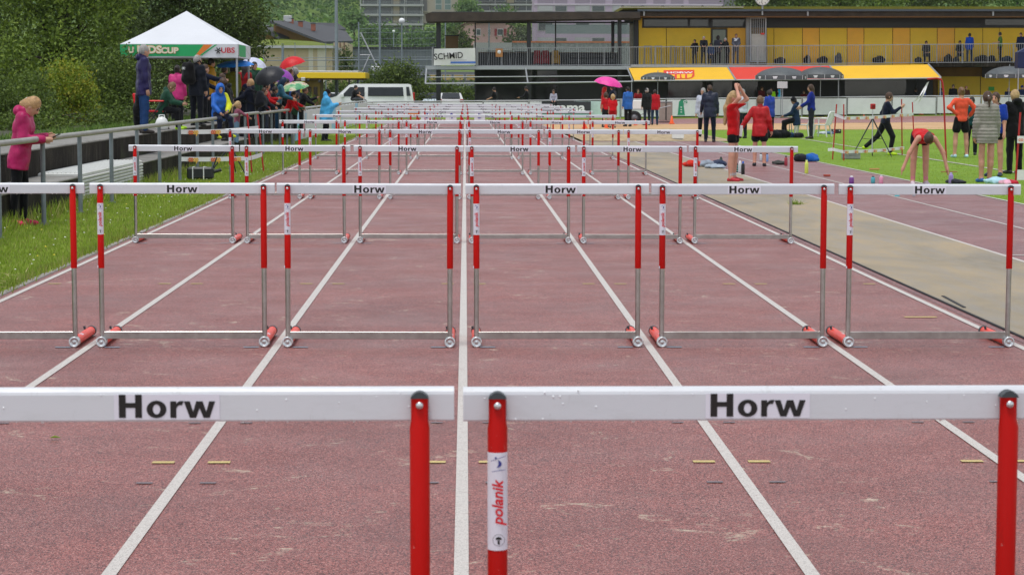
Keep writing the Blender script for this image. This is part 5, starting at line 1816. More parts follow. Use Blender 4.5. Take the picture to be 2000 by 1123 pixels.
# big trees on the bank
tree('tree', 'tall light green tree with drooping twigs behind the pink jacket', 'tree', gbase(125, 60, .79),
     [lob(60, 60, 60, 80, 70), lob(170, 50, 60, 85, 75), lob(110, 120, 59, 85, 60), lob(190, 120, 60, 60, 55), lob(120, -40, 60, 120, 70), lob(210, -20, 61, 70, 60), lob(40, -30, 60, 80, 70), lob(120, -140, 60, 120, 90), lob(20, 120, 58, 50, 60)], 21000, .13, 'lime', .20)
tree('tree', 'broad dark tree rising behind the white tent', 'tree', gbase(330, 74, .79),
     [lob(300, 20, 74, 90, 80), lob(400, 10, 74, 90, 80), lob(450, 60, 73, 55, 55), lob(260, 90, 74, 60, 60), lob(480, 15, 72, 45, 50), lob(350, -70, 74, 130, 70), lob(330, 110, 75, 110, 70), lob(440, 130, 75, 70, 60), lob(500, 70, 72, 28, 40), lob(470, 110, 72, 35, 25)], 20000, .16, 'dark', .25)
tree('tree', 'ivy clad dark tree at the edge of the picture behind the light green tree', 'tree', gbase(10, 66, .79),
     [lob(-10, 40, 66, 50, 90), lob(0, 140, 66, 60, 80), lob(-60, 60, 66, 70, 120), lob(240, 60, 70, 50, 80), lob(150, 160, 70, 120, 70), lob(60, 200, 68, 90, 50)], 14000, .15, 'dark', .22)
tree('bush', 'yellow green flowering bush below the light green tree', 'bush', gbase(135, 50, .79),
     [lob(135, 165, 50, 42, 40), lob(120, 205, 50, 50, 42), lob(160, 210, 50, 35, 40), lob(125, 150, 50.5, 30, 26)], 7500, .085, 'yellow', .05)
tree('bush', 'dense mid green bush between the yellow bush and the standing man', 'bush', gbase(215, 53, .79),
     [lob(215, 150, 53, 45, 45), lob(230, 200, 53, 45, 50), lob(195, 200, 52.5, 35, 50), lob(250, 150, 54, 30, 45)], 8000, .09, 'mid', .05)
tree('bush', 'green leafy shrub behind the child in the pink jacket', 'bush', gbase(45, 46, .79),
     [lob(20, 215, 46, 50, 45), lob(75, 225, 46, 40, 40), lob(20, 255, 44, 50, 22), lob(110, 245, 45, 40, 22), lob(190, 240, 46, 35, 20), lob(235, 232, 47, 28, 20), lob(-30, 200, 46, 50, 60), lob(60, 180, 47, 45, 35)], 10500, .085, 'mid', .05)
tree('bush', 'dark hedge shrub behind the people under the tent', 'bush', gbase(330, 66, .79),
     [lob(300, 160, 66, 60, 60), lob(370, 170, 66, 60, 55), lob(430, 180, 66, 50, 45), lob(280, 210, 65, 45, 35), lob(480, 185, 68, 40, 30)], 8000, .10, 'dark', .06)
tree('bush', 'round green tree with open crown behind the white van', 'tree', gbase(765, 134, 0),
     [lob(765, 160, 134, 42, 30), lob(735, 165, 134, 28, 24), lob(800, 170, 134, 30, 28), lob(770, 138, 134, 25, 16), lob(745, 190, 133, 38, 16), lob(810, 195, 133, 24, 14), lob(795, 140, 134, 12, 14)], 6500, .20, 'mid', .10)
tree('bush', 'low shrub below the yellow kiosk beside the fence end', 'bush', gbase(592, 100, 0), [lob(592, 200, 100, 16, 14), lob(604, 205, 100, 12, 10)], 1200, .12, 'mid', .04)
tree('tree', 'slim green tree in front of the beige school facade', 'tree', gbase(674, 180, 0), [lob(674, 110, 180, 7, 16), lob(676, 130, 180, 8, 16)], 700, .25, 'dark', .08)
# trees behind the pavilion roof
for i, (x, y, rx, ry, pal, lb) in enumerate(((1480, -2, 45, 22, 'dark', 'dark tree crown behind the clock on the roof'), (1560, -5, 50, 25, 'mid', 'green tree crown right of the roof clock'), (1640, -4, 48, 24, 'mid', 'green tree crown above the second orange door'),
                                       (1720, -6, 50, 26, 'lime', 'lighter tree crown above the third orange door'), (1800, -4, 48, 24, 'dark', 'dark tree crown above the balcony sitter'), (1890, -6, 48, 24, 'mid', 'green tree crown above the blue jacket on the balcony'), (1985, -6, 50, 24, 'far', 'pale tree crown at the far end of the roof'))):
    tree('tree', lb, 'tree', gbase(x, 175 + i * 3, 0), [lob(x, y, 175 + i * 3, rx, ry), lob(x - 20, y - 14, 175 + i * 3, rx * .7, ry), lob(x + 22, y - 10, 176 + i * 3, rx * .7, ry * .9)], 2600, .30, pal, .18)

# wooded hillside, one mass
lobes = []
for k in range(640):
    Y = random.uniform(610, 960); X = random.uniform(-.34, .46) * Y
    px = 908 + X / Y * F_PX
    if 690 < px < 1460 and Y < 660: continue
    r = random.uniform(5, 9)
    z = hill_z(X, Y)
    lobes.append((Vector((X, Y, z + r * .9)), (r, r, r * 1.15)))
for k in range(46):
    x = random.uniform(480, 690); Y = random.uniform(400, 600); X = P(x, 200, Y).x; r = random.uniform(2.2, 4)
    if x > 690 and Y < 480: continue
    lobes.append((Vector((X, Y, hill_z(X, Y) + r)), (r, r, r * 1.2)))
tag(link('forest', crown_mesh('forest', lobes, 85000, 1.5, LEAF['far'])), 'wooded hillside behind the houses, trees merging into one mass', 'forest', kind='stuff')
for i, (x, y, Y, r, lb) in enumerate(((722, 70, 520, 9, 'round tree below the apartment block at the meadow edge'), (760, 74, 500, 8, 'small round tree on the meadow below the apartments'), (812, 78, 480, 13, 'bushy tree on the meadow left of the pavilion'), (850, 80, 470, 15, 'tree on the meadow behind the terrace column'),
                                  (912, 18, 560, 12, 'tree between the two apartment blocks'), (885, 55, 520, 13, 'tree left of the pink house roof'), (985, 34, 560, 10, 'tree above the pink house'), (692, 40, 560, 10, 'tree left of the apartment block'))):
    tree('tree', lb, 'tree', (P(x, y, Y).x, Y, hill_z(P(x, y, Y).x, Y)), [lob(x, y, Y, r, r * .9), lob(x + r * .5, y + r * .3, Y, r * .7, r * .7), lob(x - r * .5, y + r * .4, Y, r * .7, r * .6)], 900, .9, 'far', .3)

# ------------------------------------------------------------------ far buildings
M_WIN = mat('window_glass', (.06, .075, .08), .12, var=.3, scale=.4)
M_CONCL = mat('concrete_light', (.34, .35, .34), .8, var=.08, scale=.5)
M_BEIGE = mat('beige_wall', (.42, .36, .25), .8, var=.06, scale=.5)
M_TAUPE = mat('taupe_wall', (.30, .27, .22), .8, var=.06, scale=.4)
M_BALCW = mat('balcony_back', (.12, .12, .11), .7, var=.1)  # dark grey for the walls behind the balconies

class Bld:
    """a building laid out on the plane Y = const from photo rows and columns, with real depth"""
    def __init__(s, name, label, x0, x1, ytop, ybase, Y, cat='building'):
        s.Y = Y
        b = P((x0 + x1) / 2, ybase, Y)
        s.o = Vector((b.x, Y, b.z))
        s.t = thing(name, label, cat, s.o)
    def box(s, name, x0, x1, y0, y1, m_, f=0.0, d=8.0, parent=None):
        a = P(x0, y1, s.Y) - s.o; c = P(x1, y0, s.Y) - s.o
        mb = MB(); mb.box(a.x, c.x, f, f + d, a.z, c.z)
        return mb.build(name, m_, parent or s.t)
    def win(s, x0, x1, y0, y1, fm, gm=None, f=-.05):
        w = s.box('window', x0, x1, y0, y1, fm, f, .12)
        s.box('pane', x0 + (x1 - x0) * .07, x1 - (x1 - x0) * .07, y0 + (y1 - y0) * .08, y1 - (y1 - y0) * .08, gm or M_WIN, f - .03, .025, w)
        return w

B = Bld('apartment_block', 'pale apartment block with stacked balconies on the hillside above the van', 700, 900, 0, 76, 600)
B.box('wall', 706, 826, -40, 62, M_BALCW, 1.6, 14); B.box('wall', 826, 894, -40, 25, M_TAUPE, .3, 15); B.box('wall', 826, 848, 25, 46, M_TAUPE, 1.0, 14)
for y in (-28, -9.5, 9.5, 28.5, 47): B.box('floor_slab', 703, 828, y, y + 3.2, M_CONCL, -.4, 14)
for y in (-25, -6, 13, 32):
    B.box('wall_panel', 768, 780, y, y + 15, M_BEIGE, 1.4, .3)
    for x0, x1 in ((708, 738), (740, 766), (782, 790), (792, 823)): B.win(x0, x1, y + .5, y + 15, M_CONCL, M_WIN, 1.5)
    B.box('balustrade', 706, 826, y + 9, y + 15, M_GLASS, -.3, .06)
for x in (704, 790, 825): B.box('pillar', x - .8, x + .8, -40, 76, M_CONCL, -.2, .5)
for y in (-22, -2, 9): 
    for x in (850, 868): B.win(x, x + 13, y, y + 11, M_CONCL, mat('green_glass', (.10, .16, .15), .15), .25)
B.box('end_wall', 826, 834, -40, 22, mat('dark_metal', (.10, .10, .10), .5), .1, 1)

B = Bld('apartment_block', 'second apartment block with glass balconies above the pavilion terrace', 930, 1043, 0, 30, 620)
B.box('wall', 930, 1042, -40, 30, M_BALCW, 1.6, 12)
for y in (-26, -9, 8.5, 22): B.box('floor_slab', 928, 1043, y, y + 2.6, M_CONCL, -.3, 12)
for y in (-23, -6, 11.5):
    B.box('wall_panel', 990, 1004, y, y + 12, M_BEIGE, 1.4, .2)
    for x0, x1 in ((932, 958), (960, 988), (1006, 1040)): B.win(x0, x1, y, y + 10, M_CONCL, M_WIN, 1.5)
for x in (930, 967, 1028): B.box('pillar', x - .6, x + .6, -30, 40, M_CONCL, -.2, .4)

M_LAV = mat('lavender_render', (.40, .32, .42), .85, var=.05, scale=.4)
M_LAVD = mat('lavender_shutter', (.27, .22, .29), .8, var=.05)
B = Bld('apartment_house', 'lavender rendered house with bands of windows above the terrace roof', 1043, 1450, 0, 100, 370)
B.box('wall', 1043, 1440, -60, 100, M_LAV, 0, 12)
for y, h in ((-18, 24), (12, 10), (45, 16), (74, 16)):
    for k, (x0, x1) in enumerate(((1050, 1081), (1083, 1108), (1123, 1152), (1155, 1182), (1196, 1228), (1230, 1262), (1276, 1300), (1310, 1335), (1345, 1412))):
        if y == -18: B.box('shutter_band', x0, x1, -12, 8, M_LAVD, -.06, .1)
        elif y == 12 and k < 6: B.win(x0, x1, 12, 23, M_CONCL, M_WIN if k % 2 else mat('blind_grey', (.36, .36, .38), .6))
        elif y >= 45 and k < 6: B.win(x0, x1, y, y + h, M_CONCL, M_WIN if (k + y) % 2 else mat('blind_grey', (.36, .36, .38), .6))
B.box('grey_cladding', 1412, 1440, -60, 100, mat('grey_slat', (.14, .14, .15), .7), -.3, 3)
B.box('string_course', 1043, 1412, 8.8, 10.6, mat('lav_light', (.50, .44, .52), .8), -.12, .12)
B.box('fence_board', 1040, 1240, 70, 84, mat('court_grey', (.18, .22, .23), .7), -60, .3)

M_PINK = mat('pink_render', (.52, .33, .31), .85, var=.05, scale=.5)
B = Bld('house', 'pale pink gabled house with red shutters seen through the terrace', 890, 1010, 44, 100, 430)
o_ = B.o
gp = [P(892, 100, 430), P(1008, 100, 430), P(1008, 54, 430), P(985, 44, 430), P(910, 46, 430), P(892, 56, 430)]
mb = MB(); mb.prism([((p - o_).x, (p - o_).z) for p in gp], 0, 9); mb.build('wall', M_PINK, B.t)
rp = [P(886, 59, 430), P(912, 42, 430), P(914, 45.5, 430), P(890, 61, 430)]
mb = MB(); mb.prism([((p - o_).x, (p - o_).z) for p in rp], -.6, 9.5); rf = mb.build('roof', mat('roof_brown', (.10, .06, .045), .85), B.t)
rp = [P(910, 43, 430), P(986, 40.5, 430), P(986, 44.5, 430), P(910, 46.5, 430)]
mb = MB(); mb.prism([((p - o_).x, (p - o_).z) for p in rp][::-1], -.6, 9.5); mb.build('roof', mat('roof_brown'), B.t)
for x0, x1 in ((930, 939), (971, 983), (953, 958)):
    w = B.win(x0, x1, 57, 70, M_TWHITE, M_WIN)
for x0, x1 in ((966, 970.5), (984, 989)): B.box('shutter', x0, x1, 57, 70.5, mat('shutter_red', (.28, .03, .04), .7), -.2, .12)
B = Bld('stone_wall', 'pale patterned boundary wall below the pink house', 920, 1240, 82, 95, 330, 'wall')
B.box('wall', 925, 1000, 84, 150, M_CONCL, 0, .5); B.box('wall', 1001, 1240, 84, 150, mat('rubble', (.22, .24, .24), .9, var=.6, scale=2.2), 0, .5); B.box('coping', 1001, 1240, 81.5, 84, mat('coping_orange', (.50, .15, .05), .7), -.1, .7)
t_ = tree('conifer', 'dark grey green conifer beside the pink house', 'tree', (P(1012, 90, 400).x, 400, hill_z(10, 400)), [lob(1015, 80, 400, 17, 16), lob(1015, 64, 400, 9, 12), lob(1020, 92, 400, 22, 10)], 900, .8, 'dark', .2)
t_ = tree('conifer', 'small dark conifer in front of the pink house wall', 'tree', (P(905, 92, 380).x, 380, hill_z(0, 380)), [lob(897, 80, 380, 10, 16), lob(908, 88, 380, 13, 9), lob(893, 66, 380, 6, 10)], 800, .7, 'dark', .2)

# beige school wing with a planted roof
M_CLAD = mat('timber_cladding', (.47, .38, .25), .8, var=.08, scale=1)
M_CLADL = mat('pale_panel', (.58, .54, .45), .8, var=.05)
B = Bld('school_wing', 'long beige timber clad school wing with planted green roof', 480, 652, 72, 200, 190)
B.box('wall', 440, 649, 93, 200, mat('cladding_joint', (.20, .165, .11), .9), .06, 12)
x = 440
while x < 649:
    w_ = 8.6
    B.box('cladding_board', x, min(649, x + w_ - .8), 95, 200, M_CLADL if (595 < x < 612 or 618 < x < 634) else M_CLAD, 0, .06); x += w_
B.box('roof_edge', 438, 651, 90, 94.5, M_ALU, -.6, 13)
rp = [(438, 90), (649, 90), (640, 85), (600, 78), (540, 73), (500, 74), (440, 78)]
mb = MB(); 
a_ = [P(x, y, 190) - B.o for x, y in rp]
vs = [Vector((p.x, -.4 if i < 2 else 7, p.z)) for i, p in enumerate(a_)]
mb.add(vs, [(0, 1, 2, 3, 4, 5, 6)]); mb.build('planted_roof', turf_material('roof_turf', (.08, .12, .02), (.15, .19, .035), (.22, .24, .06)), B.t)
B = Bld('school_block', 'beige clad school block under the big dark roof', 650, 680, 84, 200, 205)
B.box('wall', 652, 678, 84, 200, M_CLAD, 0, 10)
for x in (655, 664, 672): B.box('downpipe', x, x + 1.2, 84, 200, mat('pipe_brown', (.13, .06, .035), .6), -.1, .1)

# big slate roofs above it
M_SLATE = mat('slate', (.060, .062, .068), .75, var=.25, scale=1.2, bump=.3, bscale=3)
M_WOOD = mat('ochre_wood', (.26, .145, .055), .8, var=.15, scale=.7)
t = thing('school_hall', 'ochre timber hall with wide dark sloping slate roof and chimneys', 'building', P(600, 95, 225))
o_ = Vector(t.location)
def poly3(name, pts, m_, parent, th=.25):
    a = [P(*p) - o_ for p in pts]
    n_ = len(a); mb = MB(); dn = Vector((0, 0, -th))
    mb.add(a + [p + dn for p in a], [tuple(range(n_)), tuple(reversed(range(n_, 2 * n_)))] + [(i, (i + 1) % n_, (i + 1) % n_ + n_, i + n_) for i in range(n_)])
    return mb.build(name, m_, parent)
rf = poly3('roof', [(527, 41, 222), (632, 82, 222), (690, 80.5, 228), (676, 62, 245), (592, 41, 245)], M_SLATE, t)
poly3('roof', [(592, 44, 250), (660, 46, 262), (676, 57, 262), (640, 58, 250)], M_SLATE, t)
poly3('roof', [(488, 47, 222), (545, 73, 222), (572, 74, 226), (525, 50, 240)], M_SLATE, t)
def wallp(pts, d):
    a = [P(x, y, 223) - o_ for x, y in pts]
    mb = MB(); mb.prism([(p.x, p.z) for p in a], 0, d); return mb.build('wall', M_WOOD, t)
wallp([(531, 46), (531, 95), (640, 95), (632, 84.5)][::1], 8)
wallp([(489, 50), (489, 95), (548, 95), (545, 75)], 6)
for x, y in ((569, 42), (587, 47.5), (612, 52)):
    a = P(x, y + 4, 232) - o_
    b = MB(); b.rbox(a.x - .25, a.x + .25, -.25 + a.y, .25 + a.y, a.z - .3, a.z + .45, .03); b.build('chimney', mat('chimney_red', (.30, .11, .07), .85), rf)
    b = MB(); b.rbox(a.x - .3, a.x + .3, a.y - .3, a.y + .3, a.z + .46, a.z + .55, .02); b.build('chimney_cap', M_FRAME, rf)
a = P(562, 40, 232) - o_
b = MB(); b.rbox(a.x - .45, a.x + .45, a.y - .3, a.y + .3, a.z - .2, a.z + .5, .03); b.build('vent_box', M_ALU, rf)

# yellow kiosk
kt = thing('kiosk', 'yellow flat roofed kiosk building behind the umbrellas', 'building', P(640, 225, 124))
o_ = Vector(kt.location)
def kb(name, x0, x1, y0, y1, m_, f, d, parent=None):
    a = P(x0, y1, 124) - o_; c = P(x1, y0, 124) - o_
    mb = MB(); mb.rbox(a.x, c.x, f, f + d, a.z, c.z, .02); return mb.build(name, m_, parent or kt)
M_KY = mat('kiosk_yellow', (.76, .52, .008), .45, var=.05)
kb('fascia', 576, 714, 142.5, 153.5, M_KY, -.05, 5); kb('roof', 575, 700, 139, 142.3, M_ALU, .1, 4.6); kb('soffit', 580, 710, 153.7, 156, mat('soffit_brown', (.10, .05, .025), .8), .1, 4.8)
kb('wall', 577, 594, 156, 226, M_KY, .3, 3.6); kb('wall', 594.5, 623, 156, 226, mat('kiosk_olive', (.22, .155, .02), .6), .9, 3)
d1 = kb('door', 600, 606, 170, 224, mat('door_brown', (.05, .035, .02), .6), .82, .07); kb('door', 611, 618, 170, 224, mat('door_brown'), .82, .07)
for x in (680, 697): kb('post', x, x + 3, 156, 226, M_FRAME, .3, .1)
lp = kb('lamp', 589, 597, 152, 159, M_ALU, -.5, .4)
kb('lamp', 600, 605, 155, 160, M_FRAME, -.3, .25); kb('lamp', 622, 627, 157, 162, M_FRAME, -.3, .25)
kb('bench', 606, 622, 200, 206, mat('bench_brown', (.14, .06, .03), .8), -.5, .5)

# grey court wall and ball-stop fence with masts
B = Bld('court_wall', 'long blue grey concrete court wall below the meadow', 680, 850, 93, 140, 260, 'wall')
for k in range(8): B.box('wall_panel', 680 + 22 * k, 701.5 + 22 * k, 96 - k * .6, 150, mat('court_blue', (.115, .13, .145), .8, var=.1), 0, .4)
B.box('coping', 680, 856, 92.5, 96, M_FRAME, -.1, .6)
def mast(label, x, y0, y1, Y, r, col=None, lamp=False, cat='mast'):
    b0 = P(x, y1, Y); zb = 0 if Y < 200 else hill_z(b0.x, Y); tpz = P(x, y0, Y).z
    t = thing('mast', label, cat, (b0.x, Y, zb))
    mb = MB(); mb.tube([(0, 0, 0), (0, 0, tpz - zb)], [r, r * .8], 10); mb.build('pole', col or MAST, t)
    mb = MB(); mb.tube([(0, 0, 0), (0, 0, .25)], r * 1.8, 10); mb.build('base', col or MAST, t)
    if lamp:
        mb = MB(); mb.ball((0, 0, tpz - zb + .1), .22, .22, .2, 12, 8); mb.build('lamp', M_TWHITE, t)
    return t
MAST = mat('mast_grey', (.20, .24, .26), .5, metal=.2, var=.1)
mast('thick grey mast rising through the yellow kiosk', 658, -60, 226, 128, .115)
mast('tall grey mast left of the pavilion', 742, -60, 150, 150, .085); mast('grey fence mast with a lamp on top right of the tall mast', 785, 44, 150, 150, .06, lamp=True); mast('short grey fence mast left of the tall mast', 701, 44, 150, 150, .06)
mast('short thick grey post before the beige school wing', 553, 86, 200, 150, .11); mast('thin lamp post with white globe on the meadow', 769, 63, 95, 330, .08, lamp=True); mast('thin fence post at the school roof corner', 516, 84, 200, 150, .03); mast('thin fence post beside the red umbrella', 577, 84, 200, 150, .03); mast('thin fence post before the school block', 637, 84, 200, 150, .03)
mast('thin grey pole seen through the terrace glass', 870, 42, 130, 160, .06); mast('grey mast behind the pink house window', 955, 46, 130, 200, .09)
fx = thing('ball_stop_fence', 'thin wire ball stop fence strung between the masts', 'fence', P(700, 140, 150.3))
o_ = Vector(fx.location)
for y, r in ((113, .02), (118, .035), (130, .02), (100, .012), (88, .012), (76, .012), (64, .012), (56, .012)):
    mb = MB(); x0 = 490 if y > 110 else 700
    mb.tube([P(x0, y + 1, 150.3) - o_, P(850, y - 1, 150.3) - o_], r, 5); mb.build('wire', MAST, fx)
mb = MB()
x = 702
while x < 850:
    mb.tube([P(x, 150, 150.35) - o_, P(x, 55, 150.35) - o_], .006, 3, caps=False); x += 6
mb.build('mesh_wire', MAST, fx)['kind'] = 'stuff'
st = thing('floodlight_strut', 'slanting tubular steel strut leaning between the masts', 'strut', P(745, 150, 146))
o_ = Vector(st.location)
mb = MB(); mb.tube([P(704, 64, 146) - o_, P(741, 140, 146) - o_], .05, 8); mb.build('strut', M_ALU, st)
mb = MB(); mb.tube([P(708, 140, 146) - o_, P(722, 108, 146) - o_], .04, 8); mb.build('brace', M_ALU, st)
mb = MB(); mb.tube([P(703, 108, 146) - o_, P(724, 108, 146) - o_], .03, 8); mb.build('brace', M_ALU, st)
mb = MB(); mb.rbox(-.5, .6, -.2, .2, 0, .35, .04, M=Matrix.Translation(P(738, 140, 146) - o_)); mb.build('footing', M_ALU, st)
# ================================================================== TENT, UMBRELLAS, VEHICLES, EQUIPMENT
def text_on(parent, body, size, m_, loc, bold=.02, sx=1.0, rotz=0.0, shear=0.0, name='lettering'):
    o = link(name, text_mesh(name, body, size, m_, bold=bold, sx=sx, shear=shear), parent)
    o.matrix_local = Matrix.Translation(loc) @ Matrix.Rotation(rotz, 4, 'Z')
    return o

# ---- white canopy tent
M_TENT = mat('tent_white', (.62, .64, .68), .6, var=.05, scale=1.5, bump=.15, bscale=5)
M_TGREEN = mat('tent_green', (.016, .36, .115), .6, var=.06)
M_TORANGE = mat('tent_orange', (.72, .20, .03), .6, var=.04)
tx0, tx1, ty0, ty1, tz0, tz1, tpk = -8.90, -5.87, 54.0, 57.0, 2.47, 2.82, 3.72
tt = thing('canopy_tent', 'white pointed canopy tent with green printed valance', 'tent', ((tx0 + tx1) / 2, (ty0 + ty1) / 2, .8))
TO = Vector(tt.location)
cx_, cy_ = (tx0 + tx1) / 2, (ty0 + ty1) / 2
mb = MB()
NS = 10
cor = [(tx0, ty0), (tx1, ty0), (tx1, ty1), (tx0, ty1)]
for q in range(4):
    (ax_, ay_), (bx_, by_) = cor[q], cor[(q + 1) % 4]
    vs = []
    for j in range(NS + 1):
        v_ = j / NS
        for i in range(NS + 1):
            u = i / NS
            ex_, ey_ = ax_ + (bx_ - ax_) * u, ay_ + (by_ - ay_) * u
            X = ex_ + (cx_ - ex_) * v_; Y = ey_ + (cy_ - ey_) * v_
            Z = tz1 + (tpk - tz1) * (v_ ** 1.06) - .10 * math.sin(math.pi * u) * (1 - v_) * v_ * 2
            vs.append((X - TO.x, Y - TO.y, Z - TO.z))
    mb.add(vs, [(j * (NS + 1) + i, j * (NS + 1) + i + 1, (j + 1) * (NS + 1) + i + 1, (j + 1) * (NS + 1) + i) for j in range(NS) for i in range(NS)], 0, True)
mb.build('roof', M_TENT, tt)
def valance(name, x0, y0, x1, y1, m_, z0=tz0, z1=tz1, off=0.0):
    mb = MB(); N = 12; vs = []
    for z in (z0, z1):
        for i in range(N + 1):
            u = i / N; vs.append((x0 + (x1 - x0) * u - TO.x, y0 + (y1 - y0) * u - TO.y + .012 * math.sin(u * 14) * (z == z0) - off, z - TO.z))
    mb.add(vs, [(i, i + 1, i + N + 2, i + N + 1) for i in range(N)]); return mb.build(name, m_, tt)
va = valance('valance', tx0, ty0 - .01, tx1, ty0 - .01, M_TENT)
valance('valance', tx1 + .01, ty0, tx1 + .01, ty1, M_TENT); valance('valance', tx0 - .01, ty1, tx0 - .01, ty0, M_TGREEN); valance('valance', tx1, ty1 + .01, tx0, ty1 + .01, M_TENT)
def vpoly(name, pts, m_, off):
    mb = MB(); mb.add([(x - TO.x, ty0 - off - TO.y, z - TO.z) for x, z in pts], [tuple(range(len(pts)))]); return mb.build(name, m_, tt)
zb, zt = tz0 + .035, tz1 - .015
vpoly('green_print', [(tx0, zb), (-6.98, zb), (-6.75, zt), (tx0, zt)], M_TGREEN, .03)
vpoly('orange_stripe', [(-6.98, zb), (-6.86, zb + .02), (-6.52, zt), (-6.75, zt)], M_TORANGE, .034)
vpoly('green_stripe', [(-6.86, zb + .02), (-6.80, zb + .02), (-6.40, zt), (-6.46, zt)], M_TGREEN, .036)
for cnt_, (dx, m_, bo, of) in enumerate(((0, M_TORANGE, .075, .040), (0, mat('print_pale', (.75, .72, .55), .6), .045, .046))):
    text_on(tt, 'KIDS', .26, m_, (-8.15 - TO.x, ty0 - of - TO.y, (zb + zt) / 2 + .01 - TO.z), bo, 1.15)
    text_on(tt, 'CUP', .20, m_, (-7.63 - TO.x, ty0 - of - TO.y, (zb + zt) / 2 - .01 - TO.z), bo, 1.15)
    text_on(tt, 'U', .2, m_, (-8.62 - TO.x, ty0 - of - TO.y, (zb + zt) / 2 - TO.z), bo, 1.1)
text_on(tt, 'UBS', .19, mat('ubs_red', (.55, .02, .04), .6), (-6.13 - TO.x, ty0 - .04 - TO.y, (zb + zt) / 2 - TO.z), .02, 1.1)
mb = MB()
for a in (90, 35, -25, -90, 155, 205):
    mb.box(-.012, .012, -.004, .004, .01, .085, M=Matrix.Translation((-6.38 - TO.x, ty0 - .04 - TO.y, (zb + zt) / 2 - TO.z)) @ Matrix.Rotation(R(a), 4, 'Y'))
mb.build('emblem', M_INK, tt)
mb = MB(); mb.box(tx1 + .015 - TO.x, tx1 + .02 - TO.x, ty0 + .15 - TO.y, ty0 + 1.7 - TO.y, zb - TO.z, zt - TO.z); mb.build('green_print', M_TGREEN, tt)
for (X, Y, zb_) in ((tx0 + .04, ty0 + .04, .8), (tx1 - .04, ty0 + .04, .42), (tx1 - .04, ty1 - .04, .42), (tx0 + .04, ty1 - .04, .8)):
    mb = MB(); mb.rbox(X - .025 - TO.x, X + .025 - TO.x, Y - .025 - TO.y, Y + .025 - TO.y, zb_ - TO.z, tz1 - .02 - TO.z, .006); lg = mb.build('leg', M_BEAM, tt)
    mb = MB(); mb.rbox(X - .08 - TO.x, X + .08 - TO.x, Y - .08 - TO.y, Y + .08 - TO.y, zb_ - TO.z, zb_ + .012 - TO.z, .004); mb.build('foot_plate', M_BEAM, lg)
for (xa, ya, xb, yb) in ((tx0, ty0, tx1, ty0), (tx1, ty0, tx1, ty1), (tx0, ty1, tx1, ty1), (tx0, ty0, tx0, ty1)):
    mb = MB(); mb.tube([(xa - TO.x, ya - TO.y + .03, tz0 + .05 - TO.z), ((xa + xb) / 2 - TO.x, (ya + yb) / 2 - TO.y + .03, tz1 - .05 - TO.z), (xb - TO.x, yb - TO.y + .03, tz0 + .05 - TO.z)], .014, 6); mb.build('truss', M_BEAM, tt)

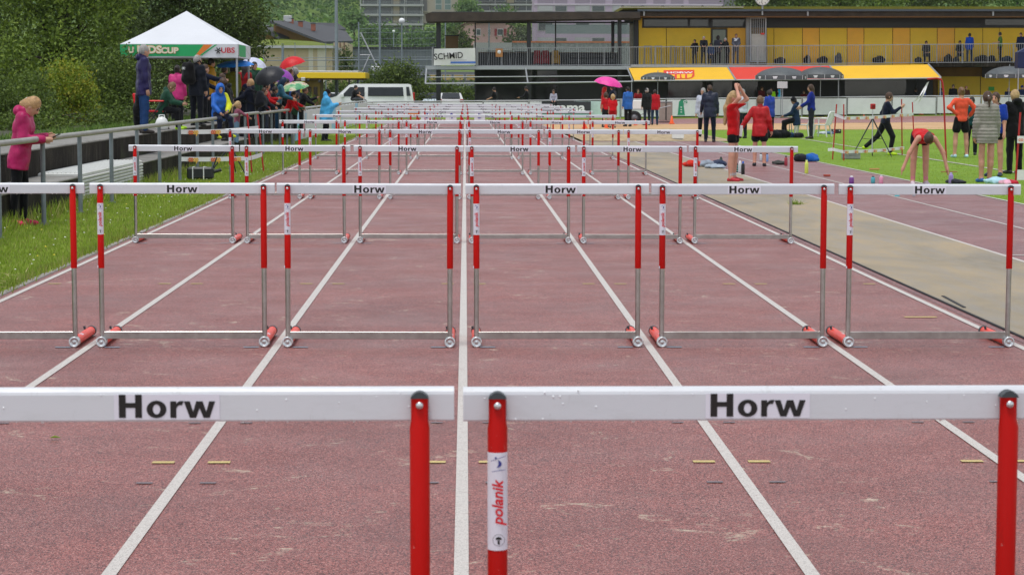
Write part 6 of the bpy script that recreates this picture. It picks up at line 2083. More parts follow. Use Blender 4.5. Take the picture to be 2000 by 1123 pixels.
# ---- umbrellas
def umbrella(label, x, y, Y, rad, col, tilt=(0, 0), shaft=.85, rise=.34, cat='umbrella', pat=None, n8=8, valance=None, pole_r=.008, foot=None, text=None, name='umbrella', group=None):
    """x, y: photo position of the canopy's top"""
    p = P(x, y, Y)
    t = thing(name, label, cat, (p.x, p.y, p.z), group=group)
    M = Matrix.Rotation(R(tilt[0]), 4, 'X') @ Matrix.Rotation(R(tilt[1]), 4, 'Y')
    H = rad * rise * 2
    m_ = cloth(col, 'shell') if not pat else pat
    rings = 6; seg = n8 * 4
    for g in range(1):
        mb = MB(); vs = []
        for j in range(rings + 1):
            f = j / rings
            for k in range(seg + 1):
                a = 2 * math.pi * k / seg
                sc = 1 - .07 * f * (1 - abs(math.cos(n8 * a / 2))) 
                r_ = rad * math.sin(f * 1.25) / math.sin(1.25) * sc
                z = -H * (1 - math.cos(f * 1.25)) / (1 - math.cos(1.25)) + .02 * rad * (1 - abs(math.cos(n8 * a / 2))) * f
                vs.append(M @ Vector((r_ * math.cos(a), r_ * math.sin(a), z)))
        mb.add(vs, [(j * (seg + 1) + k, j * (seg + 1) + k + 1, (j + 1) * (seg + 1) + k + 1, (j + 1) * (seg + 1) + k) for j in range(rings) for k in range(seg)], 0, True)
        mb.build('canopy', m_, t)
    if valance:
        mb = MB(); vs = []
        for z_ in (0, -valance):
            for k in range(seg + 1):
                a = 2 * math.pi * k / seg
                sc = .93 + .07 * abs(math.cos(n8 * a / 2))
                vs.append(M @ Vector((rad * 1.005 * sc * math.cos(a), rad * 1.005 * sc * math.sin(a), -H + z_ + .012)))
        mb.add(vs, [(k, k + 1, k + seg + 2, k + seg + 1) for k in range(seg)]); mb.build('valance', m_, t)
        for k in range(n8):
            a = 2 * math.pi * (k + .5) / n8
            if math.sin(a) < -.2:
                for q, (dz, ln) in enumerate(((-.30, .46), (-.62, .34))):
                    c_ = Vector((math.cos(a) * rad * .958, math.sin(a) * rad * .958, -H + valance * dz))
                    b = MB(); b.box(-ln * .5 * rad * .4, ln * .5 * rad * .4, -.006, -.002, -.03, .03, M=Matrix.Translation(c_) @ Matrix.Rotation(a + R(90), 4, 'Z')); b.build('print', M_TWHITE, t)
            am = 2 * math.pi * k / n8
            if math.sin(am) < .05:
                b = MB(); b.tube([(math.cos(am) * rad * 1.012, math.sin(am) * rad * 1.012, -H + .01), (math.cos(am) * rad * 1.012, math.sin(am) * rad * 1.012, -H - valance)], .012, 5); b.build('piping', M_TWHITE, t)
    for k in range(n8):
        a = 2 * math.pi * k / n8
        pts = [M @ Vector((rad * math.sin(f * 1.25) / math.sin(1.25) * .985 * math.cos(a), rad * math.sin(f * 1.25) / math.sin(1.25) * .985 * math.sin(a), -H * (1 - math.cos(f * 1.25)) / (1 - math.cos(1.25)) - .006)) for f in (0, .35, .7, 1.0)]
        mb = MB(); mb.tube(pts, .004 if rad < .8 else .009, 4); mb.build('rib', M_FRAME, t)
    mb = MB()
    end = M @ Vector((0, 0, -shaft)) if foot is None else Vector((0, 0, foot - p.z))
    mb.tube([M @ Vector((0, 0, .06 if rad < .8 else .12)), end], pole_r, 8); mb.build('shaft', M_FRAME if rad < .8 else M_BEAM, t)
    if foot is None:
        d_ = end.normalized()
        mb = MB(); mb.tube([end - d_ * .1, end, end + d_ * .03 + Vector((.03, 0, 0)), end + Vector((.06, 0, 0))], .012, 7); mb.build('handle', M_FRAME, t)
    else:
        mb = MB(); mb.lathe([(0, .12), (.03, .12), (.05, .08), (.24, .06), (.26, .0), (0, 0)], 16, 0, Matrix.Translation(end)); mb.build('base', M_FRAME, t)
    return t
umbrella('large red umbrella held above the crowd', 565, 112, 66, .44, '#c8141c', (4, -18))
umbrella('black umbrella tilted over the red jacket beside the tent', 521, 136, 57, .44, '#24262c', (30, -16), rise=.28)
umbrella('small purple umbrella below the red one', 549, 136, 62.5, .42, '#8a3fa0', (16, 8))
n = NT('camo_print')
f1 = n.noise(4.2, 3, .6)
n.color(n.ramp(f1, [(.0, (.05, .28, .12)), (.42, (.20, .42, .20)), (.5, (.55, .50, .36)), (.6, (.45, .22, .15)), (.7, (.62, .60, .5))], 'CONSTANT')); n.set('Roughness', .5)
umbrella('green and cream patterned umbrella in front of the kiosk', 573, 161, 61, .43, '#3a8a50', (10, -10), pat=n.m, rise=.22)
umbrella('bright blue umbrella under the edge of the tent', 458, 119, 55.8, .52, '#1a78d0', (6, -3), rise=.13)
umbrella('white umbrella behind the tent corner', 497, 113, 60, .40, '#c8cce0', (0, 8))
umbrella('pink umbrella held above the person in navy', 1191, 151.5, 94.5, .66, '#e0409c', (8, 12), rise=.24)
PG = 'charcoal parasols in front of the pavilion'
umbrella('charcoal parasol in front of the yellow awning crest', 1285, 142, 121, .98, '#54595b', (0, 0), rise=.14, cat='parasol', valance=.17, foot=.12, pole_r=.022, name='parasol', group=PG)
umbrella('large charcoal parasol in front of the red awning', 1526, 132, 117, 1.45, '#54595b', (0, 0), rise=.165, cat='parasol', valance=.22, foot=.12, pole_r=.024, name='parasol', group=PG)
umbrella('second charcoal parasol overlapping the red awning end', 1603, 131.5, 119.5, 1.32, '#54595b', (0, 0), rise=.17, cat='parasol', valance=.22, foot=.15, pole_r=.024, name='parasol', group=PG)
umbrella('charcoal parasol beside the navy gazebo', 1972, 130, 117, 1.35, '#54595b', (0, 0), rise=.17, cat='parasol', valance=.22, foot=.25, pole_r=.024, name='parasol', group=PG)
gzb = thing('gazebo', 'dark navy gazebo corner with grey pole at the picture edge', 'tent', (P(2030, 100, 112).x, 112, .27))
O_ = Vector(gzb.location)
a = P(1988, 134, 111) - O_; c = P(2080, 103, 111) - O_
mb = MB(); mb.rbox(a.x, c.x, -1, -.3, a.z, c.z, .03); mb.build('valance', cloth('#10204a', 'shell'), gzb)
mb = MB(); mb.tube([(a.x + .05, -.95, 0), (a.x + .05, -.95, a.z)], .03, 8); mb.build('pole', M_BEAM, gzb)
mb = MB(); mb.add([(a.x, -1, c.z), (c.x, -1, c.z), (c.x, -.3, c.z), (a.x, -.3, c.z), ((a.x + c.x) / 2, -.6, c.z + .7)], [(0, 1, 4), (1, 2, 4), (2, 3, 4), (3, 0, 4)]); mb.build('roof', cloth('#10204a', 'shell'), gzb)

# ---- vehicles
M_CARW = mat('car_white', (.72, .73, .74), .25, var=.03, coat=.4)
M_CARS = mat('car_silver', (.30, .36, .40), .3, metal=.4, var=.03, coat=.4)
M_TYRE = mat('tyre', (.015, .015, .016), .85, var=.1)
M_LAMP = mat('tail_lamp', (.45, .02, .015), .2, var=0)
def wheel(parent, x, y, z, r, w=.2):
    mb = MB(); mb.lathe([(r * .62, -w / 2), (r * .95, -w / 2), (r, -w / 2 + .03), (r, w / 2 - .03), (r * .95, w / 2), (r * .62, w / 2)], 20, 0, Matrix.Translation((x, y, z)) @ Matrix.Rotation(R(90), 4, 'X')); ty = mb.build('wheel', M_TYRE, parent)
    mb = MB(); mb.lathe([(0, -w / 2 - .01), (r * .3, -w / 2 - .01), (r * .62, -w / 2 + .02), (r * .62, w / 2 - .02), (0, w / 2)], 16, 0, Matrix.Translation((x, y, z)) @ Matrix.Rotation(R(90), 4, 'X')); mb.build('rim', mat('rim_grey', (.16, .16, .17), .45, metal=.5), ty)
def slab_body(mb, prof, y0, y1, inset_z, inset, mi=0):
    """side profile (x, z) extruded across the car; points above inset_z lean inwards"""
    n_ = len(prof); vs = []
    ztop = max(z for _, z in prof)
    for s_, yy in ((1, y0), (-1, y1)):
        for x, z in prof:
            k = clamp((z - inset_z) / (ztop - inset_z)) * inset
            vs.append((x, yy + s_ * k, z))
    mb.add(vs, [tuple(range(n_)), tuple(reversed(range(n_, 2 * n_)))] + [(i, i + n_, (i + 1) % n_ + n_, (i + 1) % n_) for i in range(n_)], mi)
vp = P(722, 225, 122)
vt = thing('van', 'white passenger van with tinted side windows parked behind the fence', 'van', (vp.x, 122, -.02))
mb = MB()
prof = [(-2.62, .32), (2.58, .32), (2.62, .95), (2.56, 1.25), (2.44, 1.93), (2.30, 1.99), (-.9, 1.99), (-1.15, 1.93), (-1.85, 1.28), (-2.50, 1.10), (-2.64, .85)]
slab_body(mb, prof, -.95, .95, 1.15, .17)
mb.build('body', M_CARW, vt)
M_TINT = mat('tinted_glass', (.012, .016, .018), .08, var=.2, scale=1)
def vwin(name, pts, yoff=-.965):
    mb = MB(); vs = [(x, yoff + clamp((z - 1.15) / .84) * .17 - .004, z) for x, z in pts]; mb.add(vs, [tuple(range(len(pts)))]); mb.build(name, M_TINT, vt); mb = MB(); mb.add([(x, -y, z) for x, y, z in vs], [tuple(reversed(range(len(pts))))]); return mb.build(name, M_TINT, vt)
vwin('window', [(-.05, 1.28), (2.02, 1.28), (1.98, 1.80), (-.05, 1.80)]); vwin('window', [(-1.62, 1.26), (-.25, 1.26), (-.25, 1.80), (-1.10, 1.80)]); vwin('window', [(2.2, 1.30), (2.42, 1.30), (2.32, 1.82), (2.16, 1.82)])
mb = MB(); mb.add([(-1.90, -.72, 1.26), (-1.90, .72, 1.26), (-1.20, .66, 1.90), (-1.20, -.66, 1.90)], [(0, 3, 2, 1)]); mb.build('windscreen', M_TINT, vt, Matrix.Translation((-.03, 0, .02)))
for s_ in (-1, 1):
    mb = MB(); mb.rbox(-1.62, -1.45, s_ * 1.05 - .09, s_ * 1.05 + .09, 1.2, 1.42, .03); mb.build('mirror', M_CARW, vt)
    mb = MB(); mb.rbox(2.55, 2.63, s_ * .85 - .06, s_ * .85 + .06, .9, 1.5, .02); mb.build('tail_lamp', M_LAMP, vt)
    mb = MB(); mb.rbox(-2.62, -2.50, s_ * .72 - .14, s_ * .72 + .14, .82, 1.02, .03); mb.build('headlight', M_TWHITE, vt)
    for x in (-1.65, 1.55): wheel(vt, x, s_ * .86, .33, .33)
mb = MB(); mb.rbox(-.22, -.18, -.985, -.955, 1.02, 1.06, .005); mb.rbox(-.34, -.16, -.99, -.96, 1.06, 1.09, .005); mb.build('door_handle', M_FRAME, vt)

def car(label, x, Y, m_, rot, z=-.03):
    p = P(x, 200, Y)
    t = thing('parked_car', label, 'car', (p.x, Y, z), rot)
    mb = MB(); slab_body(mb, [(-2.1, .3), (2.1, .3), (2.12, .8), (2.02, .98), (1.2, 1.0), (.55, 1.42), (-1.2, 1.46), (-1.95, 1.1), (-2.12, .85)], -.86, .86, .95, .22); mb.build('body', m_, t)
    def sw(pts):
        mb = MB(); vs = [(x_, -.87 + clamp((z_ - .95) / .51) * .22 - .004, z_) for x_, z_ in pts]; mb.add(vs, [tuple(range(len(pts)))]); mb.build('window', M_TINT, t); mb = MB(); mb.add([(a_, -b_, c_) for a_, b_, c_ in vs], [tuple(reversed(range(len(pts))))]); mb.build('window', M_TINT, t)
    sw([(-1.5, 1.02), (-.3, 1.02), (-.3, 1.38), (-1.15, 1.38)]); sw([(-.22, 1.02), (1.0, 1.02), (.5, 1.36), (-.22, 1.38)])
    mb = MB(); mb.add([(-1.98, -.62, 1.10), (-1.98, .62, 1.10), (-1.28, .55, 1.44), (-1.28, -.55, 1.44)], [(0, 1, 2, 3)]); mb.build('rear_window', M_TINT, t, Matrix.Translation((-.03, 0, .015)))
    mb = MB(); mb.add([(1.22, -.6, 1.02), (1.22, .6, 1.02), (.6, .52, 1.41), (.6, -.52, 1.41)], [(3, 2, 1, 0)]); mb.build('windscreen', M_TINT, t, Matrix.Translation((.03, 0, .015)))
    for s_ in (-1, 1):
        mb = MB(); mb.rbox(-2.14, -1.98, s_ * .72 - .12, s_ * .72 + .12, .82, 1.04, .03); mb.build('tail_lamp', M_LAMP, t)
        for xx in (-1.3, 1.3): wheel(t, xx, s_ * .78, .3, .3, .18)
    mb = MB(); mb.box(-2.135, -2.12, -.26, .26, .62, .74); mb.build('number_plate', M_TWHITE, t)
    return t
car('white hatchback seen from behind below the terrace', 881, 140, M_CARW, R(90)); car('silver blue hatchback parked beside the white hatchback', 838, 143, M_CARS, R(92))
car('white estate car parked behind the yellow kiosk', 668, 150, M_CARW, R(5))
hd_l = [lob(x, 188 + random.uniform(-5, 5), 160, 26, 16) for x in range(560, 1000, 26)]
tree('hedge', 'long clipped hedge behind the parked cars', 'hedge', gbase(760, 160, 0), hd_l, 9000, .3, 'mid', .05, limbs=False)
hd_l = [lob(x, 205, 162, 30, 14) for x in range(560, 1000, 30)]
B = Bld('office_building', 'long grey office building with yellow window band behind the cars', 560, 960, 140, 205, 166)
B.box('wall', 690, 960, 141, 205, mat('office_grey', (.16, .17, .18), .7), 0, 4)
for k in range(11):
    B.win(694 + 24 * k, 714 + 24 * k, 146, 158, M_CONCL, mat('office_warm', (.42, .30, .10), .4, var=.5, scale=.4) if k > 5 else M_WIN)  # upper panes on the right have a mottled yellow colour
    B.win(694 + 24 * k, 714 + 24 * k, 166, 180, M_CONCL, M_WIN)

# ---- track-side equipment on the infield
M_RPOLE = mat('pole_red', (.42, .012, .012), .45, var=.1)
M_TAPE = mat('barrier_tape', (.74, .74, .74), .55, var=.06)
M_COOP = mat('tape_orange', (.72, .13, .02), .5, var=0)
M_COOP2 = mat('tape_amber', (.80, .45, .06), .5, var=0)
def red_pole(parent, a, b_, r=.016):
    mb = MB(); mb.tube([a, b_], r, 8); return mb.build('pole', M_RPOLE, parent)
def tape(parent, pts, hgt, words=True):
    """ribbon through points with printed words"""
    mb = MB(); vs = []
    seg = []
    for a, b_ in zip(pts[:-1], pts[1:]):
        n_ = max(4, int((b_ - a).length / .15))
        for i in range(n_):
            t = i / n_
            q = a.lerp(b_, t); seg.append(q + Vector((0, .01 * math.sin(t * 9), -.004 * (a - b_).length * math.sin(math.pi * t))))
    seg.append(pts[-1])
    for q in seg: vs += [q + Vector((0, 0, hgt / 2)), q - Vector((0, .015, hgt / 2))]
    mb.add(vs, [(2 * i, 2 * i + 1, 2 * i + 3, 2 * i + 2) for i in range(len(seg) - 1)], 0, True)
    o = mb.build('tape', M_TAPE, parent)
    if words:
        acc = .25
        for a, b_ in zip(seg[:-1], seg[1:]):
            acc += (b_ - a).length
            if acc > .62:
                acc = 0; d = (b_ - a).normalized(); ang = math.atan2(d.y, d.x)
                if d.x < .3: continue
                for m_, body, dx in ((M_COOP, 'co', -.07), (M_COOP2, 'op', .07)):
                    tx = link('lettering', text_mesh('lettering', body, hgt * 1.6, m_, bold=.06, sx=1.0), o)
                    tx.matrix_local = Matrix.Translation(a + d * dx + Vector((d.y, -d.x, 0)).normalized() * .03) @ Matrix.Rotation(ang, 4, 'Z') @ Matrix.Rotation(-math.asin(d.z), 4, 'Y')
    return o
bt = thing('tape_barrier', 'square of red poles joined by printed white tape round the tripod', 'barrier', G(1690, 300))
O_ = Vector(bt.location)
def gl(x, y): return G(x, y) - O_
def at(x, y, Y): return P(x, y, Y) - O_
pA, pB, pC, pD = G(1626, 312), G(1648, 314), G(1762, 303), G(1786, 296)
for p, yt, xt in ((pA, 204, 1634), (pB, 204, 1648), (pC, 194, 1761), (pD, 200, 1782)):
    red_pole(bt, p - O_, P(xt, yt, p.y) - O_)
tape(bt, [at(1629, 224, pA.y), at(1648, 231, pB.y - .03), at(1762, 225, pC.y - .03), at(1784, 223, pD.y - .03)], .075)
tape(bt, [at(1617, 293, pA.y - .1), at(1627, 292, pA.y), at(1648, 297, pB.y - .03), at(1766, 289, pC.y - .03)], .075)
tape(bt, [at(1629, 226, pA.y + .02), at(1627, 260, pA.y + .02), at(1626, 292, pA.y + .02)], .04, False)

def tripod(label, x, yfeet, ytop, spread, head_col, name='tripod'):
    p = G(x, yfeet)
    t = thing(name, label, 'tripod', p)
    top = P(x, ytop, p.y).z
    hub = top * .72
    for a in (200, 320, 80):
        mb = MB(); mb.tube([(0, 0, hub), (spread * math.cos(R(a)), spread * math.sin(R(a)) * .8, 0)], [.018, .012], 6); mb.build('leg', M_FRAME, t)
    mb = MB(); mb.tube([(0, 0, hub * .1), (0, 0, top - .1)], .014, 8); mb.build('column', M_STEEL, t)
    for a in (200, 320, 80):
        mb = MB(); mb.tube([(0, 0, hub * .45), (spread * .52 * math.cos(R(a)), spread * .42 * math.sin(R(a)), hub * .48)], .008, 5); mb.build('brace', M_FRAME, t)
    mb = MB(); mb.rbox(-.06, .06, -.06, .06, top - .14, top, .015); mb.build('head', head_col, t)
    mb = MB(); mb.lathe([(0, -.05), (.03, -.05), (.03, .03)], 10, 0, Matrix.Translation((0, -.06, top - .07)) @ Matrix.Rotation(R(90), 4, 'X')); mb.build('lens', M_FRAME, t)
    return t
tripod('black tripod with red measuring device inside the taped square', 1703, 306, 203, .58, M_RPOLE)
def crate(label, x, y, w, d, h, m_, name='case', cat='case'):
    p = G(x, y); t = thing(name, label, cat, p)
    mb = MB(); mb.rbox(-w / 2, w / 2, 0, d, 0, h * .72, .015); mb.build('body', m_, t)
    mb = MB(); mb.rbox(-w / 2 - .008, w / 2 + .008, -.008, d + .008, h * .725, h, .02); mb.build('lid', m_, t)
    mb = MB(); mb.tube([(-.07, -.02, h * .45), (-.07, -.045, h * .45), (.07, -.045, h * .45), (.07, -.02, h * .45)], .008, 6); mb.build('handle', M_FRAME, t)
    for s_ in (-1, 1):
        mb = MB(); mb.box(s_ * w * .3 - .02, s_ * w * .3 + .02, -.02, -.009, h * .6, h * .82); mb.build('latch', M_STEEL, t)
crate('grey equipment case on the grass below the tripod', 1664, 311, .42, .3, .20, mat('case_grey', (.28, .29, .28), .6))
crate('black and red equipment case on the grass behind the poles', 1634, 262, .36, .25, .18, mat('case_black', (.03, .02, .02), .6))

lp = thing('wind_pole', 'tall red bent pole with white ribbons hanging from its arm', 'pole', G(1849, 337))
O_ = Vector(lp.location); Yp = O_.y
pts = [Vector((0, 0, 0)), P(1843, 180, Yp) - O_, P(1841, 163, Yp) - O_, P(1839.5, 158, Yp) - O_, P(1836, 155, Yp) - O_, P(1829, 153.5, Yp) - O_, P(1811, 155, Yp) - O_]
mb = MB(); mb.tube(pts, .018, 10); mb.build('tube', M_RPOLE, lp)
for k, (xe, ye) in enumerate(((1787, 199), (1794, 202))):
    mb = MB(); a = P(1813, 161, Yp) - O_; e = P(xe, ye, Yp) - O_; vs = []
    for i in range(9):
        q = a.lerp(e, i / 8) + Vector((0, .03 * math.sin(i * .9 + k), -.02 * math.sin(i / 8 * 3.1)))
        vs += [q + Vector((.022, 0, .012)), q - Vector((.022, 0, .012))]
    mb.add(vs, [(2 * i, 2 * i + 1, 2 * i + 3, 2 * i + 2) for i in range(8)], 0, True); mb.build('ribbon', M_TAPE, lp)
mb = MB(); mb.tube([(-.12, 0, .01), (.22, 0, .01)], .012, 6); mb.build('base_bar', mat('wood_bar', (.35, .17, .07), .7), lp)
rp_ = thing('tape_barrier', 'single red pole with white printed tape at the picture edge', 'barrier', G(1983, 362))
O_ = Vector(rp_.location)
red_pole(rp_, Vector((0, 0, 0)), P(1993, 220, O_.y) - O_, .018)
mb = MB()
for (y0, y1) in ((266, 280), (332, 352)):
    a = P(1987, y0, O_.y - .03) - O_; c = P(2030, y1, O_.y - .03) - O_; mb.box(a.x, c.x, a.y, a.y + .004, c.z, a.z)
mb.build('tape', M_TAPE, rp_)
text_on(rp_, 'co', .09, M_COOP, P(1994, 273, O_.y - .06) - O_)

# left tape barrier by the verge
lb_ = thing('tape_barrier', 'two red poles with printed white tape beside the railing', 'barrier', G(495, 330))
O_ = Vector(lb_.location)
pA, pB = G(492, 339), G(515, 336)
red_pole(lb_, pA - O_, P(483, 222, pA.y) - O_); red_pole(lb_, pB - O_, P(503, 224, pB.y) - O_)
tape(lb_, [P(353, 258, 39.5) - O_, P(430, 257, 40.5) - O_, P(484, 252, pA.y - .02) - O_, P(505, 250, pB.y - .02) - O_], .085)
tape(lb_, [P(353, 311, 39.5) - O_, P(430, 311, 40.5) - O_, P(490, 309, pA.y - .02) - O_, P(512, 302, pB.y - .02) - O_], .085)
tripod('black tripod standing on the verge behind the tape', 450, 340, 262, .42, M_FRAME)
p = G(392, 352)
t = thing('camera_case', 'black timing camera case standing on the verge grass', 'case', p)
mb = MB(); mb.rbox(-.24, .24, -.12, .12, 0.02, .24, .03); mb.build('body', M_FRAME, t)
for x in (-.14, .06):
    mb = MB(); mb.rbox(x, x + .02, -.128, .128, .015, .247, .004); mb.build('strap', M_TAPE, t)
mb = MB(); mb.tube([(.22, 0, .2), (.30, 0, .42)], .012, 6); mb.build('handle', M_FRAME, t)
mb = MB(); mb.tube([(.24, 0, .15), (.38, 0, .19)], .03, 8); mb.build('lens', M_FRAME, t)

# cones
M_CONE = mat('cone_orange', (.80, .11, .02), .5, var=.06)
def cone(label, x, y, h):
    p = G(x, y); p.z = gz(p.x, p.y); t = thing('traffic_cone', label, 'cone', p, group='orange cones on the bend')
    mb = MB(); mb.rbox(-h * .33, h * .33, -h * .33, h * .33, 0.012, .05, .01); mb.build('base', M_CONE, t)
    mb = MB(); mb.lathe([(h * .25, .05), (h * .05, h), (0, h)], 14); c_ = mb.build('cone', M_CONE, t)
    mb = MB(); mb.lathe([(h * .172, h * .40), (h * .118, h * .66)], 14); mb.build('reflective_band', M_TWHITE, c_)
cone('orange and white cone in front of the green logo panel', 1312, 244, .42); cone('small orange cone between the blue jacket and the trolley', 1241, 246, .28)
cone('orange cone partly hidden by the red shirted children', 1184, 252, .34); cone('orange cone on the bend behind the taped square', 1799, 233, .42); cone('low orange cone on the tan apron left of the walker', 1687, 238, .22); cone('orange and white cone left of the red shirted children', 1142, 252, .40)

# bottles
def bottle(label, x, y, h, r, m_, cap, z=.008, band=None):
    p = G(x, y); t = thing('water_bottle', label, 'bottle', (p.x, p.y, z))
    mb = MB(); mb.lathe([(0, 0), (r * .92, 0), (r, .01), (r, h * .72), (r * .85, h * .80), (r * .5, h * .86), (0, h * .86)], 14); b_ = mb.build('body', m_, t)
    mb = MB(); mb.lathe([(r * .55, h * .84), (r * .58, h * .98), (r * .4, h), (0, h)], 12); mb.build('cap', cap, t)
    if band:
        for k in range(3):
            mb = MB(); mb.lathe([(r * 1.02, h * (.12 + .2 * k)), (r * 1.02, h * (.2 + .2 * k))], 14); mb.build('band', band, b_)
bm = lambda nm, c: mat('bottle_' + nm, c, .3, var=.05)
bottle('dark green bottle behind the standing girl in red', 1408, 324, .19, .036, bm('green', (.02, .05, .03)), M_FRAME)
bottle('black bottle with blue cap beside the standing girl', 1451, 342, .26, .036, bm('black', (.012, .012, .014)), bm('bluecap', (.03, .12, .5)))
bottle('black bottle with turquoise bands beside the standing girl', 1438, 338, .23, .036, bm('black', (.012, .012, .014)), M_FRAME, band=bm('teal', (.15, .55, .48)))
bottle('clear white bottle between two black bottles', 1445, 338.5, .24, .034, bm('clear', (.55, .58, .60)), M_TWHITE)
bottle('translucent blue bottle near the boy in red', 1498, 317, .20, .035, bm('blue', (.22, .33, .60)), M_FRAME)
bottle('clear bottle with dark cap left of the blue bottle', 1486, 315, .18, .035, bm('clear', (.55, .58, .60)), M_FRAME)
bottle('red bottle beside the dark shoe on the runway', 1535, 325, .22, .036, bm('redb', (.35, .04, .06)), M_FRAME)
bottle('lime yellow bottle standing on the runway', 1575, 340, .27, .038, bm('lime', (.60, .68, .10)), bm('lime2', (.7, .75, .25)))
bottle('purple bottle with white cap behind the front hurdle bar', 1663, 361, .15, .045, bm('purple', (.17, .04, .24)), M_TWHITE)
bottle('turquoise bottle with dark cap behind the hurdle bar', 1705, 359, .13, .038, bm('turq', (.08, .42, .48)), M_FRAME)
bottle('pink bottle beside the turquoise one', 1721, 360, .15, .036, bm('pinkb', (.75, .30, .45)), bm('pinkcap', (.6, .55, .6)))
bottle('tall lavender bottle beside the bending girl', 1857, 360, .20, .042, bm('lav', (.32, .22, .55)), bm('lavcap', (.4, .32, .62)))

def heap(label, cat, x, y, w, h, cols, name='clothing_pile', z=.012):
    p = G(x, y); t = thing(name, label, cat, (p.x, p.y, z))
    for i, c in enumerate(cols):
        pr = []
        ox = (i - (len(cols) - 1) / 2) * w / len(cols)
        for k in range(5):
            q = (ox + random.uniform(-.3, .3) * w / len(cols), random.uniform(-.12, .12), random.uniform(.3, .7) * h * .7)
            pr.append(('e', q, np.array((w / len(cols) * random.uniform(.35, .6), .13, h * random.uniform(.25, .5))), None))
        link('garment', sdf_mesh('garment', pr, cloth(c), .016, .05, [lambda a, b, c_: -c_], wobble=.014), t)
heap('red jacket and grey top thrown down behind the third row hurdle', 'clothes', 1378, 327, .85, .16, ['#c02818', '#8a94a0', '#28324a'])
heap('grey towel lying flat beside the clothing heap', 'towel', 1400, 330, .4, .08, ['#98a4b0'], 'towel')
heap('blue and black jacket heap on the runway edge', 'clothes', 1574, 316, .65, .22, ['#14161c', '#1c5aa8'])
heap('pale blue towel crumpled on the grass beside the puffer jacket', 'towel', 1950, 360, .34, .13, ['#a8d0dc'], 'towel')
heap('pink cloth and red shoes lying on the grass edge', 'clothes', 1972, 362, .25, .08, ['#e0a8bc', '#b02838'])
heap('dark trainers beside the lavender bottle', 'shoes', 1868, 360, .22, .07, ['#23252c'], 'shoe_pair')
heap('dark shoe pair beside the red bottle', 'shoes', 1522, 322, .26, .08, ['#3a3c38'], 'shoe_pair')
heap('large black kit bag on the grass behind the boy in red', 'bag', 1513, 271, .75, .38, ['#0e0f12'], 'kit_bag')
heap('blue and dark bag below the seated man', 'bag', 1548, 270, .75, .20, ['#1c3a62', '#1e1f24'], 'kit_bag')
heap('white and blue bag behind the plastic chair', 'bag', 1612, 263, .5, .10, ['#b8c0c8', '#4a6a8a'], 'kit_bag')
def plank(label, x, y, l, w, h, m_, rot, name='marker_block', cat='marker'):
    p = G(x, y); t = MB(); t.rbox(-l / 2, l / 2, -w / 2, w / 2, 0, h, .008); o = t.build(name, m_); o.location = (p.x, p.y, .01); o.rotation_euler = (0, 0, R(rot)); tag(o, label, cat)
plank('red brick marker lying beside the runway line', 1615, 346, .13, .07, .04, mat('brick_red', (.36, .07, .045), .8), 5)
plank('orange wooden stick lying at the grass edge', 1708, 333, .24, .05, .03, mat('stick_orange', (.55, .26, .10), .7), 25)
tmr = MB(); 
p0, p1 = G(1722, 334), G(1775, 342)
tmr.quad(p0 + Vector((0, -.02, .012)), p1 + Vector((0, -.02, .012)), p1 + Vector((0, .02, .012)), p0 + Vector((0, .02, .012)))
tag(tmr.build('measuring_tape', M_YELLOW), 'yellow measuring tape lying on the grass edge', 'tape')
plank('turquoise cap dropped on the runway', 1752, 385, .08, .06, .02, bm('turq', (.08, .42, .48)), 0, 'bottle_cap', 'cap')
b = MB(); p = G(1785, 386); b.ball((0, 0, .03), .028, .028, .028); o = b.build('ball', mat('clear_ball', (.5, .55, .6), .15)); o.location = (p.x, p.y, .01); tag(o, 'small clear ball lying on the runway', 'ball')
# block standing in the sand pit, number boxes at the lanes' end
p = G(1324, 275); t = thing('take_off_box', 'white block standing at the edge of the sand pit', 'box', (p.x, p.y, .01))
mb = MB(); mb.rbox(-.19, .19, -.12, .12, .06, .22, .01); mb.build('body', M_TWHITE, t); mb = MB(); mb.rbox(-.16, .16, -.1, .1, 0, .06, .01); mb.build('foot', M_FGREY, t)
NUMS = [('1', 766), ('2', 795), ('3', 833), ('4', 881), ('5', 937)]
for ch, x in NUMS[2:]:
    k = int(ch)
    xc = (LX[k - 1] + LX[k]) / 2
    p = P(x, 232, 112); t = thing('lane_number_box', 'white lane box with blue figure %s, %s' % ({'3': 'three', '4': 'four', '5': 'five'}[ch], {'3': 'leftmost of three behind the last hurdles', '4': 'middle one behind the last hurdles', '5': 'rightmost of three behind the last hurdles'}[ch]), 'sign', (p.x, 112, .0))
    mb = MB(); mb.prism([(-.30, 0), (.30, 0), (.26, .50), (-.26, .50)], -.15, .15); mb.build('body', M_TWHITE, t)
    mb = MB(); mb.rbox(-.27, .27, -.16, .16, .5, .53, .01); mb.build('top', M_TWHITE, t)
    text_on(t, ch, .46, mat('number_blue', (.06, .06, .35), .5), (0, -.165, .26), .03)

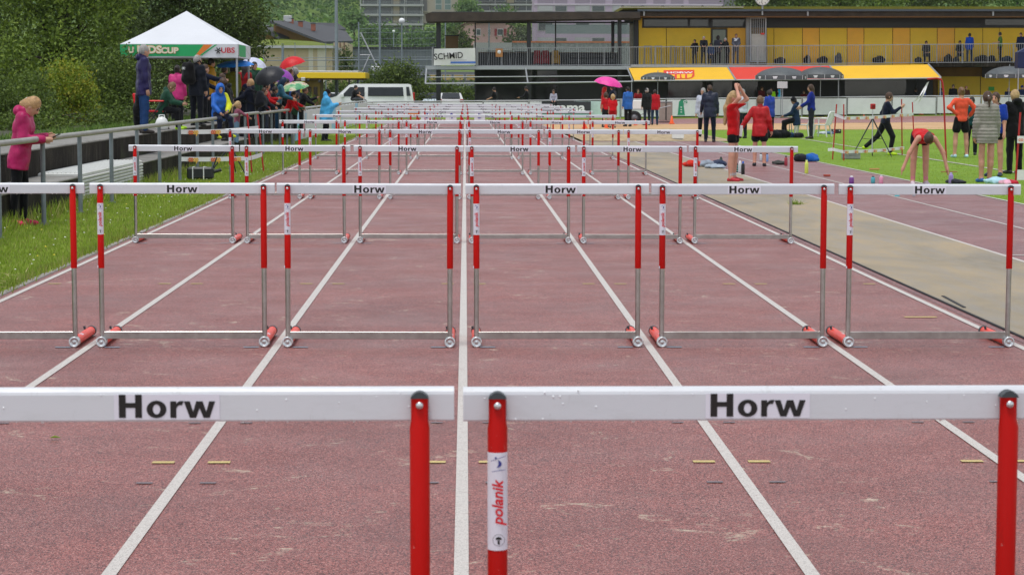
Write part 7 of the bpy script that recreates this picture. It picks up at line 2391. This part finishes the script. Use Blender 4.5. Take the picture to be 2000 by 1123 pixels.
# plastic chairs, table, board
M_PLAST = mat('plastic_white', (.70, .71, .70), .4, var=.05)
def chair(label, x, y, rot):
    p = G(x, y); t = thing('plastic_chair', label, 'chair', p, R(rot))
    mb = MB(); mb.rbox(-.24, .24, -.23, .23, .41, .45, .02); mb.build('seat', M_PLAST, t)
    for sx in (-1, 1):
        for sy in (-1, 1):
            mb = MB(); mb.tube([(sx * .26, sy * .26, 0), (sx * .21, sy * .19, .42)], [.022, .03], 6); mb.build('leg', M_PLAST, t)
        mb = MB(); mb.tube([(sx * .26, -.25, .66), (sx * .27, .1, .68), (sx * .25, .27, .64)], .025, 6); mb.build('armrest', M_PLAST, t)
        mb = MB(); mb.tube([(sx * .26, .25, .03), (sx * .265, .24, .65)], .024, 6); mb.build('leg', M_PLAST, t)
    bk = MB()
    for i in range(6):
        xx_ = -.19 + .076 * i; bk.tube([(xx_, -.22, .45), (xx_ * 1.1, -.33, .84)], .020, 5)
    bk.tube([(-.25, -.22, .45), (-.26, -.34, .82), (-.18, -.36, .90), (.18, -.36, .90), (.26, -.34, .82), (.25, -.22, .45)], .028, 6)
    bk.build('backrest', M_PLAST, t)
chair('white plastic chair under the seated man in the cap', 1568, 268, 70); chair('empty white plastic chair right of the woman in blue', 1606, 268, 60)
t = thing('table', 'small grey table in front of the seated man', 'table', G(1523, 268))
mb = MB(); mb.rbox(-.45, .45, -.3, .3, .68, .72, .01); mb.build('top', M_FGREY, t)
for sx in (-1, 1):
    for sy in (-1, 1):
        mb = MB(); mb.tube([(sx * .4, sy * .26, 0), (sx * .36, sy * .22, .68)], .016, 6); mb.build('leg', M_BEAM, t)
bd = thing('sign_board', 'white paper sign on a thin post under the parasol', 'sign', P(1528, 232, 112))
O_ = Vector(bd.location)
a = P(1518, 173, 112) - O_; c = P(1538, 160, 112) - O_
mb = MB(); mb.rbox(a.x, c.x, -.02, .02, a.z, c.z, .005); mb.build('sheet', mat('paper_grey', (.55, .56, .55), .7), bd)
mb = MB(); mb.tube([(0, .04, 0), (0, .04, a.z + .2)], .018, 6); mb.build('post', M_BEAM, bd)

# hand cart and double bin by the fence
ct = thing('hand_cart', 'white two wheeled hand cart with spare wheel beside the red jacket', 'cart', P(1250, 245, 101))
mb = MB(); mb.rbox(-.75, .85, -.3, .3, .78, 1.22, .03); mb.build('box', M_TWHITE, ct)
mb = MB(); mb.tube([(-.7, -.3, .75), (.9, -.3, .75)], .025, 6); mb.tube([(-.5, -.3, .75), (-.35, -.3, .36)], .025, 6); mb.tube([(.5, -.3, .75), (-.2, -.3, .4)], .025, 6); mb.build('frame', M_BEAM, ct)
for s_ in (-1, 1): wheel(ct, -.30, s_ * .32, .36, .34, .12)
mb = MB(); mb.tube([(.85, 0, .8), (1.5, 0, .95)], .025, 6); mb.build('drawbar', M_BEAM, ct)
dbn = thing('double_bin', 'grey brown double waste bin on a frame by the fence', 'bin', P(1300, 241, 104))
for s_ in (-1, 1):
    mb = MB(); mb.rbox(s_ * .17 - .155, s_ * .17 + .155, -.18, .18, .12, 1.02, .03); bn_ = mb.build('bin', mat('bin_taupe', (.30, .25, .21), .6), dbn)
    mb = MB(); mb.rbox(s_ * .17 - .16, s_ * .17 + .16, -.19, .19, 1.02, 1.10, .03); mb.build('lid', mat('bin_grey', (.25, .25, .25), .6), bn_)
mb = MB(); mb.rbox(-.34, .34, -.16, .16, .03, .08, .01); mb.build('frame', M_FRAME, dbn)
mb = MB(); mb.rbox(-.012, .012, -.2, -.17, .1, 1.3, .005); mb.build('post', M_FRAME, dbn)

# red camping chair, white container, held jacket (spectators' things)
cc_ = thing('camping_chair', 'red folding camping chair on the concrete bank', 'chair', (P(300, 200, 44).x, 44, .82), R(-90))
RED_C = cloth('#d02028', 'shell')
mb = MB(); mb.rbox(-.25, .25, -.2, .25, .36, .40, .02); mb.build('seat', RED_C, cc_)
mb = MB(); mb.rbox(-.26, .26, -.30, -.25, .40, .80, .02, M=Matrix.Rotation(R(8), 4, 'X')); mb.build('backrest', RED_C, cc_)
for sx in (-1, 1):
    mb = MB(); mb.rbox(sx * .29 - .04, sx * .29 + .04, -.24, .26, .58, .61, .015); mb.build('armrest', RED_C, cc_)
    for (ya, yb) in ((-.28, .28), (.28, -.28)):
        mb = MB(); mb.tube([(sx * .27, ya, 0), (sx * .27, yb, .6)], .011, 6); mb.build('leg', M_FRAME, cc_)
for yy in (-.28, .28):
    for sx in (-1, 1):
        mb = MB(); mb.tube([(sx * .27, yy, 0), (-sx * .27, yy, .38)], .010, 6); mb.build('leg', M_FRAME, cc_)
t = thing('white_container', 'white plastic container below the camping chair', 'container', (P(316, 240, 43.2).x, 43.2, .82))
link('body', sdf_mesh('body', [('e', (0, 0, .13), np.array((.13, .12, .15)), None), ('c', (-.06, 0, .08), (.06, 0, .08), .08, .08)], M_PLAST, .02, .04, [lambda a, b_, c: -c]), t)
mb = MB(); mb.tube([(-.06, 0, .26), (-.05, 0, .31), (.05, 0, .31), (.06, 0, .26)], .012, 6); mb.build('handle', M_PLAST, t)
# ================================================================== PEOPLE IN THE PICTURE
def stand(label, x, ytop, Y, z=None, face=0, H=None, **k):
    p = P(x, 200, Y)
    if z is None: z = gz(p.x, Y)
    if H is None: H = P(x, ytop, Y).z - z
    return person(label, (p.x, Y, z), face, H, **k)
def on_ground(label, x, yfeet, ytop, face, H=None, **k):
    p = G(x, yfeet)
    if H is None: H = P(x, ytop, p.y).z
    return person(label, (p.x, p.y, 0.0), face, H, **k)
SG = 'spectators behind the railing'

# ---- at the railing
g1 = person('child in pink rain jacket leaning on the railing with a phone', (-5.44, 25.45, 0), -90, 1.66,
       pose(lean=9, hp=42, aL=(2, 6, 96, -12), aR=(2, 4, 90, -16), lL=(3, 3, -2), lR=(-4, 3, -9), curlL=45, curlR=45), girth=.92, top='#a81056', bottom='#0d0e12', shoes='#d81e5a', hair='strawberry', hair_kind='pony', hood='down', fabric='shell', socks='#8a8a90', bottom_kind='tight')
hp_ = (hand_world(g1, 'L') + hand_world(g1, 'R')) / 2
t = thing('phone', 'dark mobile phone in the hands of the pink jacket child', 'phone', hp_ + Vector((.05, 0, .02)))
mb = MB(); mb.rbox(-.06, .07, -.035, .035, -.005, .005, .003, M=Matrix.Rotation(R(-25), 4, 'Y')); mb.build('case', M_FRAME, t)
mb = MB(); mb.box(-.055, .065, -.031, .031, .0055, .0065, M=Matrix.Rotation(R(-25), 4, 'Y')); mb.build('screen', mat('phone_screen', (.05, .06, .08), .1), t)

m2 = stand('grey haired man in violet blue jacket and jeans standing on the bank', 281, 84, 40, .82, -72, top='#1b1348', bottom='#26406a', bfabric='denim', hair='grey', hood='down', fabric='shell', ps=pose(hy=10, lean=0, aL=(-6, 9, 2, 3), aR=(0, 6, 8, 3)), shoes='#2a2420', girth=1.05)
hw = hand_world(m2, 'L')
t = thing('jacket_over_arm', 'black jacket hanging from the hand of the man in jeans', 'jacket', hw)
link('garment', sdf_mesh('garment', [('c', (0, 0, .02), (-.03, 0, -.35), .09, .13), ('c', (.02, 0, -.2), (.03, 0, -.72), .09, .07), ('c', (-.06, 0, -.3), (-.10, 0, -.68), .08, .06)], cloth('#0d0d10'), .016, .06, wobble=.015), t)
stand('boy in green hooded top sitting in the red camping chair', 316, 170, 43.9, .82, -90, H=1.34, ps=pose(lean=20, hp=38, aL=(30, 5, 80, -8), aR=(30, 5, 80, -8), lL=(84, 5, 6), lR=(82, 5, 2)), top='#1f4434', bottom='#0f0f12', hair='light_brown', hood='down', shoes='#a8d820')
stand('person in bright pink coat seen from behind near the tent', 346, 127, 50, .80, -15, top='#b8246e', bottom='#14151a', hair='dark', hair_kind='bun', fabric='shell', girth=1.1, group=SG)
m5 = stand('grey haired man in dark jacket carrying a black backpack', 384, 105, 48.5, .80, -35, top='#161a24', bottom='#10131c', hair='grey', girth=1.12, ps=pose(hy=-20), group=SG)
def backpack(label, root, col, mark=True, w=.32, h_=.52):
    k = 1.0
    M = Matrix.Translation(root.location) @ Matrix.Rotation(root.rotation_euler[2], 4, 'Z')
    p = M @ Vector((-.02, -.24, 1.02 * root.get('_H', 1.0)))
    t = thing('backpack', label, 'backpack', p, root.rotation_euler[2])
    pr = [('c', (-w * .22, 0, .06), (-w * .22, -.02, h_ - .14), .115, .09), ('c', (w * .22, 0, .06), (w * .22, -.02, h_ - .14), .115, .09), ('c', (-w * .15, -.06, .08), (w * .15, -.06, .08), .09, .09), ('c', (0, -.07, .16), (0, -.05, h_ - .2), .09, .07)]
    link('sack', sdf_mesh('sack', pr, cloth(col), .02, .05, wobble=.006), t)
    for s_ in (-1, 1):
        mb = MB(); mb.tube([(s_ * .11, .06, h_ - .1), (s_ * .15, .22, h_ - .02), (s_ * .16, .36, h_ - .18), (s_ * .17, .3, .1), (s_ * .14, .1, .02)], .018, 6); mb.build('strap', cloth('#0b0b0d'), t)
    if mark:
        mb = MB()
        for a in (-1, 1):
            mb.box(-.05, .05, -.172, -.168, a * .018 + h_ * .62 - .006, a * .018 + h_ * .62 + .006, M=None)
        mb.box(-.008, .008, -.172, -.168, h_ * .62 - .018, h_ * .62 + .018); mb.build('emblem', M_TWHITE, t)
    return t
backpack('black backpack with white emblem on the back of the grey haired man', m5, '#0b0c0e')
stand('woman in navy jacket pointing to the side beside the backpack man', 399, 125, 51.5, .80, -75, top='#10172c', bottom='#0e1016', hair='brown', hair_kind='bun', ps=pose(aR=(72, 10, 84, 4), aL=(20, 6, 70, 0)), group=SG)
stand('person in mustard yellow raincoat under the tent', 411, 112, 55.2, .80, -70, top='#c08a0c', bottom='#23262c', hair='dark', hood='down', fabric='shell', group=SG)
stand('person in olive jacket under the blue umbrella', 455, 127, 55.9, .80, 10, top='#5c5e18', bottom='#22242a', hair='dark', girth=1.12, hood='down', group=SG)
stand('boy in black jacket looking down beside the tent leg', 447, 148, 50.3, .42, 75, top='#121318', bottom='#111218', hair='brown', skin='tan', ps=pose(lean=8, hp=32, aL=(30, 5, 85, -15), aR=(30, 5, 85, -15)), hood='down', group=SG)
# child on the rail
s10 = person('child in blue and lime hooded jacket sitting on the railing', (P(424, 200, 43.9).x + .05, 43.75, .64), -148, 1.36, pose(lean=8, hp=12, hy=-8, aL=(22, 14, 50, -30), aR=(22, 12, 45, -18), lL=(70, 8, 6), lR=(66, 8, -4)), top='#165cb4', top2=('#c4ca16', 'L'), bottom='#151a30', hood='up', hair=None, fabric='shell', shoes='#b8c018', socks='#22242a')
stand('small blond child in mauve top behind the railing', 461, 200, 47.6, .42, -70, top='#844a5c', top_kind='long', bottom='#6a86a0', bfabric='denim', hair='blond', hair_kind='pony', ps=pose(aR=(55, 10, 60, 0), lean=6), group=SG)
stand('person in navy cap looking at a phone beside the tent leg', 474, 163, 55, .42, -100, top='#0e1220', cap='#161c36', hair='dark', skin='tan', ps=pose(hp=25, aL=(30, 5, 85, -10), aR=(30, 5, 85, -10)), group=SG)
m13 = stand('blond boy in navy coat with a dark backpack turned sideways', 490, 153, 53.4, .42, 80, top='#0f1424', bottom='#10131c', hair='strawberry', ps=pose(hp=-10, aL=(40, 6, 70, -10), aR=(40, 6, 70, -10)), hood='down', group=SG)
m13['_H'] = .82
backpack('dark school backpack on the blond boy', m13, '#15171e', False, .28, .42)
stand('woman with long dark hair in a red vest behind the tent leg', 478, 124, 58, .80, -20, top='#8c1018', hair='dark', hair_kind='long', group=SG)
stand('dark haired man in green and white jacket beside the tent corner', 496, 119, 59, .80, -140, top='#1c4030', hair='dark', group=SG)
stand('person in lime hooded raincoat behind the black umbrella', 507, 112, 61, .80, -115, top='#8ac010', hood='up', hair=None, fabric='shell', group=SG)
stand('person in red jacket under the black umbrella', 519, 160, 58, .42, -95, top='#b0101a', bottom='#2c3242', hair='dark', ps=pose(aL=(20, 6, 100, 0), aR=(20, 6, 70, 0)), group=SG)
stand('person in teal hooded jacket with head bowed', 541, 147, 60, .42, -85, top='#24586e', bottom='#24405a', bfabric='denim', hood='up', hair='dark', ps=pose(lean=14, hp=24, hoodc='#142c48', aL=(20, 5, 70, 0), aR=(20, 5, 70, 0)), fabric='shell', group=SG)
stand('person with black hair below the red umbrella', 551, 124, 66, .80, -85, top='#1a1a2c', hair='dark', group=SG)
stand('brown haired child between the red and patterned umbrellas', 566, 134, 66.5, .80, -100, top='#33261e', hair='light_brown', group=SG)
stand('grey haired person at the end of the crowd', 578, 133, 67, .80, 95, top='#1a1a22', hair='grey', hair_kind='curly', group=SG)
stand('dark haired child in blue jacket above the patterned umbrella', 566, 146, 64, .62, -95, top='#144a9c', hair='dark', group=SG)
stand('child in red jacket crouching under the patterned umbrella', 562, 181, 61.5, .42, -95, H=1.22, top='#bc121a', bottom='#22242c', hair='dark', ps=pose(lean=22, hp=15, aL=(40, 6, 70, -5), aR=(20, 6, 50, -5)), group=SG)
stand('boy in dark top leaning on the rail end by the kiosk', 588, 174, 63, .42, -95, H=1.33, top='#141419', hair='brown', skin='tan', ps=pose(lean=16, hp=5, aL=(50, 6, 110, -5), aR=(40, 6, 60, -5)), group=SG)
stand('person in dark blue coat hidden behind the black umbrella', 532, 150, 62.5, .70, -90, top='#182038', hair='brown', group=SG)
stand('person in black coat between teal and red jackets', 554, 152, 61.8, .42, -90, top='#101216', hair='dark', ps=pose(lean=8, hp=12), group=SG)
stand('person in blue coat below the blue umbrella under the tent', 437, 128, 57, .80, -60, top='#234878', hair='brown', skin='tan', group=SG)
on_ground('person in pale blue rain poncho and black cap walking along the fence', 637, 277, 173, -80, top='#4aa8dc', top_kind='poncho', bottom='#12151f', hair='dark', cap='#0e0f12', fabric='shell', ps=pose(hp=8, aL=(25, 8, 100, -20), aR=(30, 5, 110, -15), lL=(6, 3, -4), lR=(-6, 3, -10)), skin='tan')
for (x, yt, Y, z, c, hr, fc, lb) in ((512, 172, 56.5, .42, '#161a26', 'brown', -100, 'person in charcoal coat directly under the black umbrella'), (531, 168, 59.5, .42, '#0f1014', 'dark', -80, 'person in black top between the red and teal jackets'), (505, 140, 60.5, .8, '#26221c', 'brown', -100, 'person in brown coat beside the lime raincoat'),
        (545, 160, 62.5, .42, '#3a1418', 'dark', -95, 'child in maroon top in front of the purple umbrella'), (486, 140, 58.5, .6, '#1c2438', 'dark', 40, 'person in dark blue coat behind the blond boy'), (577, 152, 65, .62, '#20263a', 'brown', -90, 'person in slate coat at the crowd end above the patterned umbrella'), (576, 182, 62.3, .42, '#22402a', 'dark', -95, 'child in dark green top behind the red crouching child'), (428, 143, 53, .8, '#6a3a14', 'brown', -80, 'person in rust brown jacket beside the mustard raincoat')):
    stand(lb, x, yt, Y, z, fc, top=c, hair=hr, skin=random.choice(('fair', 'rosy', 'tan')), ps=pose(hp=random.uniform(-5, 20), hy=random.uniform(-25, 25), lean=random.uniform(0, 10), aL=(random.uniform(0, 30), 8, random.uniform(20, 80), -5), aR=(random.uniform(0, 30), 8, random.uniform(20, 80), -5)), group=SG)
# ---- along the far fence
stand('bald man in black top and grey trousers sitting on the fence', 689, 164, 112.6, .62, -95, H=1.75, ps=pose(lean=16, hp=5, aL=(35, 5, 60, -10), aR=(35, 5, 60, -10), lL=(88, 5, 8), lR=(92, 5, 12)), top='#101114', top_kind='tee', bottom='#4a4c50', hair='dark', skin='fair')
stand('boy in black hoodie standing behind the fence beside the van', 701, 177, 116, 0, -150, top='#131418', hair='dark')
stand('young man in black shirt behind the fence facing the van', 967, 169, 120.6, 0, 65, top='#111215', top_kind='tee', hair='dark', ps=pose(hp=12, aL=(20, 6, 70, -10)))
stand('young man in black sweater behind the fence near the glazing', 1030, 167, 120.6, 0, 75, top='#14161a', top_kind='long', hair='dark', skin='tan', ps=pose(hp=18, aL=(25, 6, 80, -10), aR=(25, 6, 80, -10)))
stand('boy in white printed shirt sitting on the fence', 1081, 176, 117.2, .50, 178, H=1.5, ps=pose(hp=18, lL=(80, 8, 5), lR=(80, 8, 0), aL=(15, 10, 50, -25), aR=(15, 10, 50, -25)), top='#9a9ca8', top_kind='long', bottom='#0f1014', hair='brown')
stand('person in red hooded raincoat beside the pink umbrella', 1179, 168, 95, 0, -95, top='#b81a14', hood='up', hair='brown', fabric='shell', bottom='#1c222e', ps=pose(aR=(15, 8, 50, -5), hp=5))
stand('person in navy jacket and cap holding the pink umbrella', 1198, 164, 97, 0, 70, top='#121a2c', cap='#0e1018', hair='dark', ps=pose(aL=(35, 8, 140, -20)))
stand('curly blond child in red shirt seen from behind', 1197, 185, 91, 0, 0, top='#c01420', top_kind='tee', bottom='#8c0f18', bottom_kind='shorts', hair='blond', hair_kind='curly')
stand('brown haired child in red shirt beside the curly blond child', 1184, 181, 92.5, 0, 25, top='#b41420', top_kind='tee', bottom='#16181e', bottom_kind='shorts', hair='brown', hair_kind='curly')
stand('person in bright blue jacket and black trousers by the cart', 1227, 168, 94, .02, 30, top='#1a5cac', bottom='#0b0b0d', hair='dark', cap='#0d0d10', fabric='shell', girth=1.1)
stand('person in dark red shirt leaning behind the fence', 1246, 173, 121, None, 180, top='#7c1018', top_kind='tee', hair='brown', ps=pose(lean=8, aL=(15, 8, 40, -25), aR=(15, 8, 40, -25)))
stand('man in black jacket and flat cap beside the cart', 1264, 171, 97, .03, 25, top='#131619', bottom='#202a3a', hair='grey', cap='#15161a', girth=1.1)
stand('person in red jacket and jeans beside the double bin', 1279, 174, 97.6, .03, -5, top='#b01826', bottom='#2a4058', bfabric='denim', hair='dark')
# ---- infield
on_ground('man in navy jacket standing with his back turned by the sand pit', 1386, 278, 163, -12, top='#151d34', bottom='#141b2c', hair='brown', fabric='shell', girth=1.05, ps=pose(aL=(5, 14, 30, 10), hy=20, hp=10))
stand('person in white shirt embracing the man in navy jacket', 1374, 170, 70, .0, 150, top='#b4bac8', hair='grey', bottom='#15161a', ps=pose(aL=(10, 20, 40, -20)))
g40 = on_ground('girl in red shirt with both hands raised to her long blond hair', 1431, 355, 172, -112, H=1.69, top='#bc1218', top_kind='tee', bottom='#0b0b0e', bottom_kind='short_tight', hair='blond', hair_kind='xlong', girth=.84, shoes='#b02430', socks='#b8bcc4', ps=pose(lean=-2, hp=6, aL=(128, 28, 205, -32), aR=(132, 24, 205, -34), curlL=40, curlR=40, lL=(2, 2, -3), lR=(0, 3, -1)), skin='rosy')
t = thing('bib_number', 'white paper bib hanging on the red shirt of the standing girl', 'bib', (Vector(g40.location) + Vector((.13, -.10, .93))))
mb = MB(); mb.rbox(-.03, .03, -.003, .003, -.10, .10, .002, M=Matrix.Rotation(R(-40), 4, 'Z') @ Matrix.Rotation(R(6), 4, 'Y')); mb.build('paper', M_TWHITE, t)
on_ground('boy in red track jacket and black shorts walking away', 1483, 325, 185, -8, top='#ac0c14', bottom='#0c0c10', bottom_kind='shorts', hair='light_brown', fabric='shell', girth=.82, shoes='#22242a', ps=pose(aL=(-4, 34, 6, 30), aR=(0, 14, 10, 12), lL=(6, 3, -12), lR=(-4, 3, -8)), skin='rosy')
stand('person in royal blue jacket behind the boy in red', 1504, 174, 73, 0, 35, top='#16389a', bottom='#0f1014', hair='dark', fabric='shell')
stand('person in white top behind the girl with raised hands', 1451, 172, 72, 0, 30, top='#c0c4d0', top_kind='long', bottom='#22242c', hair='grey')
stand('child in turquoise hood behind the fence', 1523, 174, 122, None, 90, top='#2aa0c8', hood='up', hair=None)
stand('person in neon yellow vest behind the fence', 1507, 170, 122, None, 150, top='#8cc412', top_kind='tee', hair='dark')
stand('man in navy hooded top and cap sitting at the table', 1556, 190, 73.5, 0, 78, H=1.80, ps=pose(lean=6, hp=14, aL=(25, 6, 70, -10), aR=(25, 6, 70, -10), lL=(80, 5, 4), lR=(74, 5, -8)), top='#1a2f48', hood='down', cap='#0e0f12', hair='dark', bottom='#14161c', skin='tan')
stand('woman in blue pullover and grey trousers standing by the chairs', 1585, 162, 71.5, 0, 82, top='#1a2a84', top_kind='long', bottom='#24262e', hair='brown', hair_kind='long', girth=1.08, ps=pose(aL=(22, 8, 60, -5), aR=(15, 8, 55, -5), hp=4))
on_ground('boy in navy top striding past the tripod', 1728, 303, 178, -96, H=1.72, top='#121a2e', top_kind='long', bottom='#101216', hair='brown', shoes='#b8d81c', ps=pose(lean=5, hp=14, aL=(-25, 8, 20, 2), aR=(30, 6, 128, -12), lL=(-26, 4, -48, 25), lR=(26, 4, -8)))
on_ground('girl in red vest bending down to touch the grass', 1796, 363, 250, 180, H=1.70, top='#bc161c', top_kind='tank', bottom='#0c0c0f', bottom_kind='short_tight', hair='brown', hair_kind='bun', girth=.9, socks='#d07a90', shoes='#c8b8c0', ps=pose(lean=98, hp=80, aL=(0, 32, 6, 14), aR=(0, 30, 4, 22), lL=(-4, 3, -1), lR=(-4, 3, -1), curlL=8, curlR=8), skin='rosy')
on_ground('girl in coral top and black shorts with hands on hips', 1876, 308, 164, 6, H=1.80, top='#dc5238', top_kind='long', bottom='#0b0b0e', bottom_kind='shorts', hair='light_brown', hair_kind='bun', girth=.8, shoes='#b0d4e0', ps=pose(aL=(-28, 42, 18, -52), aR=(-10, 42, 40, -20), lL=(2, 6, -2), lR=(2, 6, -2)), skin='rosy')
on_ground('girl in pale grey quilted jacket seen from behind', 1926, 356, 175, 8, top='#8e8a82', top_kind='puffer', bottom='#16308c', bottom_kind='short_tight', hair='brown', hair_kind='pony', girth=.78, shoes='#2a62a8', ps=pose(aL=(2, 9, 10, 3), aR=(2, 9, 10, 3), lL=(3, 1, -2), lR=(-4, -2, 6), hy=-10), skin='rosy')
stand('dark haired girl in blue shirt facing the quilted jacket', 1946, 177, 40.5, .0, 145, top='#163694', top_kind='tee', bottom='#101218', bottom_kind='short_tight', hair='brown', hair_kind='pony', shoes='#22324a', skin='rosy')
stand('blond person in black hooded tracksuit at the picture edge', 1984, 172, 41.8, .0, 20, top='#0b0b0e', bottom='#0b0b0e', hair='blond', hood='down', ps=pose(aL=(4, 12, 8, 6)))
stand('child in dark green top half hidden behind the coral top', 1899, 188, 54, .0, 150, top='#0e3a3c', top_kind='long', bottom='#101216', hair='dark')
# ---- behind the right fence
for (x, yt, c, hr, fc, lb) in ((1861, 164, '#0e0e12', 'dark', 170, 'person in black printed hoodie before the ochre wall'), (1838, 171, '#22324e', 'dark', 90, 'person in slate top beside the awning post'), (1803, 170, '#1a3a8c', 'brown', -80, 'person in blue top under the awning end'),
                           (1790, 172, '#16181e', 'dark', 60, 'person in black jacket under the awning end'), (1969, 171, '#141e3c', 'blond', 160, 'person in navy top under the far parasol'), (1996, 166, '#1c2a4c', 'grey', 150, 'person in cap at the far end of the fence'), (1886, 167, '#4c2a1c', 'red', -170, 'red haired person behind the coral top'), (1570, 176, '#5c1a1c', 'brown', 170, 'person in dark red top inside the dark glazing'), (1487, 168, '#5a1418', 'brown', -150, 'person in maroon top behind the fence under the parasol')):
    stand(lb, x, yt, 123, None, fc, top=c, hair=hr, cap='#1c2a6c' if x == 1996 else None)
# ---- on the balcony
def balc(label, x, ytop, face, off=-1.5, H=None, **k):
    f = FP(x, bot_y(x) + .3, off)
    if H is None: H = min(1.9, FP(x, ytop, off).z - f.z)
    return person(label, tuple(f), face, H, **k)
SIT = dict(lL=(86, 6, 4), lR=(84, 6, 2))
balc('dark clothed person with hand at face on the balcony', 1357, 77, 150, top='#141416', hair='dark', ps=pose(aR=(30, 8, 140, -20)))
balc('white haired man leaning on the balcony rail', 1374, 70, 175, -1.75, top='#12151c', hair='grey', bottom='#15171c', ps=pose(lean=12, hp=8, aL=(40, 6, 70, -20), aR=(40, 6, 70, -20)))
balc('person in blue jacket sitting on the balcony', 1388, 83, 178, -1.4, H=1.65, top='#20406c', hair='dark', ps=pose(aL=(20, 8, 60, -25), aR=(20, 8, 60, -25), **SIT))
balc('curly dark haired person in grey seen from behind on the balcony', 1402, 70, 5, -1.2, top='#3c3e4a', bottom='#101116', hair='dark', hair_kind='curly')
balc('man in black leaning his head on his hand on the balcony', 1420, 73, 120, -1.7, top='#0e0f12', hair='grey', ps=pose(lean=14, hp=10, aL=(40, 6, 120, -20), aR=(40, 6, 70, -20)), skin='rosy')
balc('man in grey suit and white shirt on the balcony', 1437, 65, 176, -1.6, top='#50535e', bottom='#4a4c56', hair='light_brown', top2=('#c8cad0', 'C'), ps=pose(aL=(22, 8, 60, -25), aR=(22, 8, 60, -25)))
balc('person in dark top sitting against the wall beside the ball', 1808, 87, 178, -1.0, H=1.7, top='#1b1e20', hair='dark', bottom='#0e0e10', ps=pose(hp=15, aL=(20, 8, 60, -25), aR=(20, 8, 60, -25), **SIT))
balc('person in black sitting left of the blue jacket on the balcony', 1874, 88, 170, -1.0, H=1.7, top='#101114', hair='dark', ps=pose(hp=10, aL=(20, 8, 60, -25), aR=(20, 8, 60, -25), **SIT))
balc('child in royal blue jacket with back turned on the balcony', 1893, 64, 0, -1.5, top='#1744a4', bottom='#1c2a40', hair='dark')
balc('person in green and grey top facing sideways on the balcony', 1953, 62, 85, -1.5, top='#4a6e30', top_kind='tee', bottom='#101218', hair='dark', ps=pose(aL=(20, 8, 80, 0)))
balc('person in navy top at the end of the balcony', 1993, 63, 150, -1.5, top='#14203c', hair='brown')

# ------------------------------------------------------------------ damp air over the valley
mb = MB(); mb.box(-560, 560, -12, 1290, -2.0, 175)
hz = mb.build('haze', mat('haze_surface'))
hm = bpy.data.materials.new('haze_air'); hm.use_nodes = True
ht = hm.node_tree
for nd in list(ht.nodes):
    if nd.type != 'OUTPUT_MATERIAL': ht.nodes.remove(nd)
pv = ht.nodes.new('ShaderNodeVolumePrincipled')
pv.inputs['Color'].default_value = (.86, .90, .95, 1)
pv.inputs['Density'].default_value = 0.00010
pv.inputs['Anisotropy'].default_value = 0.2
ht.links.new(pv.outputs[0], ht.nodes['Material Output'].inputs['Volume'])
hz.data.materials.clear(); hz.data.materials.append(hm)
tag(hz, 'thin damp haze over the valley and hillside', 'haze', kind='stuff')
